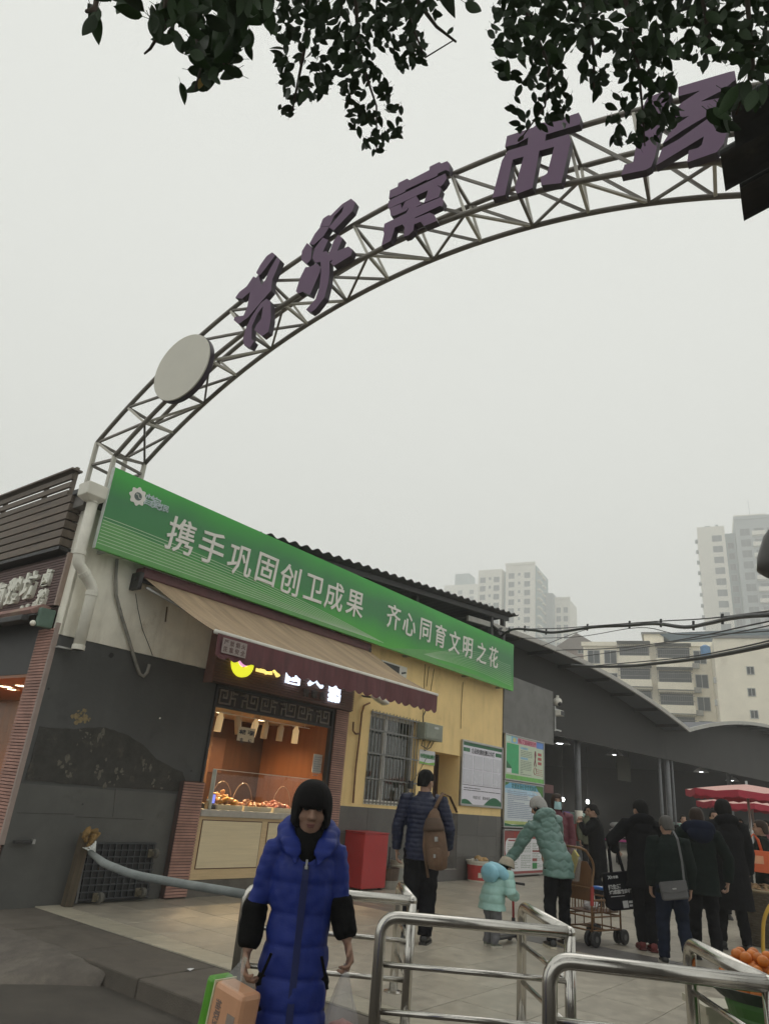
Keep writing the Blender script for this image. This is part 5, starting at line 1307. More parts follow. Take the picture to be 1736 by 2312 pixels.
# ================================================================== stainless barriers (foreground)
def smooth_path(pts, r=0.10, n=7):
    out = [Vector(pts[0])]
    for i in range(1, len(pts) - 1):
        p, a, c = Vector(pts[i]), Vector(pts[i - 1]), Vector(pts[i + 1])
        u_, v_ = (a - p).normalized(), (c - p).normalized()
        rr_ = min(r, (a - p).length * .45, (c - p).length * .45)
        s_, e_ = p + u_ * rr_, p + v_ * rr_
        for k in range(n + 1):
            t = k / n
            out.append(s_ * (1 - t) ** 2 + p * 2 * t * (1 - t) + e_ * t ** 2)
    out.append(Vector(pts[-1])); return out
RZH = 0.745
def barrier(label, L, Rr, ret, r=0.036, zb=(0, 0, 0)):
    base = (L + Rr) / 2; base.z = 0
    o = thing('barrier', label, 'railing', T(*base), 'staggered stainless barriers at the market entrance')
    l, rr_, re = L - base, Rr - base, ret - base
    up = lambda p, z: V(p.x, p.y, z)
    part('top_rail', M_steel, lambda s: s.tube(smooth_path([up(l, zb[0]), up(l, RZH), up(rr_, RZH)], 0.11), r, 14), o, smooth=True)
    part('return_rail', M_steel, lambda s: s.tube(smooth_path([up(rr_, RZH), up(re, RZH), up(re, zb[2])], 0.11), r, 14), o, smooth=True)
    part('corner_post', M_steel, lambda s: s.tube([up(rr_, zb[1]), up(rr_, RZH)], r * 0.98, 14), o, smooth=True)
    part('corner_elbow', M_steel, lambda s: s.ell((rr_.x, rr_.y, RZH), r * 1.06, r * 1.06, r * 1.06, 14, 8), o, smooth=True)
    for z in (0.50, 0.27):
        part('lower_rail', M_steel, lambda s: s.tube([up(l, z), up(rr_, z)], 0.0165, 10), o, smooth=True)
        part('lower_rail', M_steel, lambda s: s.tube([up(rr_, z), up(re, z)], 0.0165, 10), o, smooth=True)
    for p, z in ((l, zb[0]), (rr_, zb[1]), (re, zb[2])):
        part('base_flange', M_steel, lambda s: s.lathe([(0.075, z), (0.075, z + 0.008), (0.045, z + 0.016)], 16, c=(p.x, p.y, 0)), o)
    return o
A_l, A_r, A_e = gz(560, 2000, RZH), gz(930, 2034, RZH), gz(903, 1998, RZH)
barrier('stainless barrier half hidden behind the woman in blue', A_l, A_r, A_e, 0.034, (-0.14, 0, 0))
barrier('stainless barrier in the middle, with its left bend beside the woman in blue', gz(862, 2068, RZH), gz(1285, 2106, RZH), gz(1178, 2044, RZH), 0.034, (-0.14, 0, 0))
barrier('nearest stainless barrier at the lower right corner, with a dented bend', gz(1240, 2165, RZH), gz(1736, 2223, RZH), gz(1553, 2128, RZH), 0.037, (-0.14, 0, 0))
hs_ = thing('padded_pole', 'grey foam wrapped bent pole from the wall to the first barrier', 'pole', T(*P0))
hpts = [FM @ V(*fpt(205, 1925, 0.30)), FM @ V(*fpt(232, 1945, 0.62))]
e_ = V(A_l.x, A_l.y, 0.70)
m_ = gz(300, 1977, 0.70)
path = [hpts[0], hpts[1], V(*m_) * 0.5 + (hpts[1] * 0.5 + e_ * 0.5) * 0.5, (hpts[1] * .3 + e_ * .7), e_]
path = [hpts[0]] + [V(*p) for p in (gz(237, 1950, 0.73), gz(300, 1975, 0.705), gz(380, 1990, 0.69), gz(470, 2005, 0.69))] + [V(A_l.x, A_l.y, 0.69)]
path = smooth_path(path, 0.25, 5)
part('foam_sleeve', mat('grey_foam', (0.20, 0.22, 0.215), 0.8, var=0.2, vs=9, bump=0.3, bs=90), lambda s: s.tube([p - P0 for p in path], 0.030, 12), hs_, smooth=True)
part('torn_end', mat('torn_foam', (0.55, 0.56, 0.53), 0.8, var=0.4, vs=30), lambda s: [s.tube([path[0] - P0 + V(.01 * k, 0, 0), path[0] - P0 + V(.01 * k - .03, .02 * (k - 1), 0.03 + .02 * k), path[0] - P0 + V(.02 * k - .08, .03 * (k - 2), 0.05)], [0.016, 0.01, 0.003], 5) for k in range(5)], hs_)
# ================================================================== market hall
HA = R(46.5)
HU = Vector((math.sin(HA), math.cos(HA), 0)); HN = Vector((math.cos(HA), -math.sin(HA), 0))
HO = P0 + FU * 11.4 - FN * 0.4
HM = frame(HU, HO)
def hq(x, y, v=0.0):
    p = HM.inverted() @ onpl(x, y, HO + HN * v, HN); return p.x, p.z
hall = thing('market_hall', 'open fronted dark market hall under two curved grey roofs', 'market hall', HM)
M_fas = mat('hall_fascia', (0.028, 0.027, 0.026), 0.7, var=0.15, vs=1.2, stretch=(1, 1, 0.3), stain=(0.02, 0.02, 0.02), ss=1.2, st=0.55)
M_roofg = mat('hall_roof_sheet', (0.20, 0.20, 0.195), 0.6, var=0.2, vs=1.5)
M_edge = mat('roof_edge_trim', (0.42, 0.41, 0.38), 0.55, var=0.15)
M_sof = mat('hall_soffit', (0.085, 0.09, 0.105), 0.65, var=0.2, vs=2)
WH, RISE, OV, DEP = 9.7, 1.12, 0.8, 26.0
def arcz(s, c): return 5.38 - RISE * ((s - c) / WH) ** 2
for vi, c in enumerate((-2.1, 17.3)):
    lo_ = -4.2 if vi == 0 else c - WH; hi_ = c + WH
    N = 36
    xs_ = [lo_ + (hi_ - lo_) * i / N for i in range(N + 1)]
    def vault(s):
        for (y0, y1, dz0, dz1) in ((-OV, DEP, 0.0, 0.05),):
            vs = []
            for x in xs_:
                z = arcz(x, c)
                vs += [(x, y0, z), (x, y1, z), (x, y0, z + 0.05), (x, y1, z + 0.05)]
            fs = []
            for i in range(N):
                a, e = i * 4, i * 4 + 4
                fs += [(a, a + 1, e + 1, e), (a + 2, e + 2, e + 3, a + 3), (a, e, e + 2, a + 2), (a + 1, a + 3, e + 3, e + 1)]
            fs += [(0, 2, 3, 1), (N * 4, N * 4 + 1, N * 4 + 3, N * 4 + 2)]
            s.add(vs, fs)
    part('curved_roof', M_sof, vault, hall, smooth=False)
    part('roof_edge', M_edge, lambda s: s.rings([[(x, -OV - 0.06, arcz(x, c) - 0.05), (x, -OV - 0.003, arcz(x, c) - 0.05), (x, -OV - 0.003, arcz(x, c) + 0.07), (x, -OV - 0.06, arcz(x, c) + 0.07)] for x in xs_]), hall)
    def fas(s):
        pts_ = [(x, arcz(x, c) - 0.005) for x in xs_]
        s.prism([(lo_, 3.33)] + [(hi_ - 0.01, 3.33)] + pts_[::-1], 0.08)
    part('fascia', M_fas, fas, hall)
    for k in range(13):
        x = c - WH + 0.8 + k * 1.5
        if x < lo_ or x > hi_: continue
        z = arcz(x, c)
        part('purlin', M_dark, lambda s: s.box(x - 0.045, x + 0.045, -OV + 0.02, -0.002, z - 0.10, z - 0.012), hall)
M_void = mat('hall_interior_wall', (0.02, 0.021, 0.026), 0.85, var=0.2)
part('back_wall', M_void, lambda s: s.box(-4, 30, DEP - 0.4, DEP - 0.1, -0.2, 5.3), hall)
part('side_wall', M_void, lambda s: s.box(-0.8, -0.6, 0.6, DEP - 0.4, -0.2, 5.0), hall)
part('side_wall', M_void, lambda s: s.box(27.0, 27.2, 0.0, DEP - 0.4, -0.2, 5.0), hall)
M_col = mat('hall_column', (0.16, 0.165, 0.175), 0.5, var=0.2)
for (px, py, v, r) in ((1305, 1800, -0.35, 0.085), (1492, 1800, -0.2, 0.05), (1509, 1800, -0.15, 0.09), (1521, 1800, -0.1, 0.035), (1648, 1800, -3.0, 0.10)):
    x = hq(px, py, v)[0]
    part('column', M_col, lambda s: s.tube([(x, -v, -0.1), (x, -v, 4.2)], r, 12), hall, smooth=True)
x = hq(1305, 1800, -.35)[0]
part('column_wrap', mat('red_wrap', (0.36, 0.06, 0.05), 0.6, var=0.2), lambda s: s.tube([(x, .35, 0.72), (x, .35, 1.15)], 0.13, 12), hall, smooth=True)
part('column_wrap', M_white, lambda s: s.tube([(x, .35, 1.17), (x, .35, 1.5)], 0.11, 12), hall, smooth=True)
# hanging lamps
M_shade = mat('lamp_shade_grey', (0.45, 0.45, 0.45), 0.4, metal=0.4)
pl = [(1263, 1676, 1.2, 'big grey pendant lamp nearest the grey panel at the hall front', 0.32), (1387, 1702, 2.5, 'glowing pendant lamp hanging at the middle of the hall front', 0.30), (1582, 1741, 3.0, 'pendant lamp right of the hall columns, nearest to them', 0.34),
      (1652, 1761, 4.0, 'pendant lamp in the middle of the three above the red parasols', 0.34), (1716, 1767, 5.0, 'rightmost pendant lamp above the red parasols', 0.32), (1437, 1785, 14.0, 'small lamp glinting deep in the dark hall', 0.35), (1421, 1792, 17.0, 'faint smaller lamp deepest in the dark hall', 0.35), (1449, 1757, 11.0, 'dim lamp left of the hall columns', 0.35), (1731, 1821, 3.0, 'low bright lamp under the parasols at the right edge', 0.2)]
for (px, py, dv, lab, r) in pl:
    x, z = hq(px, py, -dv)
    L = thing('pendant_lamp', lab, 'pendant lamp', HM @ T(x, dv, z), 'pendant lamps in the market hall')
    part('lamp_shade', M_shade, lambda s: s.lathe([(0.03, 0.2), (0.05, 0.16), (r * .55, 0.10), (r, -0.05), (r * .97, -0.055), (r * .5, 0.085), (0.03, 0.13)], 18, cap=False), L, smooth=True)
    part('bulb', M_lampw, lambda s: s.ell((0, 0, 0.0), r * .42, r * .42, 0.05, 10, 6), L, smooth=True)
    zt_ = arcz(x, -2.1 if x < 7.6 else 17.3)
    part('cord', M_black, lambda s: s.tube([(0, 0, 0.2), (0, 0, max(0.5, min(zt_ - z, 3.0)))], 0.01, 5), L)
for (px, py, dv, lab) in ((1270, 1805, 7, 'left bare bulb glowing over the stalls'), (1326, 1810, 7, 'right bare bulb glowing over the stalls')):
    x, z = hq(px, py, -dv)
    L = thing('bare_bulb', lab, 'light bulb', HM @ T(x, dv, z), 'bare bulbs in the hall')
    part('bulb', M_lampw, lambda s: s.ell((0, 0, 0), 0.075, 0.075, 0.085, 10, 6), L, smooth=True)
    part('cord', M_black, lambda s: s.tube([(0, 0, 0.08), (0, 0, 2.4)], 0.01, 5), L)
    la = bpy.data.lights.new('bulb_light', 'POINT'); la.energy = 130; la.color = (1.0, 0.95, 0.85); la.shadow_soft_size = 0.08
    lo = bpy.data.objects.new('bulb_light', la); COL.objects.link(lo); lo.parent = L; lo.location = (0, -0.2, -0.25)
x, z = hq(1366, 1816, -14)
L = thing('tube_lights', 'row of cold white tube lights far back in the hall', 'light', HM @ T(x, 14, z))
part('tube_lamp', M_lampw, lambda s: [s.tube([(-0.5 + k * 0.36, 0, 0.03 * (k % 2)), (-0.26 + k * 0.36, 0, 0.03 * (k % 2))], 0.03, 6) for k in range(4)], L)
part('lamp_holder', M_dark, lambda s: s.box(-0.6, 1.0, 0.03, 0.08, 0.02, 0.09), L)
for k, (x, y) in enumerate(((3.0, 5.0), (12.0, 6.0))):  # fill points added to brighten the hall, set at no lamp
    la = bpy.data.lights.new('hall_fill_light', 'POINT'); la.energy = 8; la.color = (0.95, 0.97, 1.0); la.shadow_soft_size = 0.3
    lo = bpy.data.objects.new('hall_fill_light', la); COL.objects.link(lo); lo.matrix_world = HM @ T(x, y, 3.0)
x, z = hq(1408, 1735, -2.0)
hb = thing('hanging_banner', 'dim square sign board hanging in the dark upper hall', 'sign', HM @ T(x, 2.0, z))
part('board', mat('dim_board', (0.07, 0.07, 0.055), 0.7, var=0.2), lambda s: s.box(-0.5, 0.5, 0, 0.03, -0.42, 0.42), hb)
part('hanger', M_black, lambda s: [s.tube([(x_, 0.015, 0.42), (x_, 0.015, 0.9)], 0.01, 5) for x_ in (-.4, .4)], hb)
# stalls in the hall
M_cloth = [mat('stall_white', (0.5, 0.5, 0.48), 0.8, var=0.15), mat('stall_red', (0.35, 0.06, 0.08), 0.7, var=0.2), mat('stall_mint', (0.33, 0.48, 0.42), 0.7, var=0.2), mat('stall_purple', (0.16, 0.1, 0.3), 0.7, var=0.2), mat('stall_magenta', (0.42, 0.04, 0.2), 0.6, var=0.1)]
def stall(px, py, wd, dp, ht, lab, goods, seed):
    p = gz(px, py, 0)
    o = thing('market_stall', lab, 'stall', Matrix.Translation(p) @ Matrix.Rotation(R(90) - HA, 4, 'Z'), 'stalls inside the market hall')
    part('table', M_dark, lambda s: (s.box(-wd / 2, wd / 2, 0, dp, ht - 0.05, ht), s.box(-wd / 2 + .05, wd / 2 - .05, 0.05, 0.1, 0.02, ht - .05)), o)
    part('table_leg', M_dark, lambda s: [s.box(x, x + .05, y, y + .05, 0, ht - .05) for x in (-wd / 2, wd / 2 - .05) for y in (0, dp - .05)], o)
    r = random.Random(seed)
    for k, g in enumerate(goods):
        w_ = wd / len(goods)
        x = -wd / 2 + w_ * (k + .5)
        part('goods_bundle', M_cloth[g], lambda s: s.rings([[(x + sx * w_ * .44 * f, dp * .5 + sy * dp * .44 * f, ht + z) for sx, sy in ((-1, -1), (1, -1), (1, 1), (-1, 1))] for f, z in ((1, 0.0), (1.02, 0.3), (0.85, 0.5 + r.random() * .3))]), o, bevel=0.03)
    return o
stall(1272, 1952, 1.3, 0.8, 0.72, 'far stall with white and purple bundles left of the hall column', (0, 0, 3), 1)
stall(1340, 1950, 1.3, 0.8, 0.66, 'far stall with mint boxes and red bags behind the woman in black', (2, 2, 1), 2)
stall(1560, 1962, 1.9, 0.8, 0.75, 'far dim stall behind the group of shoppers', (1, 2, 0, 1), 3)
stall(1705, 1975, 1.6, 0.8, 0.8, 'stall with green and red goods at the right edge', (2, 1, 0), 4)
p = gz(1395, 1950, 0)
for k in range(3):
    o = thing('white_sack', ('lowest', 'middle', 'top')[k] + ' white sack of the stack beside the woman in black', 'sack', Matrix.Translation(p + V(0, 0, 0.74 + k * 0.17)) @ RZ(40 + 5 * k) @ Matrix.Scale(0.55, 4), 'stacked white sacks')
    s = MB(); s.ell((0, 0, 0.16), 0.55, 0.36, 0.17, 16, 10)
    s.v = [tuple(Vector(q) + Vector((0, 0, 0.02 * noise.noise(Vector(q) * 6)))) for q in s.v]
    s.build('sack_body', M_cloth[0], o, smooth=True)
    part('tied_corner', M_cloth[0], lambda s: [s.ell((x, y, 0.16), 0.05, 0.05, 0.05, 8, 5) for x in (-.5, .5) for y in (-.2, .2)], o)
o = thing('goods_table', 'low table with a magenta cloth carrying the white sacks', 'table', Matrix.Translation(p) @ RZ(40))
part('table', MATS['stall_magenta'], lambda s: s.box(-0.45, 0.45, -0.35, 0.35, 0.68, 0.735), o)
part('table_leg', M_dark, lambda s: [s.box(x, x + .06, y, y + .06, 0, 0.68) for x in (-.42, .36) for y in (-.3, .24)], o)

# red parasols over the stalls at the right
M_par = mat('parasol_red', (0.62, 0.36, 0.32), 0.7, var=0.08, vs=2)
M_parv = mat('parasol_red_dark', (0.38, 0.025, 0.05), 0.7, var=0.08)
def parasol(px, py, dist, rad, lab, rot):
    d = ray(px, py); p = CP + d * (dist / math.hypot(d.x, d.y))
    o = thing('parasol', lab, 'parasol', Matrix.Translation((p.x, p.y, 0)) @ RZ(rot), 'red parasols over the stalls')
    zt = p.z; n = 8; drop = rad * 0.14
    def can(s):
        vs = [(0, 0, zt)]; fs = []
        rings_ = 5
        for k in range(1, rings_ + 1):
            f = k / rings_
            for i in range(n * 4):
                a = 2 * math.pi * i / (n * 4); t = abs(((i % 4) / 4) - .5) * 2
                rr_ = rad * f * (math.cos(math.pi / n) / math.cos((a % (2 * math.pi / n)) - math.pi / n))
                vs.append((rr_ * math.cos(a), rr_ * math.sin(a), zt - drop * f ** 1.15 - 0.03 * f * (1 - t) * rad))
        m = n * 4
        for i in range(m): fs.append((0, 1 + i, 1 + (i + 1) % m))
        for k in range(rings_ - 1):
            for i in range(m):
                fs.append((1 + k * m + i, 1 + (k + 1) * m + i, 1 + (k + 1) * m + (i + 1) % m, 1 + k * m + (i + 1) % m))
        s.add(vs, fs)
    part('canopy', M_par, can, o)
    def val(s):
        m = n * 8; vs = []
        for i in range(m):
            a = 2 * math.pi * i / m
            rr_ = rad * (math.cos(math.pi / n) / math.cos((a % (2 * math.pi / n)) - math.pi / n))
            t = abs((((i / 8) % 1)) - .5) * 2
            zz = zt - drop - 0.03 * (1 - t) * rad
            vs += [(rr_ * 1.002 * math.cos(a), rr_ * 1.002 * math.sin(a), zz + 0.005), (rr_ * 1.004 * math.cos(a), rr_ * 1.004 * math.sin(a), zz - 0.10 - 0.025 * (i % 2))]
        s.add(vs, [(2 * i, 2 * ((i + 1) % m), 2 * ((i + 1) % m) + 1, 2 * i + 1) for i in range(m)])
    part('valance', M_parv, val, o)
    part('pole', M_alu, lambda s: s.tube([(0, 0, 0), (0, 0, zt + 0.06)], 0.022, 8), o, smooth=True)
    for i in range(n):
        a = 2 * math.pi * i / n
        part('rib', M_alu, lambda s: s.tube([(0, 0, zt - 0.05), (rad * .97 * math.cos(a), rad * .97 * math.sin(a), zt - drop * .97 - 0.02)], 0.007, 5), o)
    part('base', M_dark, lambda s: s.lathe([(0.28, 0), (0.28, 0.06), (0.05, 0.1)], 16), o)
    return o
parasol(1684, 1771, 15.5, 1.08, 'front red parasol with a dark red valance at the right edge', 10)
parasol(1694, 1800, 19.0, 1.15, 'second red parasol, lower and behind the front one', 20)

# ================================================================== houses and towers behind
M_cream = mat('house_cream', (0.86, 0.80, 0.66), 0.85, var=0.10, vs=0.4, stain=(0.58, 0.52, 0.40), ss=0.5, st=0.58, sa=0.6)
M_pale = mat('tower_pale', (0.70, 0.67, 0.58), 0.85, var=0.08, vs=0.15)
M_teal = mat('tower_teal', (0.20, 0.27, 0.27), 0.8, var=0.1, vs=0.2)
M_tealp = mat('tower_grey_teal', (0.30, 0.33, 0.33), 0.8, var=0.1, vs=0.2)
M_win = mat('far_glass', (0.05, 0.06, 0.065), 0.25, var=0.2)
M_wfr = mat('far_window_frame', (0.42, 0.42, 0.40), 0.6)
M_gril = mat('balcony_grille', (0.22, 0.22, 0.215), 0.6, var=0.2)
wcache = {}
def winmesh(w_, h_):
    k = (round(w_, 2), round(h_, 2))
    if k not in wcache:
        s = MB(); s.box(-w_ / 2, w_ / 2, -0.02, 0.05, 0, h_)
        f = MB(); t = 0.07
        for q in ((-w_ / 2 - t, w_ / 2 + t, -t, 0), (-w_ / 2 - t, w_ / 2 + t, h_, h_ + t), (-w_ / 2 - t, -w_ / 2, 0, h_), (w_ / 2, w_ / 2 + t, 0, h_), (-0.03, 0.03, 0, h_)):
            f.box(q[0], q[1], -0.07, 0.04, q[2], q[3])
        wcache[k] = (s.mesh('pane', M_win), f.mesh('window', M_wfr))
    return wcache[k]
def window_at(par, x, z, w_, h_, M0=I4):
    pm, fm = winmesh(w_, h_)
    f = put('window', fm, par, M0 @ T(x, 0, z))
    put('pane', pm, f, I4)
def tower_frame(px, py, dist, az):
    d = ray(px, py); p = CP + d * (dist / math.hypot(d.x, d.y))
    u_ = Vector((math.sin(R(az)), math.cos(R(az)), 0))
    return u_, p
def far_house(name, label, px0, px1, py, dist, az, dep, m, z0=-0.2, cat='building', group=None, roofm=None):
    """front wall from picture column px0 to px1 with its top at row py; x along the wall, -y to the viewer"""
    u_, p = tower_frame(px0, py, dist, az)
    n_ = Vector((u_.y, -u_.x, 0))
    q = onpl(px1, py + (px1 - px0) * 0.05, p, n_)
    W = (q - p).dot(u_)
    M = frame(u_, Vector((p.x, p.y, 0)))
    if (M.to_3x3() @ Vector((0, -1, 0))).dot(CP - p) < 0: pass
    o = thing(name, label, cat, M, group)
    o['_w'] = W; o['_z'] = p.z
    part('wall', m, lambda s: s.box(0, W, 0, dep, z0, p.z), o)
    W_, Z_ = o['_w'], o['_z']
    del o['_w']; del o['_z']
    return o, W_, Z_
# left tower group
AZT = 118
def colx(o, px, py):
    bpy.context.view_layer.update()
    M = o.matrix_world
    return (M.inverted() @ onpl(px, py, M.translation, M.to_3x3() @ Vector((0, -1, 0)))).x
def colz(o, px, py):
    M = o.matrix_world
    return (M.inverted() @ onpl(px, py, M.translation, M.to_3x3() @ Vector((0, -1, 0)))).z
def block(o, x0, x1, y0, y1, Z, m, wins=(), w_=3.2, h_=3.1, zmin=40, small=(), st=5.1, cap=True):
    part('wall', m, lambda s: s.box(x0, x1, y0, y1, -0.2, Z), o)
    if cap: part('parapet', m, lambda s: s.box(x0 - .3, x1 + .3, y0 - .4, y0 + .5, Z + .005, Z + 1.5), o)
    for x, big in [(x, 1) for x in wins] + [(x, 0) for x in small]:
        z = Z - 4.6
        while z > zmin:
            a, c = (w_, h_) if big else (1.2, 1.6)
            window_at(o, x, z - c, a, c, T(0, y0, 0)); z -= st
t1, W, Z = far_house('apartment_tower', 'hazy pale tower above the corrugated roof, with three blank bays and window columns', 1080, 1133, 1288, 392, AZT, 27, M_pale)
lerp = lambda a, c, t: a + (c - a) * t
for x, big in ((0.2, 1), (0.78, 1), (0.5, 0)):
    z = Z - 4.6
    while z > 40:
        a, c = (3.2, 3.1) if big else (1.2, 1.6)
        window_at(t1, x * W, z - c, a, c); z -= 5.1
xa_, xb_, xc_ = colx(t1, 1134, 1300), colx(t1, 1143, 1290), colx(t1, 1208, 1290)
block(t1, xa_, xb_ - .02, 4.0, 27, Z - 0.8, M_teal, cap=False)
Zm = colz(t1, 1150, 1279)
block(t1, xb_, xc_, -1.1, 27, Zm, M_pale, (lerp(xb_, xc_, .2), lerp(xb_, xc_, .74)), small=(lerp(xb_, xc_, .47),))
part('side_wall', M_teal, lambda s: s.box(xc_ + .005, xc_ + 0.5, 0.2, 27, -0.2, Zm - 0.5), t1)
z = Zm - 3
while z > 40:
    part('balcony_slab', M_pale, lambda s: s.box(xc_ + 0.501, xc_ + 2.1, 2, 8.5, z - 0.9, z), t1)
    part('balcony_slab', M_pale, lambda s: s.box(xc_ + 0.501, xc_ + 1.6, 12.5, 18, z - 0.9, z), t1); z -= 5.1
block(t1, xc_ + .8, xc_ + 5.0, 19.5, 43, Zm - 11, M_tealp, cap=False)
block(t1, xc_ + 5.02, xc_ + 13.6, 24.0, 43, Zm - 14, M_pale, (xc_ + 7.2, xc_ + 11.2), 2.4, 3.1)
t2, W, Z = far_house('apartment_tower', 'low hazy pale tower farthest left, peeping over the corrugated roof', 1003, 1076, 1322, 513, AZT, 27, M_pale)
part('roof_tower', M_teal, lambda s: s.box(W * .28, W * .72, 3, 16, Z, Z + 9.5), t2)
for x in (.15, .5, .85):
    z = Z - 4.6
    while z > 75:
        window_at(t2, x * W, z - 3.1, 3.2, 3.1); z -= 5.1
# right tower
t3, W, Z = far_house('apartment_tower', 'tallest hazy tower at the right edge with balconies in a dark recess', 1572, 1634, 1191, 338, 115, 32, M_pale)
z = Z - 4.6
while z > 40:
    window_at(t3, W * .70, z - 3.0, 4.0, 3.0)
    part('side_ledge', M_tealp, lambda s: s.box(-1.2, -0.005, 4, 8, z - .7, z), t3)
    z -= 5.25
part('roof_tank', M_tealp, lambda s: (s.box(W * .3, W * .5, 2, 4, Z, Z + 1.2), s.box(W * .7, W * .8, 2, 4, Z, Z + 1.6)), t3)
xa_, xb_ = colx(t3, 1635, 1190), colx(t3, 1657, 1190)
block(t3, xa_, xb_ - .02, 5.4, 32, Z - 2.0, M_teal, (lerp(xa_, xb_, .5),), 2.4, 3.0, st=5.25, cap=False)
xc_ = colx(t3, 1790, 1180)
block(t3, xb_, xc_, -2.4, 32, Z + 1.6, M_tealp, [lerp(xb_, xc_, q) for q in (.16, .40, .62, .85)], 4.0, 3.4, st=5.25)
xd_ = colx(t3, 1727, 1157)
Zp = colz(t3, 1690, 1158)
part('penthouse', M_pale, lambda s: s.box(xb_ + .1, xd_, 2.0, 27, Z + 3.2, Zp), t3)
part('penthouse_mast', M_tealp, lambda s: s.tube([(lerp(xb_, xd_, .55), 6, Zp), (lerp(xb_, xd_, .55), 6, Zp + 9)], 0.09, 5), t3)
window_at(t3, lerp(xb_, xd_, .58), Zp - 7, 2.4, 3.5, T(0, 2.0, 0))
z = Z - 6.7
while z > 40:
    for (a, c) in ((.27, .50), (.72, .98)):
        x0_, x1_ = lerp(xb_, xc_, a), lerp(xb_, xc_, c)
        part('balcony', M_pale, lambda s: (s.box(x0_, x1_, -4.8, -2.41, z - 0.3, z), s.box(x0_, x1_, -4.8, -4.6, z, z + 1.6)), t3)
    z -= 5.25
# nearer cream block with grilled balconies
c1, W, Z = far_house('apartment_block', 'cream six storey block with caged balconies, directly behind the curved roof', 1316, 1606, 1459, 88, 113, 12, M_cream)
def caged(o, x, z, w_, h_, y0, dp_=1.1):
    b_ = part('balcony', M_cream, lambda s: (s.box(x, x + w_, y0 - dp_, y0 - .005, z - 0.12, z), s.box(x, x + w_, y0 - dp_, y0 - dp_ + 0.1, z, z + h_ * .38), s.box(x, x + 0.08, y0 - dp_ + .1, y0 - .005, z, z + h_ * .38), s.box(x + w_ - .08, x + w_, y0 - dp_ + .1, y0 - .005, z, z + h_ * .38)), o)
    def gr(s):
        k = 0
        while k * 0.22 < w_ - 0.05:
            s.box(x + 0.03 + k * 0.22, x + 0.06 + k * 0.22, y0 - dp_ + 0.02, y0 - dp_ + 0.05, z + h_ * .38 + .001, z + h_); k += 1
        for q in (0.55, 0.78, 1.0):
            s.box(x, x + w_, y0 - dp_ + 0.051, y0 - dp_ + 0.08, z + h_ * q - 0.05, z + h_ * q)
    part('grille', M_gril, gr, b_)
    part('window_strip', M_win, lambda s: s.box(x + 0.15, x + w_ - .15, y0 - 0.03, y0 - .006, z + 0.5, z + h_ - .1), b_)
    part('awning_sheet', M_gril, lambda s: s.box(x - .05, x + w_ + .05, y0 - dp_ - .3, y0 - .01, z + h_ + 0.03, z + h_ + 0.08), b_)
def fx(px, py=1550):   # picture column -> x along the block's wall
    M = c1.matrix_world
    n_ = (M.to_3x3() @ Vector((0, -1, 0)))
    return (M.inverted() @ onpl(px, py, M.translation, n_)).x
def fz(px, py):
    M = c1.matrix_world
    n_ = (M.to_3x3() @ Vector((0, -1, 0)))
    return (M.inverted() @ onpl(px, py, M.translation, n_)).z
bpy.context.view_layer.update()
rowz = [fz(1430, y) for y in (1504, 1557, 1607, 1660)]
for zr_ in rowz + [rowz[-1] - 3.0]:
    caged(c1, fx(1398), zr_, fx(1472) - fx(1398), 2.55, 0, 1.4)
    caged(c1, fx(1485), zr_ - 0.25, fx(1565) - fx(1485), 2.55, 0, 1.4)
    for px in (1342, 1380):
        window_at(c1, fx(px), zr_ + 0.3, 1.3, 1.5)
    window_at(c1, fx(1585), zr_ + 0.4, 1.2, 1.4)
    part('air_unit', M_wfr, lambda s: s.box(fx(1573) - .4, fx(1573) + .4, -0.45, -.005, zr_ - 0.2, zr_ + 0.35), c1)
part('parapet', M_cream, lambda s: s.box(-0.2, W + .2, -0.25, 0.2, Z, Z + 0.5), c1)
part('stair_house', M_cream, lambda s: s.box(fx(1459), fx(1505), 1.0, 6, Z, Z + 1.7), c1)
part('stair_house_cap', M_gril, lambda s: s.box(fx(1459) - .3, fx(1505) + .3, 0.7, 6.3, Z + 1.71, Z + 1.9), c1)
part('roof_shed', mat('roof_blue_grey', (0.10, 0.14, 0.165), 0.6, var=0.1), lambda s: s.prism([(fx(1494), Z + 1.75), (fx(1530), Z + 0.55), (W + 22, Z + 0.9), (W + 22, Z + 3.0)], 7, T(0, 0.8, 0)), c1)
c2, W2, Z2 = far_house('apartment_block', 'tall plain cream gable wall with three tiny windows at the right edge', 1608, 1790, 1441, 81, 113, 12, M_cream)
bpy.context.view_layer.update()
M2i = c2.matrix_world.inverted(); n2 = c2.matrix_world.to_3x3() @ Vector((0, -1, 0))
for (px, py) in ((1693, 1514), (1696, 1563), (1702, 1613), (1704, 1663)):
    q = M2i @ onpl(px, py, c2.matrix_world.translation, n2)
    window_at(c2, q.x, q.z - 0.35, 0.6, 0.7)
for (px, py) in ((1609, 1530), (1612, 1580), (1615, 1640)):
    q = M2i @ onpl(px, py, c2.matrix_world.translation, n2)
    part('drain_box', M_wfr, lambda s: s.box(q.x, q.x + .25, -0.3, -.005, q.z - .6, q.z), c2)
part('parapet', M_gril, lambda s: s.box(-0.15, W2 + .2, -0.2, 0.2, Z2, Z2 + 0.25), c2)
part('water_tank', mat('tank_blue', (0.08, 0.22, 0.42), 0.5), lambda s: s.lathe([(0.5, Z2 - 1.9), (0.5, Z2 - 0.9), (0.2, Z2 - .7)], 14, c=(-0.8, 0.2, 0)), c2)
c3, W3, Z3 = far_house('gabled_house', 'faded brick house with a low gable behind the cables, left of the cream block', 1262, 1352, 1466, 115, 112, 9, mat('house_brick', (0.25, 0.19, 0.16), 0.85, var=0.15, vs=0.6))
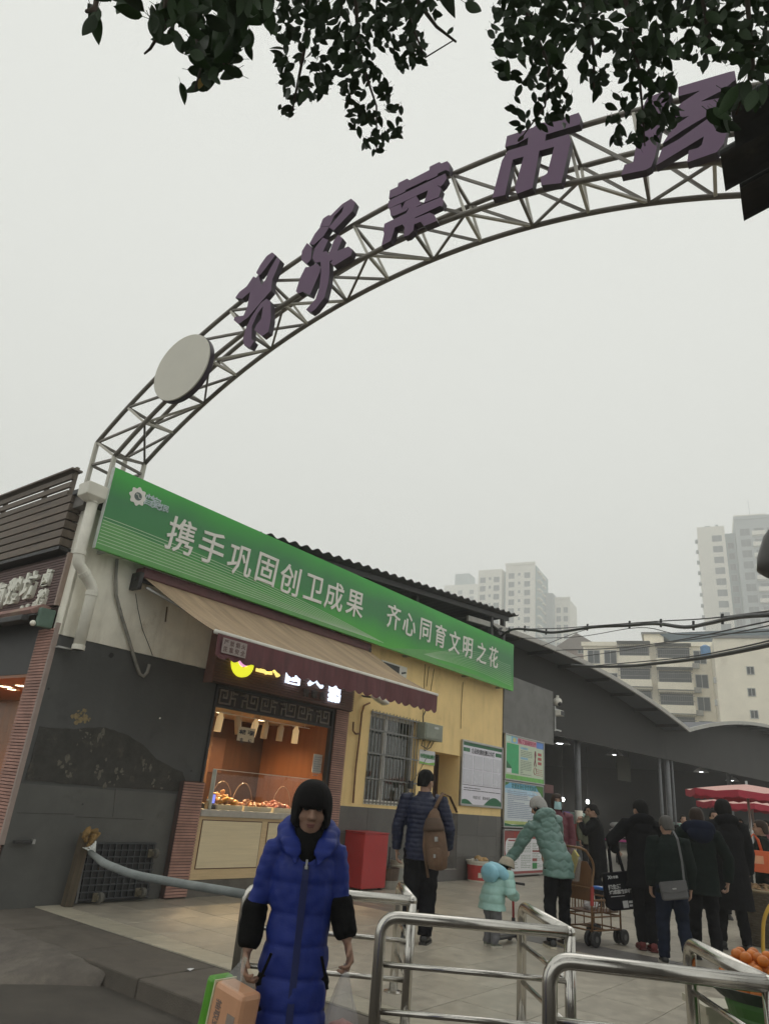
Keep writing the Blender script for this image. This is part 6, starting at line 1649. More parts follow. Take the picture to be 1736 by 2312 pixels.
part('gable_roof', mat('gable_tiles', (0.22, 0.19, 0.17), 0.8, var=0.2), lambda s: s.prism([(-1.0, Z3), (W3 * .45, Z3 + 2.6), (W3 + 1.0, Z3)], 9, T(0, -0.3, 0)), c3)
window_at(c3, W3 * .55, Z3 - 0.6, 0.9, 1.2)
# overhead cables from the roof end to the right
def cable(label, pts_, r, tied=False, seed=0):
    o = thing('overhead_cable', label, 'cable', T(4.0, 14.0, 4.0), 'cables crossing above the hall roofs')
    P_ = []
    for (x, y, d) in pts_:
        dr_ = ray(x, y); P_.append(CP + dr_ * (d / math.hypot(dr_.x, dr_.y)) - V(4, 14, 4))
    Q = []
    for i in range(len(P_) - 1):
        a, c = P_[i], P_[i + 1]; p0_ = P_[max(0, i - 1)]; p3 = P_[min(len(P_) - 1, i + 2)]
        for k in range(6):
            t = k / 6
            Q.append(0.5 * ((2 * a) + (c - p0_) * t + (2 * p0_ - 5 * a + 4 * c - p3) * t * t + (3 * a - p0_ - 3 * c + p3) * t ** 3))
    Q.append(P_[-1])
    part('cable', M_black, lambda s: s.tube(Q, r, 8), o, smooth=True)
    if tied:
        for i in range(8, len(Q), 7):
            part('cable_tie', M_black, lambda s: s.tube([Q[i] - V(0, 0, .05), Q[i] + V(0.01, 0, 0.08)], r * .7, 6), o)
cable('thick wavy black cable with ties, running right from the corrugated roof', [(1128, 1440, 16.5), (1142, 1428, 16.3), (1165, 1420, 16), (1205, 1423, 15.5), (1250, 1428, 15), (1340, 1416, 14), (1420, 1412, 13), (1480, 1408, 12), (1545, 1416, 11), (1600, 1407, 10), (1665, 1393, 9), (1790, 1385, 7.5)], 0.028, True)
cable('thin cable riding just above the thick wavy one', [(1142, 1420, 16.3), (1250, 1419, 15), (1340, 1413, 14), (1480, 1403, 12), (1600, 1396, 10), (1790, 1372, 7.5)], 0.009)
cable('thick sagging cable lower than the rest, crossing the cream blocks', [(1290, 1501, 17), (1340, 1505, 15.5), (1415, 1504, 13.5), (1480, 1498, 12), (1560, 1489, 10.5), (1650, 1474, 9), (1790, 1444, 7.5)], 0.026)
cable('thin cable lying along the thick sagging one', [(1340, 1503, 15.5), (1480, 1491, 12), (1560, 1482, 10.5), (1650, 1466, 9), (1790, 1434, 7.5)], 0.009)
cable('thin cable rising to the right through the middle of the bundle', [(1255, 1468, 17), (1360, 1465, 14.5), (1460, 1456, 12.5), (1560, 1440, 10.5), (1690, 1412, 8.5), (1790, 1392, 7.5)], 0.009)
cable('thin straight cable drooping over the cream block', [(1290, 1485, 16.5), (1400, 1470, 14), (1520, 1450, 11.5), (1640, 1432, 9), (1790, 1400, 7.5)], 0.007)
cable('thin slack cable dipping from the thick one to the hall roof', [(1342, 1416, 14), (1290, 1432, 15.5), (1220, 1460, 17)], 0.007)
cable('thin cable slanting down right from the thick wavy one', [(1160, 1441, 16.5), (1300, 1438, 15), (1440, 1417, 13), (1530, 1432, 11.5), (1650, 1430, 9.5), (1790, 1420, 7.5)], 0.007)

# ================================================================== tiled eave and lamp at the right edge
E0, E1 = gz(1708, 213, 4.0), gz(1738, 600, 4.0)
ed = (E1 - E0); EL = ed.length; ed.normalize()
ev = thing('tiled_eave', 'dark tiled eave of the neighbouring gate roof at the upper right edge', 'roof', frame(ed, E0))
M_etile = mat('old_roof_tile', (0.055, 0.057, 0.055), 0.8, var=0.35, vs=6, rand=0.25, stain=(0.12, 0.12, 0.10), ss=5, st=0.6)
sgn = 1 if (Vector((0, 0, 1)).cross(ed)).x > 0 else -1
rnd = random.Random(8)
part('eave_board', mat('eave_timber', (0.05, 0.042, 0.036), 0.8, var=0.3), lambda s: s.box(0.02, EL + 0.6, min(0.1 * sgn, 2.2 * sgn), max(0.1 * sgn, 2.2 * sgn), -0.02, 0.02), ev)
k = 0; x = 0.0
while x < EL + 1.2:
    wdt = 0.21
    for row in range(3):
        prot = (-0.10 if x < EL * .45 else 0.02 if x < EL * .7 else 0.05) + 0.04 * rnd.random() - (0.09 if rnd.random() < .3 else 0)
        s = MB()
        pr = [(x + wdt * (0.5 + 0.5 * math.cos(math.pi * (1 - i / 6))), -0.035 + 0.05 * math.sin(math.pi * i / 6)) for i in range(7)]
        y0_, y1_ = (prot + row * 0.3) * sgn, (prot + row * 0.3 + 0.36) * sgn
        zz = 0.02 + row * 0.12
        top = [(a, y0_, 0.02 + zz + c) for a, c in pr] + [(a, y1_, 0.14 + zz + c) for a, c in pr]
        bot = [(a, y0_, zz + c) for a, c in pr] + [(a, y1_, 0.12 + zz + c) for a, c in pr]
        s.add(top + bot, [(i, i + 1, 8 + i, 7 + i) for i in range(6)] + [(14 + i, 21 + i, 22 + i, 15 + i) for i in range(6)] + [(i, 14 + i, 15 + i, i + 1) for i in range(6)] + [(7 + i, 8 + i, 22 + i, 21 + i) for i in range(6)] + [(0, 7, 21, 14), (6, 20, 27, 13)])
        s.build('roof_tile', M_etile, ev, M=I4)
    x += wdt + 0.004
part('fascia_board', mat('fascia_rust', (0.17, 0.075, 0.045), 0.75, var=0.25), lambda s: s.box(EL * 0.35, EL * 0.95, min(.16 * sgn, .2 * sgn), max(.16 * sgn, .2 * sgn), -0.32, -0.021), ev)
part('gate_wall', M_core, lambda s: s.box(0.05, EL + 0.6, min(.9 * sgn, 1.1 * sgn), max(.9 * sgn, 1.1 * sgn), -4.1, -0.02), ev)
lp = thing('lamp_housing', 'dark rounded lamp housing hanging in at the right edge below the tower', 'lamp', Matrix.Translation(CP + ray(1750, 1250) * 5.0))
def house(s):
    s.rings([[(r_ * 1.15 * math.cos(a), r_ * math.sin(a), z) for a in [i * math.pi / 10 for i in range(20)]] for r_, z in ((0.02, -0.16), (0.05, -0.155), (0.085, -0.13), (0.09, -0.05), (0.07, 0.1), (0.03, 0.2), (0.02, 0.4))])
part('housing', mat('housing_grey', (0.075, 0.07, 0.065), 0.35, var=0.15), house, lp, smooth=True, M=RY(12))
part('sensor', M_black, lambda s: s.tube([(0.02, 0, -0.16), (0.05, 0, -0.30)], 0.045, 14), lp)
part('arm', M_dark, lambda s: s.tube([(0.05, 0, 0.35), (0.5, 0.1, 0.5), (1.1, 0.2, 0.5)], 0.02, 8), lp)
part('arm_post', M_dark, lambda s: s.tube([(1.1, 0.2, 0.58), (1.1, 0.2, -2.9)], 0.05, 10), lp)

# ================================================================== tree hanging in from above
tree = thing('banyan_tree', 'dark leafy boughs of a big tree hanging into the top of the picture', 'tree', T(5.2, -2.4, -0.14))
TB = V(5.2, -2.4, -0.14)
M_bark = mat('bark', (0.075, 0.06, 0.045), 0.9, var=0.4, vs=8, bump=0.7, bs=30)
def leaf_mat():
    m = mat('leaf', (0.028, 0.058, 0.018), 0.45, var=0.3, vs=30, rand=0.4, spec=0.25)
    return m
M_leaf = leaf_mat()
part('trunk', M_bark, lambda s: s.tube([(0, 0, 0), (0.05, 0.1, 1.5), (-0.2, 0.3, 3.2), (-0.5, 0.8, 4.6)], [0.38, 0.30, 0.26, 0.2], 14), tree, smooth=True)
tip = TB + V(-0.5, 0.8, 4.6)
def Pp(x, y, d): return CP + ray(x, y) * d - TB
limbs = [[V(-0.5, 0.8, 4.5), Pp(1500, -420, 3.9), Pp(1100, -260, 3.6), Pp(700, -180, 3.3), Pp(430, -120, 2.9), Pp(250, -90, 2.6)],
         [V(-0.3, 0.7, 4.2), Pp(1650, -300, 3.6), Pp(1560, -100, 3.4), Pp(1480, -30, 3.4)]]
for L_ in limbs:
    part('branch', M_bark, lambda s: s.tube(L_, [0.14 * (1 - i / (len(L_) + .5)) + 0.012 for i in range(len(L_))], 10), tree, smooth=True)
def leafmesh(seed):
    s = MB(); r = random.Random(seed)
    L_, W_ = 1.0, 0.25
    n = 7; vs = []; bend = r.uniform(0.1, 0.3); cup = 0.05
    for i in range(n + 1):
        t = i / n
        w_ = W_ * (math.sin(math.pi * t ** 0.85)) ** 0.8 * (1 - 0.18 * t)
        if i == n: w_ = 0.004
        z = -bend * t * t
        vs += [(-w_, L_ * t, z + cup * (w_ / W_)), (0, L_ * t, z), (w_, L_ * t, z + cup * (w_ / W_))]
    fs = []
    for i in range(n):
        a = i * 3
        fs += [(a, a + 1, a + 4, a + 3), (a + 1, a + 2, a + 5, a + 4)]
    s.add(vs, fs)
    s.add([(-0.012, -0.22, 0.02), (0.012, -0.22, 0.02), (0.01, 0.02, 0), (-0.01, 0.02, 0)], [(0, 1, 2, 3)])
    return s
lms = [leafmesh(k) for k in range(4)]
lmesh = [l.mesh('leaf', M_leaf, True) for l in lms]
q4 = lambda p: (180 + p[0] / 1.9314, p[1] / 1.9314)
q8 = lambda p: (1040 + p[0] / 2.3865, p[1] / 2.3865)
def inside(poly, x, y):
    c = False; j = len(poly) - 1
    for i in range(len(poly)):
        if (poly[i][1] > y) != (poly[j][1] > y) and x < (poly[j][0] - poly[i][0]) * (y - poly[i][1]) / (poly[j][1] - poly[i][1]) + poly[i][0]: c = not c
        j = i
    return c
clusters = [
 ([q4(p) for p in ((28, -60), (60, 20), (30, 90), (45, 160), (85, 100), (85, 45), (130, 45), (165, 80), (185, 40), (235, 55), (240, -60))], 13, (1.9, 2.2), 0.085),
 ([q4(p) for p in ((370, -80), (390, 20), (325, 60), (325, 130), (380, 200), (415, 190), (470, 220), (500, 250), (510, 310), (560, 320), (600, 330), (680, 320), (700, 240), (740, 230), (800, 190), (720, 120), (760, 80), (860, 150), (820, 60), (850, -80))], 230, (2.2, 2.8), 0.072),
 ([q4(p) for p in ((500, 270), (500, 370), (450, 400), (470, 430), (510, 460), (525, 400), (560, 400), (595, 380), (600, 300))], 16, (2.2, 2.6), 0.062),
 ([q4(p) for p in ((820, -80), (830, 60), (860, 180), (850, 230), (880, 330), (890, 420), (960, 440), (1020, 430), (1070, 420), (1100, 340), (1140, 320), (1280, 300), (1290, 200), (1340, 220), (1430, 290), (1490, 260), (1500, 190), (1480, 120), (1480, -80))], 560, (2.8, 3.4), 0.055),
 ([q4(p) for p in ((1130, 300), (1150, 440), (1160, 520), (1200, 600), (1270, 680), (1320, 650), (1330, 600), (1380, 600), (1430, 580), (1400, 480), (1350, 390), (1310, 300))], 135, (2.9, 3.4), 0.050),
 ([q4(p) for p in ((880, 420), (870, 460), (895, 520), (930, 490), (970, 450), (1000, 420))], 12, (3, 3.3), 0.05),
 ([q4(p) for p in ((1370, 250), (1400, 320), (1450, 310), (1520, 350), (1510, 250), (1480, 220))], 16, (3, 3.3), 0.052),
 ([q4(p) for p in ((1480, -60), (1500, 60), (1540, 60), (1600, 130), (1625, 170), (1610, 120), (1560, 60), (1540, -60))], 14, (3, 3.3), 0.05),
 ([q8(p) for p in ((20, -60), (30, 90), (95, 30), (100, -60))], 5, (2.6, 2.8), 0.075),
 ([q8(p) for p in ((130, -90), (190, 110), (140, 190), (200, 260), (190, 340), (230, 420), (290, 420), (330, 350), (560, 330), (620, 250), (640, 330), (790, 330), (850, 370), (1120, 360), (1230, 330), (1310, 370), (1390, 310), (1480, 360), (1540, 430), (1640, 430), (1760, 380), (1760, -90))], 880, (2.7, 3.5), 0.060),
 ([q8(p) for p in ((330, 340), (290, 440), (255, 590), (300, 690), (310, 760), (370, 740), (400, 690), (520, 720), (600, 650), (590, 560), (560, 430), (570, 340))], 85, (2.9, 3.4), 0.056),
 ([q8(p) for p in ((640, 330), (640, 410), (690, 500), (740, 510), (790, 430), (785, 340))], 24, (2.9, 3.3), 0.056),
 ([q8(p) for p in ((850, 370), (850, 450), (820, 540), (780, 660), (800, 740), (850, 790), (1050, 790), (1140, 690), (1200, 600), (1150, 470), (1120, 370))], 125, (2.8, 3.3), 0.056),
 ([q8(p) for p in ((1380, 560), (1370, 690), (1430, 700), (1480, 640), (1500, 560), (1640, 560), (1660, 480), (1480, 480))], 26, (2.6, 3.0), 0.085),
]
LV = []
rnd = random.Random(21)
for poly, n, (d0, d1), ll in clusters:
    x0, x1 = min(p[0] for p in poly), max(p[0] for p in poly); y0, y1 = min(p[1] for p in poly), max(p[1] for p in poly)
    c = 0; tries = 0
    while c < n and tries < n * 40:
        tries += 1
        x, y = rnd.uniform(x0, x1), rnd.uniform(y0, y1)
        if not inside(poly, x, y): continue
        # clumping: leave holes
        if noise.noise(Vector((x * 0.022, y * 0.022, 4.0))) < -0.30 and rnd.random() < 0.8: continue
        d = rnd.uniform(d0, d1)
        sz_ = ll * rnd.uniform(0.62, 1.08)
        LV.append((x, y, d, sz_)); c += 1
LV.sort(key=lambda t: -t[3] / t[2] * (1 if t[1] > 5 else 0.1))
mass = MB()
for i, (x, y, d, sz_) in enumerate(LV):
    p = Pp(x, y, d)
    nr = (V(0, 0.72, 0.69) + V(rnd.gauss(0, .42), rnd.gauss(0, .42), rnd.gauss(0, .42))).normalized()
    ax = V(rnd.gauss(0, .75), rnd.gauss(-.2, .4), -1); ax = (ax - nr * ax.dot(nr)).normalized(); sd_ = ax.cross(nr)
    M = Matrix.Translation(p) @ Matrix((sd_, ax, nr)).transposed().to_4x4() @ Matrix.Scale(sz_, 4) @ T(0, -0.5, 0)
    k = i % 4
    if i < 300:
        put('leaf', lmesh[k], tree, M)
    else:
        mass.add(lms[k].v, lms[k].f, M)
rc = random.Random(77)
for i in range(5200):          # unseen crown leaves overhead and behind the viewer, added to shade the foreground
    a = rc.uniform(0, 2 * math.pi); rr_ = 5.6 * math.sqrt(rc.random())
    px_, py_ = 0.8 + rr_ * 1.15 * math.cos(a), -3.2 + rr_ * math.sin(a)
    zc_ = 5.6 + 1.6 * (1 - (rr_ / 5.6) ** 2) * rc.random() + rc.uniform(-.5, .5)
    q_ = proj((px_, py_, zc_))
    if q_ and -80 < q_[0] < 1816 and q_[1] > -60: continue
    sz_ = rc.uniform(0.16, 0.30)
    mass.add(lms[i % 4].v, lms[i % 4].f, Matrix.Translation(V(px_, py_, zc_) - TB) @ RZ(rc.uniform(0, 360)) @ RX(rc.gauss(-15, 30)) @ RY(rc.gauss(0, 30)) @ Matrix.Scale(sz_, 4))
mass.build('foliage', M_leaf, tree, kind='stuff', smooth=True)
yl = leafmesh(9); yl.build('leaf', mat('yellow_leaf', (0.30, 0.20, 0.03), 0.5, var=0.2), tree, M=Matrix.Translation(Pp(460, 174, 2.3)) @ RZ(40) @ RX(-50) @ Matrix.Scale(0.035, 4))['label'] = 'yellowed leaf'
# hanging twigs
tw = []
for a in (((470, -60, 2.6), (440, 60, 2.5), (455, 150, 2.4), (440, 205, 2.3)), ((560, -60, 2.7), (540, 60, 2.6), (500, 160, 2.5)), ((380, -40, 2.3), (370, 60, 2.3), (340, 110, 2.3), (326, 122, 2.3)),
          ((700, -60, 3.1), (690, 100, 3.0), (660, 250, 3.0)), ((800, -60, 3.1), (810, 120, 3.1), (850, 240, 3.1), (850, 340, 3.0)), ((900, -60, 3.2), (930, 60, 3.2), (960, 130, 3.2), (1022, 92, 3.2)), ((940, 0, 3.2), (985, 60, 3.2), (1030, 95, 3.2)),
          ((1150, -60, 3.1), (1240, 150, 3.1), (1230, 240, 3.1), (1170, 320, 3.1)), ((1300, -60, 3.1), (1340, 110, 3.1), (1340, 200, 3.1)), ((1400, -60, 3.0), (1440, 150, 3.0), (1450, 250, 3.0), (1455, 330, 3.0)), ((1580, -40, 3.0), (1600, 90, 3.0), (1585, 160, 3.0)), ((1680, -60, 2.8), (1700, 150, 2.8), (1660, 260, 2.8)), ((230, -60, 2.1), (215, 20, 2.05), (196, 26, 2.0))):
    part('twig', M_bark, lambda s: s.tube([Pp(*q) for q in a], [0.009, 0.006, 0.004, 0.0025][:len(a)], 6), tree, smooth=True)

# ================================================================== haze
hzm = bpy.data.materials.new('haze_air'); hzm.use_nodes = True
hn_ = hzm.node_tree; hn_.nodes.clear()
pvn = hn_.nodes.new('ShaderNodeVolumePrincipled')
pvn.inputs['Color'].default_value = (0.97, 0.98, 0.97, 1); pvn.inputs['Density'].default_value = 0.0023; pvn.inputs['Anisotropy'].default_value = 0.2
on_ = hn_.nodes.new('ShaderNodeOutputMaterial'); hn_.links.new(pvn.outputs[0], on_.inputs['Volume'])
b = MB(); b.box(-425, 425, -65, 625, -1.7, 185)
hz = b.build('haze', hzm); hz['kind'] = 'stuff'
# ================================================================== people
M_skin = mat('skin', (0.36, 0.215, 0.15), 0.55, var=0.10, vs=14)
M_skin2 = mat('skin_tan', (0.30, 0.175, 0.12), 0.55, var=0.12, vs=14)
M_hair = mat('black_hair', (0.007, 0.0065, 0.0065), 0.8, spec=0.15, var=0.3, vs=20, stretch=(40, 40, 3), bump=0.4, bs=4)
M_hairb = mat('brown_hair', (0.03, 0.018, 0.013), 0.5, spec=0.15, var=0.3, vs=20, stretch=(40, 40, 3), bump=0.4, bs=4)
M_eye = mat('eye_dark', (0.015, 0.012, 0.01), 0.25, var=0)
M_lip = mat('lip', (0.22, 0.09, 0.075), 0.5, var=0)
M_trk = mat('black_trousers', (0.008, 0.008, 0.010), 0.9, spec=0.1, var=0.25, vs=9, bump=0.1)
M_trn = mat('dark_jeans', (0.010, 0.014, 0.028), 0.9, spec=0.1, var=0.3, vs=9, bump=0.15, bs=200)
M_shoe = mat('black_shoe', (0.015, 0.015, 0.015), 0.4, var=0.2)
M_sole = mat('pale_sole', (0.42, 0.40, 0.34), 0.6, var=0.1)

def remesh(mb, voxel, it=2, disp=None, name='body'):
    me = mb.mesh('tmp')
    o = bpy.data.objects.new('tmp', me); COL.objects.link(o)
    m = o.modifiers.new('r', 'REMESH'); m.mode = 'VOXEL'; m.voxel_size = voxel; m.use_smooth_shade = True
    if it:
        s = o.modifiers.new('s', 'SMOOTH'); s.factor = 0.5; s.iterations = it
    dg = bpy.context.evaluated_depsgraph_get()
    out = bpy.data.meshes.new_from_object(o.evaluated_get(dg))
    bpy.data.objects.remove(o); bpy.data.meshes.remove(me)
    out.name = name
    if disp:
        ns = [v.normal.copy() for v in out.vertices]
        for v, n in zip(out.vertices, ns):
            d = disp(v.co, n)
            if d: v.co += n * d
    out.polygons.foreach_set('use_smooth', [True] * len(out.polygons))
    out.update()
    return out

def interp(tab, n):
    """resample a table of rows smoothly"""
    out = []
    for i in range(len(tab) - 1):
        a, c = tab[i], tab[i + 1]
        k = max(1, int(n))
        for j in range(k):
            t = j / k; t = t * t * (3 - 2 * t) * 0.5 + t * 0.5
            out.append([p + (q - p) * t for p, q in zip(a, c)])
    out.append(list(tab[-1])); return out

def hand_parts(s, wrist, d, pn, k=1.0, curl=30, thumb=1):
    d = Vector(d).normalized(); pn = Vector(pn); pn = (pn - d * pn.dot(d)).normalized(); sd = d.cross(pn)
    w = Vector(wrist)
    def ring(c, a, b_): return [c + sd * (a * math.cos(2 * math.pi * j / 10)) + pn * (b_ * math.sin(2 * math.pi * j / 10)) for j in range(10)]
    s.rings([ring(w - d * 0.03 * k, 0.024 * k, 0.020 * k), ring(w, 0.025 * k, 0.018 * k), ring(w + d * 0.04 * k, 0.036 * k, 0.016 * k), ring(w + d * 0.085 * k, 0.039 * k, 0.013 * k), ring(w + d * 0.094 * k, 0.034 * k, 0.009 * k)])
    for i, (o_, l_) in enumerate(((-0.029, 0.062), (-0.0098, 0.076), (0.0098, 0.072), (0.028, 0.056))):
        b_ = w + d * (0.080 - 0.006 * abs(i - 1.3)) * k + sd * o_ * k * 1.02
        pts = [b_]; ang = 0.0; spread = o_ * 1.5
        dd = (d + sd * spread).normalized()
        for q, f in ((0.46, .7), (0.31, 1.1), (0.23, 0.8)):
            ang += R(curl) * f
            pts.append(pts[-1] + (dd * math.cos(ang) + pn * math.sin(ang)) * (l_ * q * k * 1.25))
        s.tube(pts, [0.0095 * k, 0.0092 * k, 0.0085 * k, 0.0068 * k], 8)
    tb = w + d * 0.022 * k + sd * (0.026 * k * thumb)
    t1 = tb + (d * 0.55 + sd * 0.75 * thumb + pn * 0.35).normalized() * 0.042 * k
    t2 = t1 + (d * 0.85 + sd * 0.15 * thumb + pn * 0.5).normalized() * 0.032 * k
    s.tube([tb, t1, t2], [0.014 * k, 0.0115 * k, 0.0085 * k], 8)

HEADP = [(-0.118, 0.016, 0.016, 0.052), (-0.112, 0.034, 0.032, 0.047), (-0.095, 0.050, 0.053, 0.034), (-0.065, 0.064, 0.075, 0.016), (-0.03, 0.070, 0.088, 0.004), (0.01, 0.071, 0.094, 0.0),
         (0.045, 0.074, 0.097, -0.004), (0.08, 0.066, 0.086, -0.006), (0.103, 0.046, 0.060, -0.006), (0.116, 0.018, 0.024, -0.006), (0.118, 0.004, 0.005, -0.006)]
def head_parts(s, Mh):
    n = 22
    rows = interp(HEADP, 3)
    s.rings([[Mh @ V(rx * math.cos(2 * math.pi * j / n), oy + ry * math.sin(2 * math.pi * j / n), z) for j in range(n)] for z, rx, ry, oy in rows])
    s.tube([Mh @ V(0, 0.088, 0.022), Mh @ V(0, 0.099, 0.0), Mh @ V(0, 0.112, -0.026), Mh @ V(0, 0.098, -0.036)], [0.009, 0.011, 0.0155, 0.011], 8)
    for sx in (-1, 1):
        s.ell((0, 0, 0), 0.012, 0.010, 0.009, 8, 6, Mh @ T(sx * 0.0125, 0.098, -0.030))
        s.ell((0, 0, 0), 0.026, 0.010, 0.007, 8, 6, Mh @ T(sx * 0.032, 0.083, 0.031))
        s.ell((0, 0, 0), 0.010, 0.020, 0.032, 10, 8, Mh @ T(sx * 0.076, -0.006, -0.012))
        s.ell((0, 0, 0), 0.028, 0.020, 0.030, 10, 8, Mh @ T(sx * 0.036, 0.063, -0.034))
    s.ell((0, 0, 0), 0.024, 0.012, 0.008, 10, 6, Mh @ T(0, 0.083, -0.060))
    s.ell((0, 0, 0), 0.021, 0.012, 0.009, 10, 6, Mh @ T(0, 0.080, -0.072))
    s.ell((0, 0, 0), 0.022, 0.017, 0.014, 10, 6, Mh @ T(0, 0.068, -0.100))

def hair_cap(par, Mh, zlow, m, grow=0.014, name='hair', flare=0.0, side=1.0, top=1.0):
    """a solid shell of hair; zlow(az) gives how far it comes down, az = 0 in front"""
    s = MB(); nu_, nv_ = 72, 16
    def pt(j, t, g):
        a = 2 * math.pi * j / nu_
        fx_, fy_ = math.sin(a), math.cos(a)
        zl = zlow(a)
        zt = 0.118 + g * (top if g > 0 else 1)
        rx0, ry0 = 0.075 + g * (side if g > 0 else 1), 0.097 + g * (1 + (side - 1) * .4 if g > 0 else 1)
        # arc length parameter from the crown to the lower rim
        if zl >= 0:
            ang1 = math.acos(max(-1, min(1, zl / zt)))
            an = ang1 * t; rr_, z = math.sin(an) ** 0.78, zt * math.cos(an)
        else:
            q = (math.pi / 2 * 0.11); tot = q + (-zl); u_ = tot * t
            if u_ < q:
                an = u_ / q * math.pi / 2; rr_, z = math.sin(an) ** 0.78, zt * math.cos(an)
            else:
                z = -(u_ - q); rr_ = 1.0 - 5.0 * (z * z) + flare * (-z)
        wob = 1 + 0.03 * noise.noise(Vector((math.sin(a) * 6, math.cos(a) * 6, t * 1.2 + g * 30))) + 0.022 * noise.noise(Vector((math.sin(a) * 19, math.cos(a) * 19, t * 1.5)))
        return Mh @ V(rx0 * rr_ * fx_ * wob, -0.004 + ry0 * rr_ * fy_ * wob, z)
    vs = []
    for g in (grow, -0.006):
        for i in range(nv_ + 1):
            for j in range(nu_): vs.append(pt(j, i / nv_, g if i < nv_ or g < 0 else g * 0.6))
    fs = []; B = (nv_ + 1) * nu_
    for i in range(nv_):
        for j in range(nu_):
            k = (j + 1) % nu_
            fs.append((i * nu_ + j, (i + 1) * nu_ + j, (i + 1) * nu_ + k, i * nu_ + k))
            fs.append((B + i * nu_ + j, B + i * nu_ + k, B + (i + 1) * nu_ + k, B + (i + 1) * nu_ + j))
    for j in range(nu_):
        k = (j + 1) % nu_
        fs.append((nv_ * nu_ + j, B + nv_ * nu_ + j, B + nv_ * nu_ + k, nv_ * nu_ + k))
    s.add(vs, fs)
    return s.build(name, m, par, smooth=True, M=I4)
def stepf(a, front, side, back, f0=0.75, s0=1.75):
    a = abs((a + math.pi) % (2 * math.pi) - math.pi)
    def sm(t): t = max(0, min(1, t)); return t * t * (3 - 2 * t)
    if a < s0: return front + (side - front) * sm((a - f0) / 0.35)
    return side + (back - side) * sm((a - s0) / 0.6)
def z_male(a): return stepf(a, 0.075, 0.00, -0.065, 0.80, 1.65)
def z_bob(a): return stepf(a, 0.012, -0.090, -0.11, 0.66, 1.6)
def z_pinned(a): return stepf(a, 0.07, 0.01, -0.085, 0.8, 1.6)

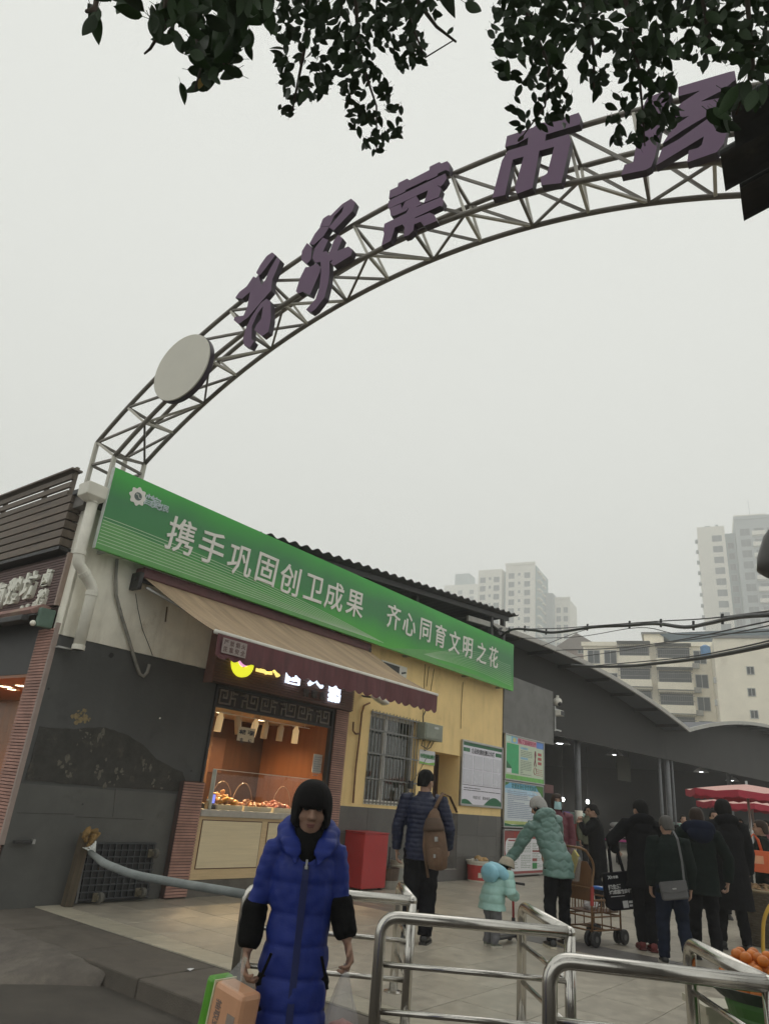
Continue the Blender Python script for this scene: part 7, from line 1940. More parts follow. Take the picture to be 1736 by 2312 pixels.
def person(label, base, az, H=1.66, lean=0, leanx=0, headyaw=0, headpitch=0, arms=None, legs=None, coat=None, sleeve=None, trousers=M_trk, shoe=M_shoe, sole=M_shoe, hair=z_male, hairm=None, skin=None,
           voxel=0.010, fem=False, hem=0.50, bulk=1.0, quilt=None, group=None, collar='stand', handk=1.0, curl=35, coat_name='coat', hatch=None, flare=1.0, face=False, sleeve_r=1.0, hgrow=0.014, legr=1.0, headfwd=0.0, palms=None, hside=1.15, shw=None, pelv=0.88):
    skin = skin or M_skin
    f = H / 1.7
    root = thing('person', label, 'person', Matrix.Translation(base) @ RZ(-az), group)
    hip = V(0, 0, 0.52 * H)
    ML = T(*hip) @ Matrix.Rotation(R(-lean), 4, 'X') @ Matrix.Rotation(R(leanx), 4, 'Y') @ T(*(-hip))
    def up(p):
        """bend everything above the hip"""
        p = Vector(p)
        t = max(0, min(1, (p.z - hip.z + 0.02) / 0.18))
        return p.lerp(ML @ p, t)
    shw = (shw or (0.100 if fem else 0.112)) * H
    sh = {k: up((sx * shw, -0.01, 0.815 * H)) for k, sx in (('R', 1), ('L', -1))}
    A = {}
    for k, sx in (('R', 1), ('L', -1)):
        if arms and k in arms:
            A[k] = [sh[k]] + [Vector(p) for p in arms[k]]
        else:
            e = sh[k] + V(sx * 0.05, -0.03, -0.175 * H); A[k] = [sh[k], e, e + V(-sx * 0.005, 0.055, -0.145 * H)]
    LG = {}
    for k, sx in (('R', 1), ('L', -1)):
        kn, an = (legs[k] if legs and k in legs else ((sx * 0.085, 0.02, 0.275 * H), (sx * 0.085, -0.01, 0.05 * H)))
        LG[k] = [V(sx * 0.075, 0, 0.50 * H), Vector(kn), Vector(an)]
    neck = up((0, 0.0, 0.845 * H)); hc = up((0, 0.015 + headfwd, 0.932 * H))
    Mh = T(*hc) @ Matrix.Rotation(R(-headyaw), 4, 'Z') @ Matrix.Rotation(R(-lean * 0.6 - headpitch), 4, 'X') @ Matrix.Scale(f * 0.985, 4)
    # ---- the body: one continuous surface
    b = MB()
    tors = [(0.47, .130, .095), (0.52, .150, .105), (0.58, .135, .095), (0.64, .125, .090), (0.72, .145, .105), (0.78, .155, .105), (0.815, .125, .085), (0.84, .06, .06)]
    if fem: tors = [(z, x * .95, y) for z, x, y in tors]
    def ringp(z, rx, ry, oy=0.0, n=24, ox=0.0):
        return [up((ox + rx * math.cos(2 * math.pi * j / n), oy + ry * math.sin(2 * math.pi * j / n), z)) for j in range(n)]
    b.rings([ringp(z * H, x * f, y * f) for z, x, y in tors])
    b.tube([up((0, -0.01, 0.80 * H)), neck, Mh @ V(0, -0.012, -0.06)], [0.062 * f, 0.052 * f, 0.05 * f], 14)
    head_parts(b, Mh)
    for k, sx in (('R', 1), ('L', -1)):
        s_, e_, w_ = A[k]
        b.tube([s_ - V(sx * 0.03, 0, 0.0), s_, (s_ + e_) / 2, e_, (e_ * 2 + w_) / 3, w_], [0.036 * f, 0.038 * f, 0.034 * f, 0.030 * f, 0.032 * f, 0.026 * f], 12)
        d = (w_ - e_).normalized()
        pn = Vector(palms[k]) if palms and k in palms else V(-sx, 0.25, 0)
        hand_parts(b, w_, d, pn, handk * f * 1.02, curl, 1 if (d.cross(pn - d * pn.dot(d))).dot(V(0, 1, 0) if abs(d.z) > 0.5 else V(0, 0, 1)) > 0 else -1)
        h_, kn, an = LG[k]
        b.tube([h_, (h_ + kn) / 2, kn, kn * .65 + an * .35, an], [0.088 * f, 0.072 * f, 0.054 * f, 0.055 * f, 0.036 * f], 12)
        b.tube([an + V(0, -0.03 * f, -0.02 * f), an + V(0, 0.06 * f, -0.045 * f), an + V(0, 0.14 * f, -0.058 * f)], [0.032 * f, 0.030 * f, 0.020 * f], 8)
    put('body', remesh(b, voxel, 2, name='body'), root, I4).data.materials.append(skin)
    # ---- trousers
    t_ = MB()
    for k in ('R', 'L'):
        h_, kn, an = LG[k]
        t_.tube([h_ + V(0, 0, .03), (h_ + kn) / 2, kn, kn * .5 + an * .5, an + V(0, 0, -0.012)], [0.108 * f * legr, 0.092 * f * legr, 0.076 * f * legr, 0.072 * f * legr, 0.062 * f * legr], 14)
    t_.rings([ringp(z * H, x * f * pelv, y * f * pelv) for z, x, y in ((0.455, .10, .08), (0.49, .155, .115), (0.55, .155, .115), (0.60, .145, .105))])
    wr = lambda co, n: 0.010 * noise.noise(Vector((co.x * 9, co.y * 9, co.z * 16))) + 0.006 * noise.noise(co * 30)
    put('trousers', remesh(t_, max(0.012, voxel), 2, wr, 'trousers'), root, I4).data.materials.append(trousers)
    # ---- shoes
    for k, sx in (('R', 1), ('L', -1)):
        an = LG[k][2]; g0 = max(0.0, an.z - 0.05 * H)
        s = MB()
        pr = [(-0.07, 0.030, 0.055), (-0.055, 0.040, 0.085), (0.0, 0.042, 0.085), (0.06, 0.046, 0.060), (0.13, 0.048, 0.045), (0.175, 0.040, 0.034), (0.195, 0.02, 0.022)]
        s.rings([[V(an.x + w_ * f * math.cos(a), an.y + y_ * f, g0 + 0.012 + max(0, (h_ * f) * (0.5 + 0.5 * math.sin(a)))) for a in [2 * math.pi * j / 12 for j in range(12)]] for y_, w_, h_ in pr])
        so = s.build('shoe', shoe, root, smooth=True, M=I4)
        s = MB(); s.rings([[V(an.x + (w_ + .004) * f * math.cos(a), an.y + y_ * f * 1.02, g0 + z_) for y_, w_, a in [(p[0], p[1], 0) for p in pr] + [(p[0], p[1], math.pi) for p in pr[::-1]]] for z_ in (0.0, 0.022)])
        s.build('sole', sole, so, M=I4)
    # ---- coat
    c = MB(); bf = f * bulk
    hz0 = hem * H
    prof = []
    base_ = [(0.44, .185, .150), (0.52, .182, .148), (0.60, .172, .140), (0.68, .172, .142), (0.75, .182, .145), (0.79, .172, .130), (0.825, .125, .098), (0.845, .075, .070)]
    if hem < 0.44: prof.append((hem, .205 * flare, .165 * flare))
    for z, x, y in base_:
        if z > hem - 0.001 or z > 0.6:
            fl_s = 1 + (flare - 1) * max(0, (0.66 - z) / 0.22) if z < 0.66 else 1
            prof.append((z, x * (0.94 if fem else 1) * fl_s, y * fl_s))
    if hem >= 0.44 and prof[0][0] > hem + 0.01: prof.insert(0, (hem, prof[0][1], prof[0][2]))
    c.rings([ringp(z * H, x * bf, y * bf) for z, x, y in interp(prof, 6)])
    for k, sx in (('R', 1), ('L', -1)):
        s_, e_, w_ = A[k]
        w2 = w_ - (w_ - e_).normalized() * 0.015
        sr = sleeve_r * bf
        c.tube([s_ - V(sx * 0.05, 0, 0.01), s_, s_ * .5 + e_ * .5, e_, e_ * .5 + w2 * .5, w2], [0.082 * sr, 0.082 * sr, 0.074 * sr, 0.066 * sr, 0.060 * sr, 0.050 * sr], 14)
    if collar == 'stand':
        c.rings([[up((0.0 + r_ * math.cos(a), 0.005 + r_ * .95 * math.sin(a), z_ * H)) for a in [2 * math.pi * j / 20 for j in range(20)]] for r_, z_ in ((0.095 * f, 0.82), (0.085 * f, 0.845), (0.078 * f, 0.868), (0.066 * f, 0.868), (0.06 * f, .84))])
    elif collar == 'hood':
        pts = [up((0.105 * f * math.sin(a), -0.035 + 0.085 * f * -math.cos(a), (0.868 - 0.055 * (1 - math.cos(a)) * .5) * H)) for a in [-2.75 + i * 5.5 / 22 for i in range(23)]]
        c.tube(pts, [0.020 + 0.044 * math.sin(math.pi * (i + .8) / 23.6) ** .6 for i in range(23)], 12)
        c.ell((0, 0, 0), 0.115 * f, 0.055 * f, 0.085 * f, 14, 8, T(*up((0, -0.115 * f, 0.80 * H))) @ Matrix.Rotation(R(-lean), 4, 'X'))
    elif collar == 'bighood':
        pts = [up((0.105 * f * math.sin(a), 0.005 - 0.085 * f * math.cos(a), (0.885 - 0.075 * (1 - math.cos(a)) * .5) * H)) for a in [-2.6 + i * 5.2 / 26 for i in range(27)]]
        c.tube(pts, [0.018 + 0.036 * math.sin(math.pi * (i + .9) / 28) ** .5 for i in range(27)], 12)
        c.ell((0, 0, 0), 0.14 * f, 0.07 * f, 0.10 * f, 14, 8, T(*up((0, -0.13 * f, 0.82 * H))))
        for sx in (-1, 1):
            c.tube([up((sx * 0.105 * f, 0.03 * f, 0.860 * H)), up((sx * 0.088 * f, 0.095 * f, 0.838 * H)), up((sx * 0.066 * f, 0.128 * f, 0.812 * H)), up((sx * 0.052 * f, 0.142 * f, 0.782 * H))], [(0.034, 0.022), (0.046, 0.020), (0.040, 0.015), (0.006, 0.006)], 10, side=(1, 0, 0))
    def dq(co, n):
        d = 0.0085 * noise.noise(Vector((co.x * 7, co.y * 7, co.z * 9))) + 0.004 * noise.noise(co * 26)
        if quilt:
            d += quilt(co, n)
        return d
    co_ = put(coat_name, remesh(c, max(0.009, min(voxel, 0.010)), 2, dq, coat_name), root, I4)
    co_.data.materials.append(coat)
    if hair: hair_cap(root, Mh, hair, hairm or M_hair, hgrow, side=hside, top=0.55)
    if face:
        for sx in (-1, 1):
            s = MB(); s.ell((0, 0, 0), 0.0145, 0.008, 0.0062, 10, 6, Mh @ T(sx * 0.031, 0.0895, 0.008)); s.build('eye', M_eye, root, smooth=True, M=I4)
            s = MB(); s.tube([Mh @ V(sx * 0.014, 0.097, 0.029), Mh @ V(sx * 0.034, 0.096, 0.036), Mh @ V(sx * 0.052, 0.082, 0.030)], [0.003, 0.0042, 0.002], 6); s.build('eyebrow', M_hair, root, M=I4)
        s = MB(); s.ell((0, 0, 0), 0.0235, 0.010, 0.0055, 12, 6, Mh @ T(0, 0.0895, -0.061)); s.ell((0, 0, 0), 0.019, 0.010, 0.0065, 12, 6, Mh @ T(0, 0.0875, -0.0715)); s.build('mouth', M_lip, root, smooth=True, M=I4)
    root['_'] = 0; del root['_']
    return root, dict(up=up, A=A, Mh=Mh, LG=LG, H=H, f=f, neck=neck, hc=hc)
def qz(pitch, depth, ph=0.0):
    return lambda co, n: depth * (abs(math.sin(math.pi * (co.z + ph) / pitch)) ** 0.45 - 0.75)

# ---------------------------------------------------------------- the woman in blue, nearest
d = ray(706, 1800); k = 3.55 / math.hypot(d.x, d.y)
bw_p = V(d.x * k, d.y * k, -0.14)
M_blue = mat('blue_puffer', (0.014, 0.030, 0.20), 0.55, var=0.16, vs=6, bump=0.12, bs=120, spec=0.25)
M_blk_kn = mat('black_sleeve_cover', (0.007, 0.007, 0.007), 0.9, spec=0.1, var=0.3, vs=20, bump=0.3, bs=120)
azc = math.degrees(math.atan2(-bw_p.x, -bw_p.y))
def bl(px, py, dy=0.0, base=None, az=None):
    b0 = base if base is not None else bw_p; a0 = az if az is not None else azc - 3
    n0 = Vector((b0.x, b0.y, 0)).normalized()
    p_ = onpl(px, py, b0, n0)
    q_ = (T(*b0) @ RZ(-a0)).inverted() @ p_
    return (q_.x, q_.y + dy, q_.z)
bw, J = person('woman in a long blue puffer coat walking towards the viewer with shopping in both hands', bw_p, azc - 3, H=1.58, headpitch=13, headfwd=0.03,
   arms={'R': (bl(577, 2048), bl(560, 2140, 0.04)), 'L': (bl(768, 2035, -.01), bl(782, 2120, 0.03))}, hside=1.6, shw=0.090, pelv=0.8, legr=0.8, sleeve_r=0.80,
   legs={'R': ((0.08, 0.03, 0.44), (0.08, 0.05, 0.08)), 'L': ((-0.08, 0.0, 0.43), (-0.08, -0.06, 0.08))},
   coat=M_blue, hair=z_bob, fem=True, hem=0.11, bulk=0.90, quilt=lambda co, n: (0.013 * (abs(math.sin(math.pi * (co.z + 0.02) / 0.118)) ** 0.42 - 0.8) if abs(co.x) < 0.235 - 0.10 * max(0, co.z - .6) and co.z < 1.22 else 0.006 * (abs(math.sin(math.pi * co.z / 0.045)) ** .5 - .7)) + 0.005 * noise.noise(co * 14),
   collar='bighood', coat_name='puffer_coat', flare=1.06, face=True, voxel=0.0058, curl=48, hgrow=0.017, skin=M_skin2, palms={'R': (-0.7, 0.1, 0), 'L': (0.7, 0.1, 0)}, shoe=M_shoe)
up_ = J['up']
for kk, sx in (('R', 1), ('L', -1)):
    s_, e_, w_ = J['A'][kk]
    s = MB(); a0, a1 = s_ * .10 + e_ * .90, w_ - (w_ - e_).normalized() * 0.005
    s.tube([a0, e_, e_ * .5 + a1 * .5, a1 * .85 + e_ * .15, a1], [0.052, 0.057, 0.056, 0.052, 0.038], 14)
    ob = put('sleeve_cover', remesh(s, 0.01, 1, lambda co, n: 0.004 * noise.noise(co * 35), 'sleeve_cover'), bw, I4); ob.data.materials.append(M_blk_kn)
s = MB(); s.tube([up_((0, 0.02, 1.22)), up_((0, 0.035, 1.30)), J['Mh'] @ V(0, 0.0, -0.085)], [0.085, 0.075, 0.064], 18)
ob = s.build('black_turtleneck', M_blk_kn, bw, smooth=True, M=I4)
def front_y(z):  # front of the coat at height z
    Hh = 1.585; t = z / Hh
    for (z0, y0), (z1, y1) in zip(((0.11, .175), (0.44, .152), (0.60, .140), (0.75, .145), (0.79, .130)), ((0.44, .152), (0.60, .140), (0.75, .145), (0.79, .130), (0.83, .10))):
        if z0 <= t <= z1: return (y0 + (y1 - y0) * (t - z0) / (z1 - z0)) * Hh / 1.7 * 0.90
    return 0.13
s = MB(); zz = [0.30 + i * 0.02 for i in range(48)]
s.rings([[(x, front_y(z) + o_, z) for x, o_ in ((-0.016, -0.02), (0.016, -0.02), (0.014, 0.006), (-0.014, 0.006))] for z in zz])
s.build('zip_placket', mat('blue_placket', (0.006, 0.013, 0.085), 0.7, var=0.1), bw, M=I4)
s = MB(); s.ctr((0, front_y(1.24) + 0.018, 1.245), (0.010, 0.006, 0.03)); s.ctr((0, front_y(1.24) + 0.020, 1.228), (0.014, 0.004, 0.014))
s.build('zip_puller', M_alu, bw, M=I4, bevel=0.002)
for sx in (1, -1):
    s = MB(); s.bar((sx * 0.105, 0.128, 0.90), (sx * 0.145, 0.105, 0.78), 0.012, 0.006, up=(0, 1, 0)); s.build('pocket_slit', M_blk_kn, bw, M=I4)
# tissue pack in a thin bag from her right hand
Mw = bw.matrix_world.copy()
bpy.context.view_layer.update(); Mw = bw.matrix_world.copy()
hR = Mw @ (J['A']['R'][2] + V(0.02, 0.10, -0.075)); hL = Mw @ (J['A']['L'][2] + V(0.0, 0.04, -0.12))
tp = thing('tissue_pack', 'green and peach pack of tissues hanging from the right hand of the woman in blue', 'tissue pack', Matrix.Translation(hR + V(0.01, -0.02, 0.03)) @ RZ(-40) @ RY(7))
M_peach = mat('peach_wrap', (0.62, 0.33, 0.19), 0.35, var=0.08, vs=6, bump=0.15, bs=18)
M_grn = mat('green_wrap', (0.10, 0.33, 0.03), 0.35, var=0.1)
part('pack', M_peach, lambda s: s.box(-0.085, 0.095, -0.055, 0.055, -0.37, -0.06), tp, bevel=0.02)
part('pack_end', M_grn, lambda s: s.box(-0.135, -0.083, -0.058, 0.058, -0.375, -0.055), tp, bevel=0.018)
part('wrap_seam', mat('cream_seam', (0.6, 0.6, 0.4), 0.5), lambda s: s.box(-0.0825, -0.076, -0.0565, 0.0565, -0.3705, -0.0595), tp)
M_pinkt = mat('pack_print', (0.20, 0.15, 0.13), 0.6, var=0)
letter('抽取式面巾纸', M_pinkt, tp, T(-0.03, -0.0565, -0.22) @ RY(90), 0.036, 0.001, 0.0005)
part('printed_mark', mat('pack_mark', (0.30, 0.24, 0.2), 0.6), lambda s: s.box(0.03, 0.075, -0.0565, -0.0555, -0.2, -0.14), tp)
M_film = glass_mat('thin_film', (0.93, 0.94, 0.94), 0.25, 0.18)
for sy in (-1, 1):
    part('bag_handle', M_film, lambda s: s.add([(-0.05, sy * .05, -0.06), (0.06, sy * .05, -0.06), (0.02, 0.0, 0.045), (-0.0, 0.0, 0.045)], [(0, 1, 2, 3)]), tp)
pbg = thing('plastic_bag', 'translucent white plastic bag with meat hanging from the left hand of the woman in blue', 'bag', Matrix.Translation(hL))
def bagf(s):
    rs = []
    for (z, r) in ((0.05, 0.012), (0.0, 0.02), (-0.06, 0.04), (-0.16, 0.075), (-0.27, 0.09), (-0.36, 0.085), (-0.41, 0.05), (-0.42, 0.01)):
        rs.append([(r * (1 + 0.18 * math.sin(5 * a + z * 20)) * math.cos(a) * .8, r * (1 + 0.15 * math.cos(4 * a + z * 30)) * math.sin(a), z) for a in [2 * math.pi * j / 18 for j in range(18)]])
    s.rings(rs)
def film_mat():
    m = bpy.data.materials.new('milky_film'); m.use_nodes = True; n = m.node_tree; n.nodes.clear()
    t = n.nodes.new('ShaderNodeBsdfTransparent'); df = n.nodes.new('ShaderNodeBsdfPrincipled'); df.inputs['Base Color'].default_value = (0.55, 0.55, 0.56, 1); df.inputs['Roughness'].default_value = 0.25
    mxs = n.nodes.new('ShaderNodeMixShader'); mxs.inputs[0].default_value = 0.27; o = n.nodes.new('ShaderNodeOutputMaterial')
    n.links.new(t.outputs[0], mxs.inputs[1]); n.links.new(df.outputs[0], mxs.inputs[2]); n.links.new(mxs.outputs[0], o.inputs[0]); return m
M_milk = film_mat()
part('bag_film', M_milk, bagf, pbg, smooth=True, M=Matrix.Diagonal((1, 1, 0.8, 1)))
rnd = random.Random(2)
for kx in range(3):
    part('meat_lump', mat('raw_meat', (0.36, 0.10, 0.08), 0.4, var=0.3, vs=12), lambda s: s.add(lump(rnd, 0.05, 1.2).v, lump(rnd, 0.05).f), pbg, smooth=True, M=T((-.02, .02, 0)[kx], (0.01, -.02, .02)[kx], (-.27, -.25, -.20)[kx]))
part('orange_label', mat('orange_label', (0.45, 0.22, 0.04), 0.5), lambda s: s.box(0.02, 0.07, -0.08, -0.074, -0.33, -0.22), pbg)

# ---------------------------------------------------------------- man in navy jacket from behind
M_navy = mat('navy_jacket', (0.009, 0.013, 0.038), 0.45, spec=0.3, var=0.15, vs=6, bump=0.05)
man, JM = person('man in a navy quilted jacket seen from behind walking to the barred window', gz(940, 2128), 18, H=1.73, coat=M_navy, hem=0.46, bulk=1.06, quilt=qz(0.048, 0.007), collar='stand', headyaw=22,
   legs={'R': ((0.09, 0.05, 0.47), (0.09, -0.03, 0.087)), 'L': ((-0.09, 0.02, 0.47), (-0.09, -0.16, 0.095))}, trousers=M_trk, legr=1.18, coat_name='quilted_jacket', hair=z_male, hgrow=0.013, voxel=0.009,
   arms={'R': ((0.30, -0.02, 1.12), (0.27, 0.13, 0.92)), 'L': ((-0.285, -0.03, 1.10), (-0.29, 0.03, 0.86))})
Mm = T(*gz(940, 2128)) @ RZ(-18)
bp_ = thing('backpack', 'worn brown canvas backpack hanging from the right shoulder of the man in navy', 'backpack', Mm @ T(0.21, -0.17, 0.72) @ RZ(-18) @ RY(-6) @ Matrix.Diagonal((1.05, 1, 1.16, 1)))
M_canv = mat('brown_canvas', (0.125, 0.072, 0.042), 0.8, var=0.3, vs=8, bump=0.4, bs=90, stain=(0.21, 0.15, 0.10), ss=6, st=0.6)
def bpk(s):
    s.rings([[((cx_ + rx * math.cos(a)), oy + ry * math.sin(a), z) for a in [2 * math.pi * j / 16 for j in range(16)]] for z, rx, ry, cx_, oy in ((0.0, 0.05, 0.04, 0.03, 0), (0.015, 0.10, 0.075, 0.03, -.01), (0.15, 0.125, 0.09, 0.02, -.02), (0.30, 0.12, 0.085, 0.0, -.015), (0.42, 0.095, 0.07, -0.01, 0.0), (0.50, 0.055, 0.045, -0.005, .02), (0.53, 0.02, 0.02, 0.0, .03))])
ob = part('pack_body', M_canv, bpk, bp_, smooth=True)
for v_ in ob.data.vertices: v_.co += v_.normal * 0.012 * noise.noise(v_.co * 14)
part('front_pocket', M_canv, lambda s: s.rings([[(0.03 + rx * math.cos(a), -0.075 + ry * math.sin(a), z) for a in [2 * math.pi * j / 14 for j in range(14)]] for z, rx, ry in ((0.03, .05, .02), (0.05, .085, .045), (0.17, .085, .045), (0.20, .06, .02))]), bp_, smooth=True)
part('flap', mat('dark_canvas', (0.075, 0.045, 0.028), 0.8, var=0.3), lambda s: s.rings([[(-0.0 + rx * math.cos(a), -0.02 + ry * math.sin(a), z) for a in [2 * math.pi * j / 14 for j in range(14)]] for z, rx, ry in ((0.33, .122, .092), (0.36, .118, .088), (0.44, .085, .066), (0.45, .02, .02))]), bp_, smooth=True)
part('strap', M_canv, lambda s: s.tube([(-0.02, 0.02, 0.50), (0.03, 0.06, 0.60), (0.05, 0.12, 0.665), (0.07, 0.24, 0.64), (0.10, 0.33, 0.5)], [(0.022, 0.007)] * 5, 8, side=(1, 0, 0)), bp_, smooth=True)
part('strap', M_canv, lambda s: s.tube([(-0.10, -0.02, 0.40), (-0.10, -0.07, 0.2), (-0.08, -0.03, -0.06)], [(0.016, 0.005)] * 3, 8, side=(1, 0, 0)), bp_, smooth=True)
part('buckle', M_alu, lambda s: (s.ctr((0.07, -0.10, 0.26), (0.03, 0.02, 0.04)), s.ctr((0.06, -0.13, 0.12), (0.02, 0.015, 0.03))), bp_)

# ---------------------------------------------------------------- woman in green, child, scooter
M_green = mat('green_puffer', (0.115, 0.205, 0.18), 0.30, var=0.12, vs=6, bump=0.08, bs=60)
gq = lambda co, n: 0.013 * (abs(math.sin(math.pi * (co.z + 0.035 * abs(((co.x * 7.5 + 0.4 * math.floor(co.z / 0.135)) % 1.0) - 0.5) * 2) / 0.10)) ** 0.45 - 0.75)
gpos = gz(1262, 2138)
gw, JG = person('woman in a shiny green quilted coat and grey knit hat bending over the child', gpos, -8, H=1.60, lean=16, leanx=-15, headyaw=-38, headpitch=14, fem=True, coat=M_green, hem=0.44, bulk=1.05, flare=1.08, quilt=gq, collar='hood', hair=None,
   arms={'L': (bl(1166, 1925, 0.05, gpos, -8), bl(1125, 1968, 0.05, gpos, -8)), 'R': ((0.13, 0.30, 1.06), (0.17, 0.46, 0.90))}, legs={'R': ((0.09, 0.06, 0.43), (0.09, 0.03, 0.08)), 'L': ((-0.10, 0.02, 0.43), (-0.13, -0.10, 0.08))}, trousers=M_trk, legr=0.98, pelv=0.78, shoe=M_shoe, sole=mat('cream_sole', (0.5, 0.46, 0.36), 0.6, var=0.1), coat_name='quilted_coat', skin=M_skin, voxel=0.0075, curl=25, palms={'L': (0.2, -0.2, -1), 'R': (-0.3, 0.2, -1)})
M_knit = mat('grey_knit', (0.32, 0.31, 0.295), 0.9, var=0.12, vs=20, bump=0.6, bs=70)
hat = hair_cap(gw, JG['Mh'], lambda a: stepf(a, 0.035, -0.01, -0.055, 0.8, 1.7), M_knit, 0.022, 'knit_hat')
hair_cap(gw, JG['Mh'], lambda a: stepf(a, 0.08, -0.05, -0.10, 0.85, 1.5), M_hair, 0.008)
s = MB(); s.ell((0, 0, 0), 0.010, 0.010, 0.005, 10, 6); 
# child
cpos = gz(1108, 2138)
M_mint = mat('mint_puffer', (0.30, 0.50, 0.45), 0.45, var=0.12, vs=3, bump=0.08)
M_sky = mat('sky_blue_puffer', (0.24, 0.50, 0.60), 0.45, var=0.1)
M_gtr = mat('grey_trousers', (0.13, 0.13, 0.14), 0.85, var=0.15)
kid, JK = person('toddler in a mint puffer jacket and beige hat stooping beside the green coat', cpos, 62, H=0.90, lean=30, headpitch=-4, coat=M_mint, hem=0.40, bulk=1.62, sleeve_r=1.15, collar='none', trousers=M_gtr, legr=1.32, shoe=mat('olive_shoe', (0.12, 0.13, 0.10), 0.6, var=0.3), sole=M_sole, hair=None, quilt=qz(0.085, 0.012), coat_name='puffer_jacket', voxel=0.0075,
   arms={'R': ((0.20, 0.10, 0.54), (0.13, 0.23, 0.50)), 'L': ((-0.18, 0.10, 0.52), (-0.04, 0.24, 0.48))}, legs={'R': ((0.055, 0.03, 0.23), (0.055, 0.0, 0.043)), 'L': ((-0.055, 0.03, 0.23), (-0.055, -0.01, 0.043))}, handk=0.95)
M_bhat = mat('beige_hat', (0.33, 0.285, 0.22), 0.85, var=0.15, vs=9, bump=0.3)
Mh = JK['Mh']
s = MB(); s.rings([[Mh @ V(r * math.cos(a) * .95, -0.01 + r * 1.12 * math.sin(a), z * 1.7 + 0.06) for a in [2 * math.pi * j / 24 for j in range(24)]] for r, z in ((0.155, -0.02), (0.175, -0.03), (0.178, -0.018), (0.165, -0.002), (0.15, 0.03), (0.12, 0.065), (0.06, 0.08), (0.01, 0.082))])
s.v = [tuple(Mh @ ((Mh.inverted() @ Vector(p)) * 1.0)) for p in s.v]
s.build('hat', M_bhat, kid, smooth=True, M=I4)
hair_cap(kid, Mh @ Matrix.Scale(1.5, 4), z_male, M_hair, 0.006)
s = MB()
pts = [JK['up']((0.125 * math.sin(a), -0.05 - 0.085 * math.cos(a), 0.735 - 0.03 * (1 - math.cos(a)))) for a in [-2.6 + i * 5.2 / 20 for i in range(21)]]
s.tube(pts, [0.03 + 0.035 * math.sin(math.pi * (i + .8) / 21.6) ** .6 for i in range(21)], 12)
s.ell((0, 0, 0), 0.14, 0.07, 0.10, 14, 8, T(*JK['up']((0, -0.16, 0.66))))
ob = put('hood', remesh(s, 0.01, 2, lambda co, n: 0.008 * noise.noise(co * 12), 'hood'), kid, I4); ob.data.materials.append(M_sky)
# enlarge the child's head the way toddlers have it
Mk = T(*cpos) @ RZ(-62)
sct = thing('kick_scooter', 'red and black toy kick scooter in front of the toddler', 'scooter', Matrix.Translation(gz(1158, 2126)) @ RZ(-40))
part('stem', mat('scooter_red', (0.34, 0.03, 0.035), 0.35, var=0.1), lambda s: s.tube([(0, 0.0, 0.22), (0, -0.02, 0.60)], 0.014, 10), sct, smooth=True)
part('lower_stem', M_black, lambda s: s.tube([(0, 0.012, 0.06), (0, 0.0, 0.24)], 0.021, 10), sct, smooth=True)
part('handlebar', M_black, lambda s: s.tube([(-0.15, -0.02, 0.60), (0.15, -0.02, 0.60)], 0.013, 10), sct, smooth=True)
part('deck', M_black, lambda s: s.box(-0.055, 0.055, -0.42, 0.02, 0.05, 0.075), sct, bevel=0.01)
for (x, y) in ((-0.06, 0.03), (0.06, 0.03), (0.0, -0.40)):
    wl_ = part('wheel', M_black, lambda s: s.tube([(x - 0.014, y, 0.055), (x + 0.014, y, 0.055)], 0.055, 16), sct, bevel=0.005)
    part('hub', M_alu, lambda s: s.tube([(x - 0.016, y, 0.055), (x + 0.016, y, 0.055)], 0.02, 10), wl_, M=I4)

# ---------------------------------------------------------------- bamboo stroller
stp = gz(1338, 2128)
st = thing('bamboo_stroller', 'brown bamboo stroller cart with hooped handle and black double wheels', 'stroller', Matrix.Translation(stp) @ RZ(-52))
M_bam = mat('bamboo', (0.20, 0.105, 0.045), 0.45, var=0.3, vs=7, stretch=(3, 3, 1), bump=0.1)
M_bamd = mat('bamboo_dark', (0.12, 0.055, 0.028), 0.5, var=0.3, vs=7)
hw = 0.19
for sx in (-1, 1):
    part('side_hoop', M_bam, lambda s: s.tube(smooth_path([(sx * hw, -0.28, 0.12), (sx * hw, -0.30, 0.62), (sx * hw, -0.36, 0.92), (sx * hw * .9, -0.24, 1.02)] if False else [(sx * hw, -0.28, 0.10), (sx * hw, -0.27, 0.60), (sx * hw, -0.20, 0.86), (sx * hw, -0.36, 1.0)], 0.15), 0.014, 8), st, smooth=True)
    part('front_post', M_bam, lambda s: s.tube(smooth_path([(sx * hw, 0.30, 0.10), (sx * hw, 0.30, 0.50), (sx * hw, 0.05, 0.54)], 0.10), 0.012, 8), st, smooth=True)
    part('bottom_rail', M_bam, lambda s: (s.tube([(sx * hw, -0.28, 0.16), (sx * hw, 0.30, 0.16)], 0.011, 8), s.tube([(sx * hw, -0.28, 0.30), (sx * hw, 0.30, 0.30)], 0.009, 8)), st, smooth=True)
    part('mid_post', M_bam, lambda s: [s.tube([(sx * hw, y, 0.16), (sx * hw, y, 0.5)], 0.008, 6) for y in (-0.08, 0.10)], st, smooth=True)
part('push_handle', M_bam, lambda s: s.tube(smooth_path([(-hw, -0.36, 1.0), (-hw * .8, -0.42, 1.03), (hw * .8, -0.42, 1.03), (hw, -0.36, 1.0)], 0.08), 0.016, 8), st, smooth=True)
[part('cross_rail', M_bam, lambda s: s.tube([(-hw, y, z), (hw, y, z)], 0.010, 6), st, smooth=True) for (y, z) in ((-0.28, 0.16), (0.30, 0.16), (0.0, 0.16), (-0.28, 0.30), (0.30, 0.30), (0.30, 0.48), (-0.27, 0.6))]
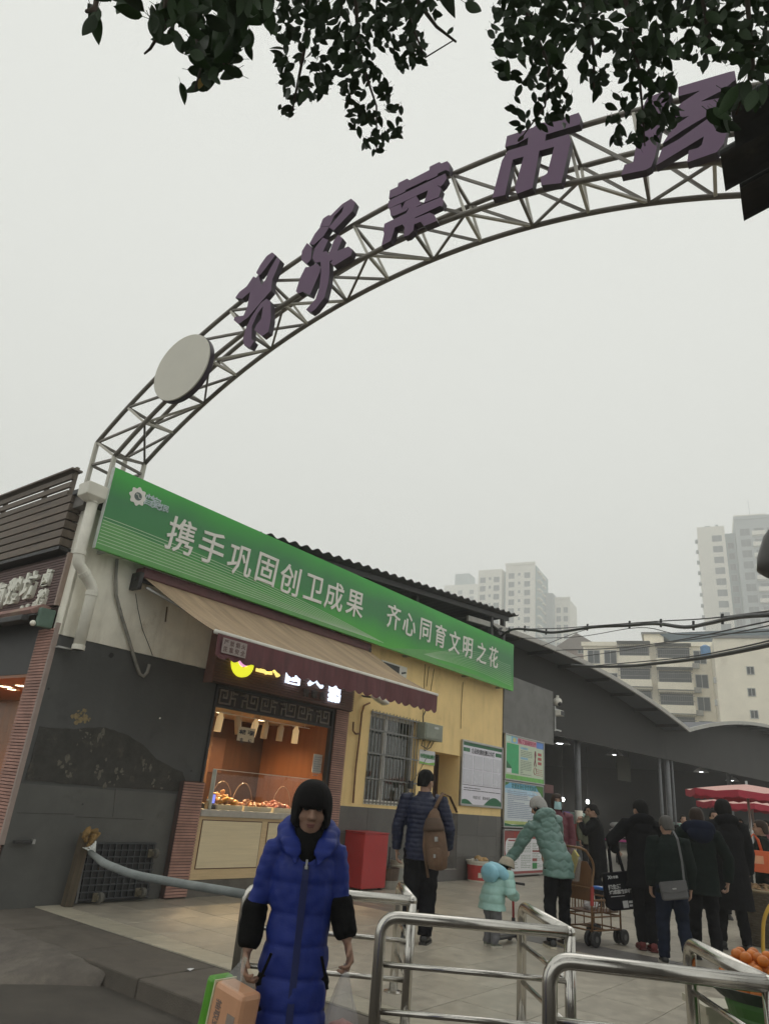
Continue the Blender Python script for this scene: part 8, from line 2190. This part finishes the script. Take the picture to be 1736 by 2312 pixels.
part('backrest', mat('woven_brown', (0.16, 0.075, 0.03), 0.6, var=0.25, vs=10, stretch=(10, 10, 1), bump=0.3), lambda s: s.prism([(-hw + .02, 0.46), (hw - .02, 0.46), (hw - .02, 0.80), (hw * .6, 0.88), (-hw * .6, 0.88), (-hw + .02, 0.80)], 0.015, T(0, -0.25, 0)), st)
part('basket_tray', M_bamd, lambda s: s.box(-hw + .01, hw - .01, -0.25, 0.28, 0.335, 0.35), st)
rnd = random.Random(6)
for sx in (-1, 1):
    for kx in range(9):
        part('basket_cane', M_bam, lambda s: s.tube([(sx * (hw + .004), -0.24 + kx * 0.06, 0.34), (sx * (hw + .018), -0.22 + kx * 0.06, 0.47)], 0.006, 5), st)
    part('basket_rim', M_bam, lambda s: s.tube([(sx * (hw + .014), -0.27, 0.475), (sx * (hw + .014), 0.29, 0.475)], 0.012, 6), st, smooth=True)
part('red_band', mat('red_cloth', (0.36, 0.05, 0.045), 0.8, var=0.2), lambda s: s.tube([(hw, -0.27, 0.42), (hw + .003, -0.262, 0.62)], 0.022, 8), st)
for (x, y) in ((-hw, -0.28), (hw, -0.28), (-hw, 0.30), (hw, 0.30)):
    part('wheel_fork', M_dark, lambda s: s.ctr((x, y, 0.115), (0.03, 0.05, 0.05)), st, bevel=0.005)
    for ox in (-0.042, 0.042):
        w_ = part('wheel', M_black, lambda s: s.tube([(x + ox - 0.02, y, 0.085), (x + ox + 0.02, y, 0.085)], 0.083, 20), st, bevel=0.01)
        part('hub', mat('hub_grey', (0.12, 0.12, 0.12), 0.5), lambda s: s.tube([(x + ox - 0.023, y, 0.085), (x + ox + 0.023, y, 0.085)], 0.032, 12), w_, M=I4)
bb = thing('blue_package', 'bright blue package lying on the front of the bamboo stroller', 'package', st.matrix_world @ T(0.0, 0.24, 0.51) if False else Matrix.Translation(stp) @ RZ(-52) @ T(0.0, 0.22, 0.555))
part('wrapper', mat('blue_wrap', (0.03, 0.16, 0.55), 0.3, var=0.15), lambda s: s.box(-0.12, 0.12, -0.07, 0.07, 0.0, 0.035), bb, bevel=0.014)
part('print', M_paper, lambda s: s.box(-0.05, 0.05, -0.03, 0.03, 0.0352, 0.0362), bb)
tb_ = thing('white_tissue', 'crumpled white tissue in the basket of the bamboo stroller', 'tissue', Matrix.Translation(stp) @ RZ(-52) @ T(0.02, -0.05, 0.40))
s = MB(); s.ell((0, 0, 0), 0.09, 0.07, 0.06, 14, 9); s.v = [tuple(Vector(p) * (1 + .5 * noise.noise(Vector(p) * 26))) for p in s.v]; s.build('crumple', M_paper, tb_, M=I4)
yb = thing('yellow_bag', 'clear and yellow bag hanging from the handle of the bamboo stroller', 'bag', Matrix.Translation(stp) @ RZ(-52) @ T(-0.02, -0.40, 0.80))
part('bag_panel', mat('yellow_film', (0.60, 0.50, 0.08), 0.3, var=0.1), lambda s: s.prism([(-0.08, -0.10), (0.02, -0.12), (0.12, 0.14), (0.06, 0.2), (-0.02, 0.06)], 0.03), yb)
part('bag_film', M_milk, lambda s: s.prism([(-0.14, -0.12), (0.10, -0.14), (0.14, 0.10), (0.03, 0.24), (-0.08, 0.08)], 0.06, T(0, -0.02, 0)), yb)

# ---------------------------------------------------------------- other shoppers
M_blkc = mat('black_coat', (0.007, 0.007, 0.0085), 0.9, spec=0.1, var=0.25, vs=7, bump=0.1)
M_dgc = mat('dark_green_coat', (0.008, 0.013, 0.0115), 0.9, spec=0.1, var=0.25, vs=7, bump=0.15, bs=150)
M_dnav = mat('dark_navy_coat', (0.008, 0.011, 0.024), 0.85, spec=0.1, var=0.25, vs=7)
M_maroon = mat('maroon_coat', (0.12, 0.022, 0.035), 0.6, var=0.2, vs=7)
def Hof(px, py_top, base):
    d = ray(px, py_top); t = math.hypot(base.x, base.y) / math.hypot(d.x, d.y); return CAMZ + d.z * t - base.z
# masked woman
d = ray(1256, 1800); k = 11.6 / math.hypot(d.x, d.y); mp = V(d.x * k, d.y * k, 0)
mw, JW = person('woman in a maroon coat and pale blue face mask facing the viewer', mp, 190, H=Hof(1252, 1792, mp), coat=M_maroon, fem=True, hem=0.40, hair=lambda a: stepf(a, 0.05, -0.17, -0.19, 0.55, 1.6), hairm=M_hairb, collar='stand', face=True, voxel=0.009, headyaw=-8)
Mh = JW['Mh']; s = MB()
vs = []
for i in range(7):
    z = 0.012 - i * 0.018
    for j in range(11):
        a = -1.15 + j * 0.23
        vs.append(Mh @ V(0.073 * math.sin(a), 0.004 + 0.108 * math.cos(a) + 0.018 * math.exp(-(a / 0.3) ** 2) * math.sin(math.pi * (i + 1) / 8), z - 0.01 * math.cos(a)))
s.add(vs, [(i * 11 + j, i * 11 + j + 1, (i + 1) * 11 + j + 1, (i + 1) * 11 + j) for i in range(6) for j in range(10)])
s.build('face_mask', mat('mask_blue', (0.36, 0.56, 0.58), 0.7, var=0.05), mw, smooth=True, M=I4)
# woman in black with raised hands
wp = gz(1352, 2046)
person('woman in a long black coat holding her hands up to her mouth', wp, -80, H=Hof(1374, 1822, wp) + 0.02, coat=M_blkc, fem=True, hem=0.30, bulk=1.08, headpitch=12, lean=4, hair=z_pinned, collar='stand', face=True, voxel=0.008, curl=60,
   arms={'R': ((0.20, 0.20, 1.13), (0.06, 0.26, 1.30)), 'L': ((-0.20, 0.22, 1.12), (-0.05, 0.27, 1.26))}, skin=M_skin)
GRP = 'dark coated shoppers walking into the market'
# man with the tote
tpz = gz(1462, 2148)
tm_, JT = person('tall person in a black hooded coat and red boots carrying a black tote bag', tpz, 8, H=Hof(1452, 1806, tpz), coat=M_blkc, hem=0.40, bulk=1.12, collar='hood', hair=z_male, shoe=mat('dark_red_boot', (0.13, 0.018, 0.018), 0.6, var=0.2), sole=mat('red_sole', (0.09, 0.014, 0.014), 0.6), legr=0.95, voxel=0.009, headyaw=-25,
   arms={'L': ((-0.36, 0.05, 1.14), (-0.27, 0.27, 1.02)), 'R': ((0.30, 0.0, 1.12), (0.22, 0.2, 1.0))}, legs={'R': ((0.08, 0.02, 0.46), (0.06, -0.02, 0.09)), 'L': ((-0.07, 0.05, 0.46), (-0.05, 0.05, 0.09))}, group=GRP)
Mt = T(*tpz) @ RZ(-8)
tote = thing('tote_bag', 'black cloth tote bag printed with white words hanging from a bent arm', 'bag', Mt @ T(-0.33, 0.06, 1.03) @ RZ(8) @ RY(-9))
M_tote = mat('tote_black', (0.007, 0.007, 0.011), 0.9, spec=0.1, var=0.2, vs=9, bump=0.15)
def toteb(s):
    o_ = [(-0.19, -0.24), (0.19, -0.24), (0.215, -0.50), (0.21, -0.60), (0.15, -0.645), (-0.14, -0.645), (-0.21, -0.60), (-0.215, -0.5)]
    s.rings([[(x * f_, y, -0.24 + (z + .24) * g_) for x, z in o_] for y, f_, g_ in ((-0.045, .94, .97), (-0.03, 1, 1), (0.03, 1, 1), (0.045, .94, .97))])
part('bag_body', M_tote, toteb, tote, bevel=0.008)
for y in (-0.02, 0.02):
    part('bag_handle', M_tote, lambda s: s.tube([(-0.08, y, -0.25), (-0.06, y, 0.0), (-0.01, 0, 0.10), (0.04, y, 0.0), (0.07, y, -0.25)], [(0.014, 0.004)] * 5, 6, side=(1, 0, 0)), tote)
M_tw = mat('tote_print', (0.5, 0.5, 0.5), 0.7, var=0)
letter('X', M_tw, tote, T(-0.13, -0.048, -0.285), 0.05, 0.002, 0.002); letter('大市集', M_tw, tote, T(-0.07, -0.048, -0.287), 0.032, 0.002, 0.001)
letter('把生活', M_tw, tote, T(-0.085, -0.048, -0.39), 0.052, 0.002, 0.002); letter('过成喜欢的样子', M_tw, tote, T(0.0, -0.048, -0.445), 0.046, 0.002, 0.002)
part('printed_line', M_tw, lambda s: s.box(-0.15, 0.02, -0.0485, -0.0465, -0.495, -0.489), tote)
part('printed_patch', M_tw, lambda s: s.box(-0.02, 0.045, -0.0485, -0.0465, -0.62, -0.545), tote)
part('printed_line', M_tw, lambda s: (s.box(0.055, 0.17, -0.0485, -0.0465, -0.575, -0.55), s.box(0.055, 0.15, -0.0485, -0.0465, -0.61, -0.59)), tote)
# crossbody shopper
cz = gz(1527, 2182)
cb, JC = person('grey haired shopper in a dark green coat with a crossbody bag, nearest of the group', cz, 10, H=Hof(1490, 1840, cz), lean=5, headpitch=8, coat=M_dgc, hem=0.46, bulk=1.10, collar='stand', trousers=M_trn, hair=lambda a: stepf(a, 0.07, -0.01, -0.075, 0.8, 1.6), hairm=mat('greying_hair', (0.055, 0.05, 0.045), 0.6, var=0.4, vs=30, stretch=(30, 30, 4)), hgrow=0.012, sole=M_sole, voxel=0.009, legr=1.08, headyaw=-20,
   legs={'R': ((0.10, 0.04, 0.41), (0.11, -0.10, 0.11)), 'L': ((-0.10, 0.05, 0.41), (-0.11, 0.04, 0.075))}, group=GRP)
Hc = JC['H']
cbag = thing('crossbody_bag', 'small grey flap bag worn across the back of the dark green coat', 'bag', T(*cz) @ RZ(-10) @ T(-0.03, -0.215, Hc * 0.50) @ RY(-10))
M_gb = mat('grey_leather', (0.085, 0.085, 0.088), 0.5, var=0.2, vs=8)
part('bag_body', M_gb, lambda s: s.box(-0.135, 0.135, -0.045, 0.03, -0.09, 0.085), cbag, bevel=0.02)
part('bag_flap', M_gb, lambda s: s.prism([(-0.138, 0.09), (0.138, 0.09), (0.138, 0.0), (0.05, -0.02), (-0.05, -0.02), (-0.138, 0.0)], 0.01, T(0, -0.058, 0)), cbag, bevel=0.004)
part('clasp', M_alu, lambda s: s.box(-0.02, 0.02, -0.066, -0.0585, 0.012, 0.024), cbag)
part('strap', M_gb, lambda s: s.tube([(0.13, -0.005, 0.08), (0.16, 0.02, 0.26), (0.175, 0.05, 0.48), (0.17, 0.15, 0.56), (0.15, 0.26, 0.5)], [(0.012, 0.004)] * 5, 6, side=(1, 0, 0)), cbag)
# navy hood
nz_ = gz(1598, 2172)
person('shopper in a dark coat with a big navy hood, third of the group', nz_, 14, H=Hof(1545, 1822, nz_), coat=M_dgc, hem=0.42, bulk=1.12, collar='hood', trousers=M_trk, hair=z_male, hairm=M_hairb, hgrow=0.018, voxel=0.010, group=GRP,
   arms={'R': ((0.31, 0.0, 1.05), (0.29, 0.06, 0.80)), 'L': ((-0.28, -0.02, 1.08), (-0.26, 0.05, 0.84))}, legs={'R': ((0.09, 0.02, 0.43), (0.10, -0.06, 0.085)), 'L': ((-0.09, 0.06, 0.43), (-0.09, 0.12, 0.08))}, curl=55)
bpy.context.view_layer.update()
nh = [o for o in bpy.data.objects if o.get('label', '').startswith('shopper in a dark coat with a big navy')][0]
s = MB(); Hn = Hof(1545, 1822, nz_)
s.tube([(0.125 * math.sin(a), -0.04 - 0.10 * math.cos(a), (0.872 - 0.04 * (1 - math.cos(a)) * .5) * Hn) for a in [-2.6 + i * 5.2 / 20 for i in range(21)]], [0.03 + 0.045 * math.sin(math.pi * (i + .8) / 21.6) ** .6 for i in range(21)], 12)
s.ell((0, -0.15, 0.825 * Hn), 0.15, 0.075, 0.10, 14, 8)
ob = put('hood', remesh(s, 0.011, 2, lambda co, n: 0.008 * noise.noise(co * 12), 'hood'), nh, I4); ob.data.materials.append(M_dnav)
# tall long coat
lz = gz(1662, 2150)
person('tallest shopper in a long black coat and black boots, at the right of the group', lz, 4, H=Hof(1636, 1806, lz), coat=M_blkc, hem=0.27, bulk=1.22, flare=1.06, collar='hood', trousers=M_trk, hair=lambda a: stepf(a, 0.06, -0.03, -0.10, .8, 1.5), hgrow=0.022, voxel=0.010, legr=0.92, group=GRP,
   legs={'R': ((0.11, 0.02, 0.47), (0.12, -0.05, 0.095)), 'L': ((-0.09, 0.08, 0.48), (-0.10, 0.16, 0.09))})
# face behind
d = ray(1610, 1830); k = 14.5 / math.hypot(d.x, d.y); fp = V(d.x * k, d.y * k, 0)
person('man with short hair facing the viewer, half hidden behind the tall black coat', fp, 195, H=Hof(1607, 1829, fp), coat=mat('brown_jacket', (0.10, 0.06, 0.05), 0.7, var=0.2), hem=0.46, face=True, voxel=0.011)
# woman with orange bag
d = ray(1717, 1860); k = 12.2 / math.hypot(d.x, d.y); op = V(d.x * k, d.y * k, 0)
person('woman in a dark coat at the right edge carrying an orange shopping bag', op, -58, H=Hof(1712, 1852, op), coat=M_dgc, fem=True, hem=0.42, bulk=1.1, hair=z_pinned, hairm=M_hairb, face=True, voxel=0.010, trousers=mat('dark_red_skirt', (0.03, 0.014, 0.014), 0.8, var=0.2), arms={'R': ((0.27, 0.03, 1.02), (0.24, 0.20, 0.86)), 'L': ((-0.26, 0.04, 1.02), (-0.20, 0.22, 0.86))})
q = atY(1706, 1942, op.y - 0.25)
ob_ = thing('orange_bag', 'bright orange shopping bag with pale print carried at the right edge', 'bag', Matrix.Translation(q) @ RZ(-15))
M_ob = mat('orange_bag', (0.60, 0.11, 0.03), 0.6, var=0.1)
part('bag_body', M_ob, lambda s: s.rings([[(x * f_, y, z) for x, z in ((-0.17, -0.14), (0.16, -0.15), (0.20, 0.12), (-0.20, 0.13))] for y, f_ in ((-0.06, .96), (-0.05, 1), (0.05, 1), (0.06, .96))]), ob_, bevel=0.008)
for y in (-0.04, 0.04):
    part('bag_handle', M_ob, lambda s: s.tube([(-0.09, y, 0.12), (-0.06, y, 0.26), (0.0, 0, 0.33), (0.05, y, 0.26), (0.08, y, 0.12)], 0.010, 6), ob_, smooth=True)
part('printed_mark', mat('pale_orange', (0.66, 0.32, 0.18), 0.6), lambda s: s.box(-0.08, 0.08, -0.066, -0.0615, -0.04, 0.06), ob_)
# dim figures deeper in the hall
for i, (px, py, dist, m, lab) in enumerate(((1325, 1838, 20, mat('olive_jacket', (0.08, 0.085, 0.05), 0.8, var=0.2), 'dim stallholder in olive behind the hall column'), (1540, 1832, 21, M_blkc, 'dim stallholder in black beneath the hall columns'), (1668, 1842, 19, mat('grey_jacket', (0.14, 0.14, 0.14), 0.8, var=0.2), 'dim stallholder in grey under the red parasols'), (1727, 1850, 18, M_maroon, 'dim stallholder in maroon at the very right edge'))):
    d = ray(px, py); k = dist / math.hypot(d.x, d.y); p_ = V(d.x * k, d.y * k, 0)
    person(lab, p_, 170 + 20 * i, H=1.6, coat=m, hem=0.45, voxel=0.015, hair=z_male, face=False, group='stallholders deep in the hall')

# ================================================================== goods at the lower right
bk = gz(1740, 2136)
bs = thing('tall_basket', 'tall dark woven basket of brown nuts at the right edge', 'basket', Matrix.Translation(bk) @ Matrix.Diagonal((1, 1, 0.76, 1)))
M_wick = mat('dark_wicker', (0.10, 0.08, 0.055), 0.8, var=0.3, vs=9, bump=0.3)
part('basket_wall', M_wick, lambda s: s.lathe([(0.30, 0.0), (0.33, 0.02), (0.44, 0.86), (0.42, 0.86), (0.31, 0.05)], 36), bs)
zb = 0.05
def weave(s):
    for kx in range(22):
        z = 0.03 + kx * 0.038; r_ = 0.335 + (0.11) * z / 0.86
        s.rings([[((r_ + 0.012 * (0.4 + 0.6 * math.sin(24 * a + kx * math.pi))) * math.cos(a), (r_ + 0.012 * (0.4 + 0.6 * math.sin(24 * a + kx * math.pi))) * math.sin(a), z + dz) for a in [2 * math.pi * j / 96 for j in range(96)]] for dz in (-0.013, 0.013)], cap=False)
part('weave', M_wick, weave, bs, kind='stuff')
part('basket_rim', mat('pale_wicker', (0.24, 0.19, 0.12), 0.8, var=0.25), lambda s: s.tube([(0.445 * math.cos(a), 0.445 * math.sin(a), 0.865) for a in [2 * math.pi * j / 36 for j in range(37)]], 0.025, 8), bs, smooth=True)
rnd = random.Random(14)
nm = [lump(rnd, 0.024, 1.2).mesh('nut', mat('nut_brown', (0.26, 0.16, 0.075), 0.6, var=0.3, vs=20, rand=0.35), True) for _ in range(3)]
for kx in range(200):
    r_ = 0.40 * math.sqrt(rnd.random()); a = rnd.uniform(0, 6.283)
    put('nut', nm[kx % 3], bs, T(r_ * math.cos(a), r_ * math.sin(a), 0.86 + 0.08 * (1 - (r_ / .4) ** 2) + rnd.uniform(-.015, .012)) @ Matrix.Rotation(rnd.uniform(0, 6), 4, 'Z') @ Matrix.Rotation(rnd.uniform(0, 3), 4, 'X'))
part('nut_bed', M_wick, lambda s: s.lathe([(0.41, 0.80), (0.41, 0.85), (0.2, 0.9), (0.01, 0.92)], 24), bs)
# oranges in a shallow basket on a green bucket
op_ = gz(1732, 2222, 0.62)
gb_ = thing('green_bucket', 'ribbed green plastic bucket under the oranges at the lower right', 'bucket', Matrix.Translation((op_.x, op_.y + 0.02, 0)) @ Matrix.Diagonal((1, 1, 1.28, 1)))
def gbk(s):
    pr = [(0.15, 0.0)]
    for kx in range(10):
        z = 0.02 + kx * 0.036; r_ = 0.155 + 0.05 * z / 0.38
        pr += [(r_, z), (r_ + 0.006, z + 0.009), (r_, z + 0.018)]
    pr += [(0.215, 0.40), (0.215, 0.42), (0.195, 0.42), (0.15, 0.03)]
    s.lathe(pr, 28)
part('bucket_body', mat('green_plastic', (0.06, 0.17, 0.035), 0.45, var=0.15), gbk, gb_, smooth=False)
ot = thing('orange_tray', 'shallow dark tray heaped with oranges at the right edge', 'tray', Matrix.Translation((op_.x, op_.y + 0.02, 0.541)))
part('tray_shell', mat('dark_tray', (0.03, 0.045, 0.035), 0.5, var=0.2), lambda s: s.lathe([(0.24, 0.0), (0.32, 0.06), (0.325, 0.065), (0.31, 0.065), (0.23, 0.012)], 28), ot)
M_or = mat('orange_peel', (0.58, 0.17, 0.02), 0.42, var=0.12, vs=6, bump=0.25, bs=160, rand=0.15)
s = MB(); s.ell((0, 0, 0), 0.031, 0.031, 0.029, 18, 12); om = s.mesh('orange', M_or, True)
spots_ = []
for lay, (z, n, r0) in enumerate(((0.05, 22, 0.228), (0.045, 16, 0.168), (0.045, 9, 0.105), (0.045, 3, 0.04), (0.10, 18, 0.205), (0.10, 12, 0.145), (0.10, 7, 0.085), (0.10, 1, 0.0), (0.15, 14, 0.17), (0.152, 9, 0.115), (0.152, 4, 0.045), (0.20, 9, 0.13), (0.20, 4, 0.06))):
    for j in range(n):
        a = 2 * math.pi * (j + lay * .37) / n
        spots_.append((r0 * math.cos(a), r0 * math.sin(a), z))
for i, (x, y, z) in enumerate(spots_):
    o = put('orange', om, None, Matrix.Translation((op_.x + x + rnd.uniform(-.006, .006), op_.y + .02 + y + rnd.uniform(-.006, .006), 0.541 + z)) @ RX(rnd.uniform(0, 360)) @ RZ(rnd.uniform(0, 360)))
    tag(o, 'round orange heaped in the dark tray at the right edge', 'orange', 'oranges heaped in the tray')
yp = thing('hand_cart', 'bent yellow tube of a hand cart beside the oranges', 'cart', Matrix.Translation(gz(1738, 2200)))
h0 = atY(1718, 2165, gz(1738, 2200).y + 0.3)
Mi = Matrix.Translation(gz(1738, 2200)).inverted()
Yh = gz(1738, 2200).y + 0.3
part('tube', mat('yellow_paint', (0.50, 0.30, 0.03), 0.4, var=0.12), lambda s: s.tube(smooth_path([Mi @ atY(1733, 2215, Yh), Mi @ atY(1721, 2150, Yh), Mi @ atY(1722, 2075, Yh), Mi @ atY(1741, 2035, Yh), Mi @ atY(1790, 2025, Yh)], 0.12), 0.020, 10), yp, smooth=True)
part('foot_bracket', MATS['yellow_paint'], lambda s: s.ctr(Mi @ atY(1737, 2218, Yh), (0.12, 0.04, 0.09)), yp, bevel=0.006)
cr_ = thing('cream_crate', 'pale cream plastic box beside the oranges', 'box', Matrix.Translation((op_.x + 0.05, op_.y + 0.55, 0)))
part('box_shell', mat('cream_plastic', (0.45, 0.42, 0.33), 0.5, var=0.12), lambda s: s.box(-0.22, 0.2, -0.15, 0.15, 0.0, 0.40), cr_, bevel=0.012)
part('box_rim', MATS['cream_plastic'], lambda s: (s.box(-0.235, 0.215, -0.165, -0.151, 0.37, 0.41), s.box(-0.235, -0.221, -0.15, 0.165, 0.37, 0.41)), cr_)
bpy.context.view_layer.update()
print('OBJECTS', len(bpy.data.objects))
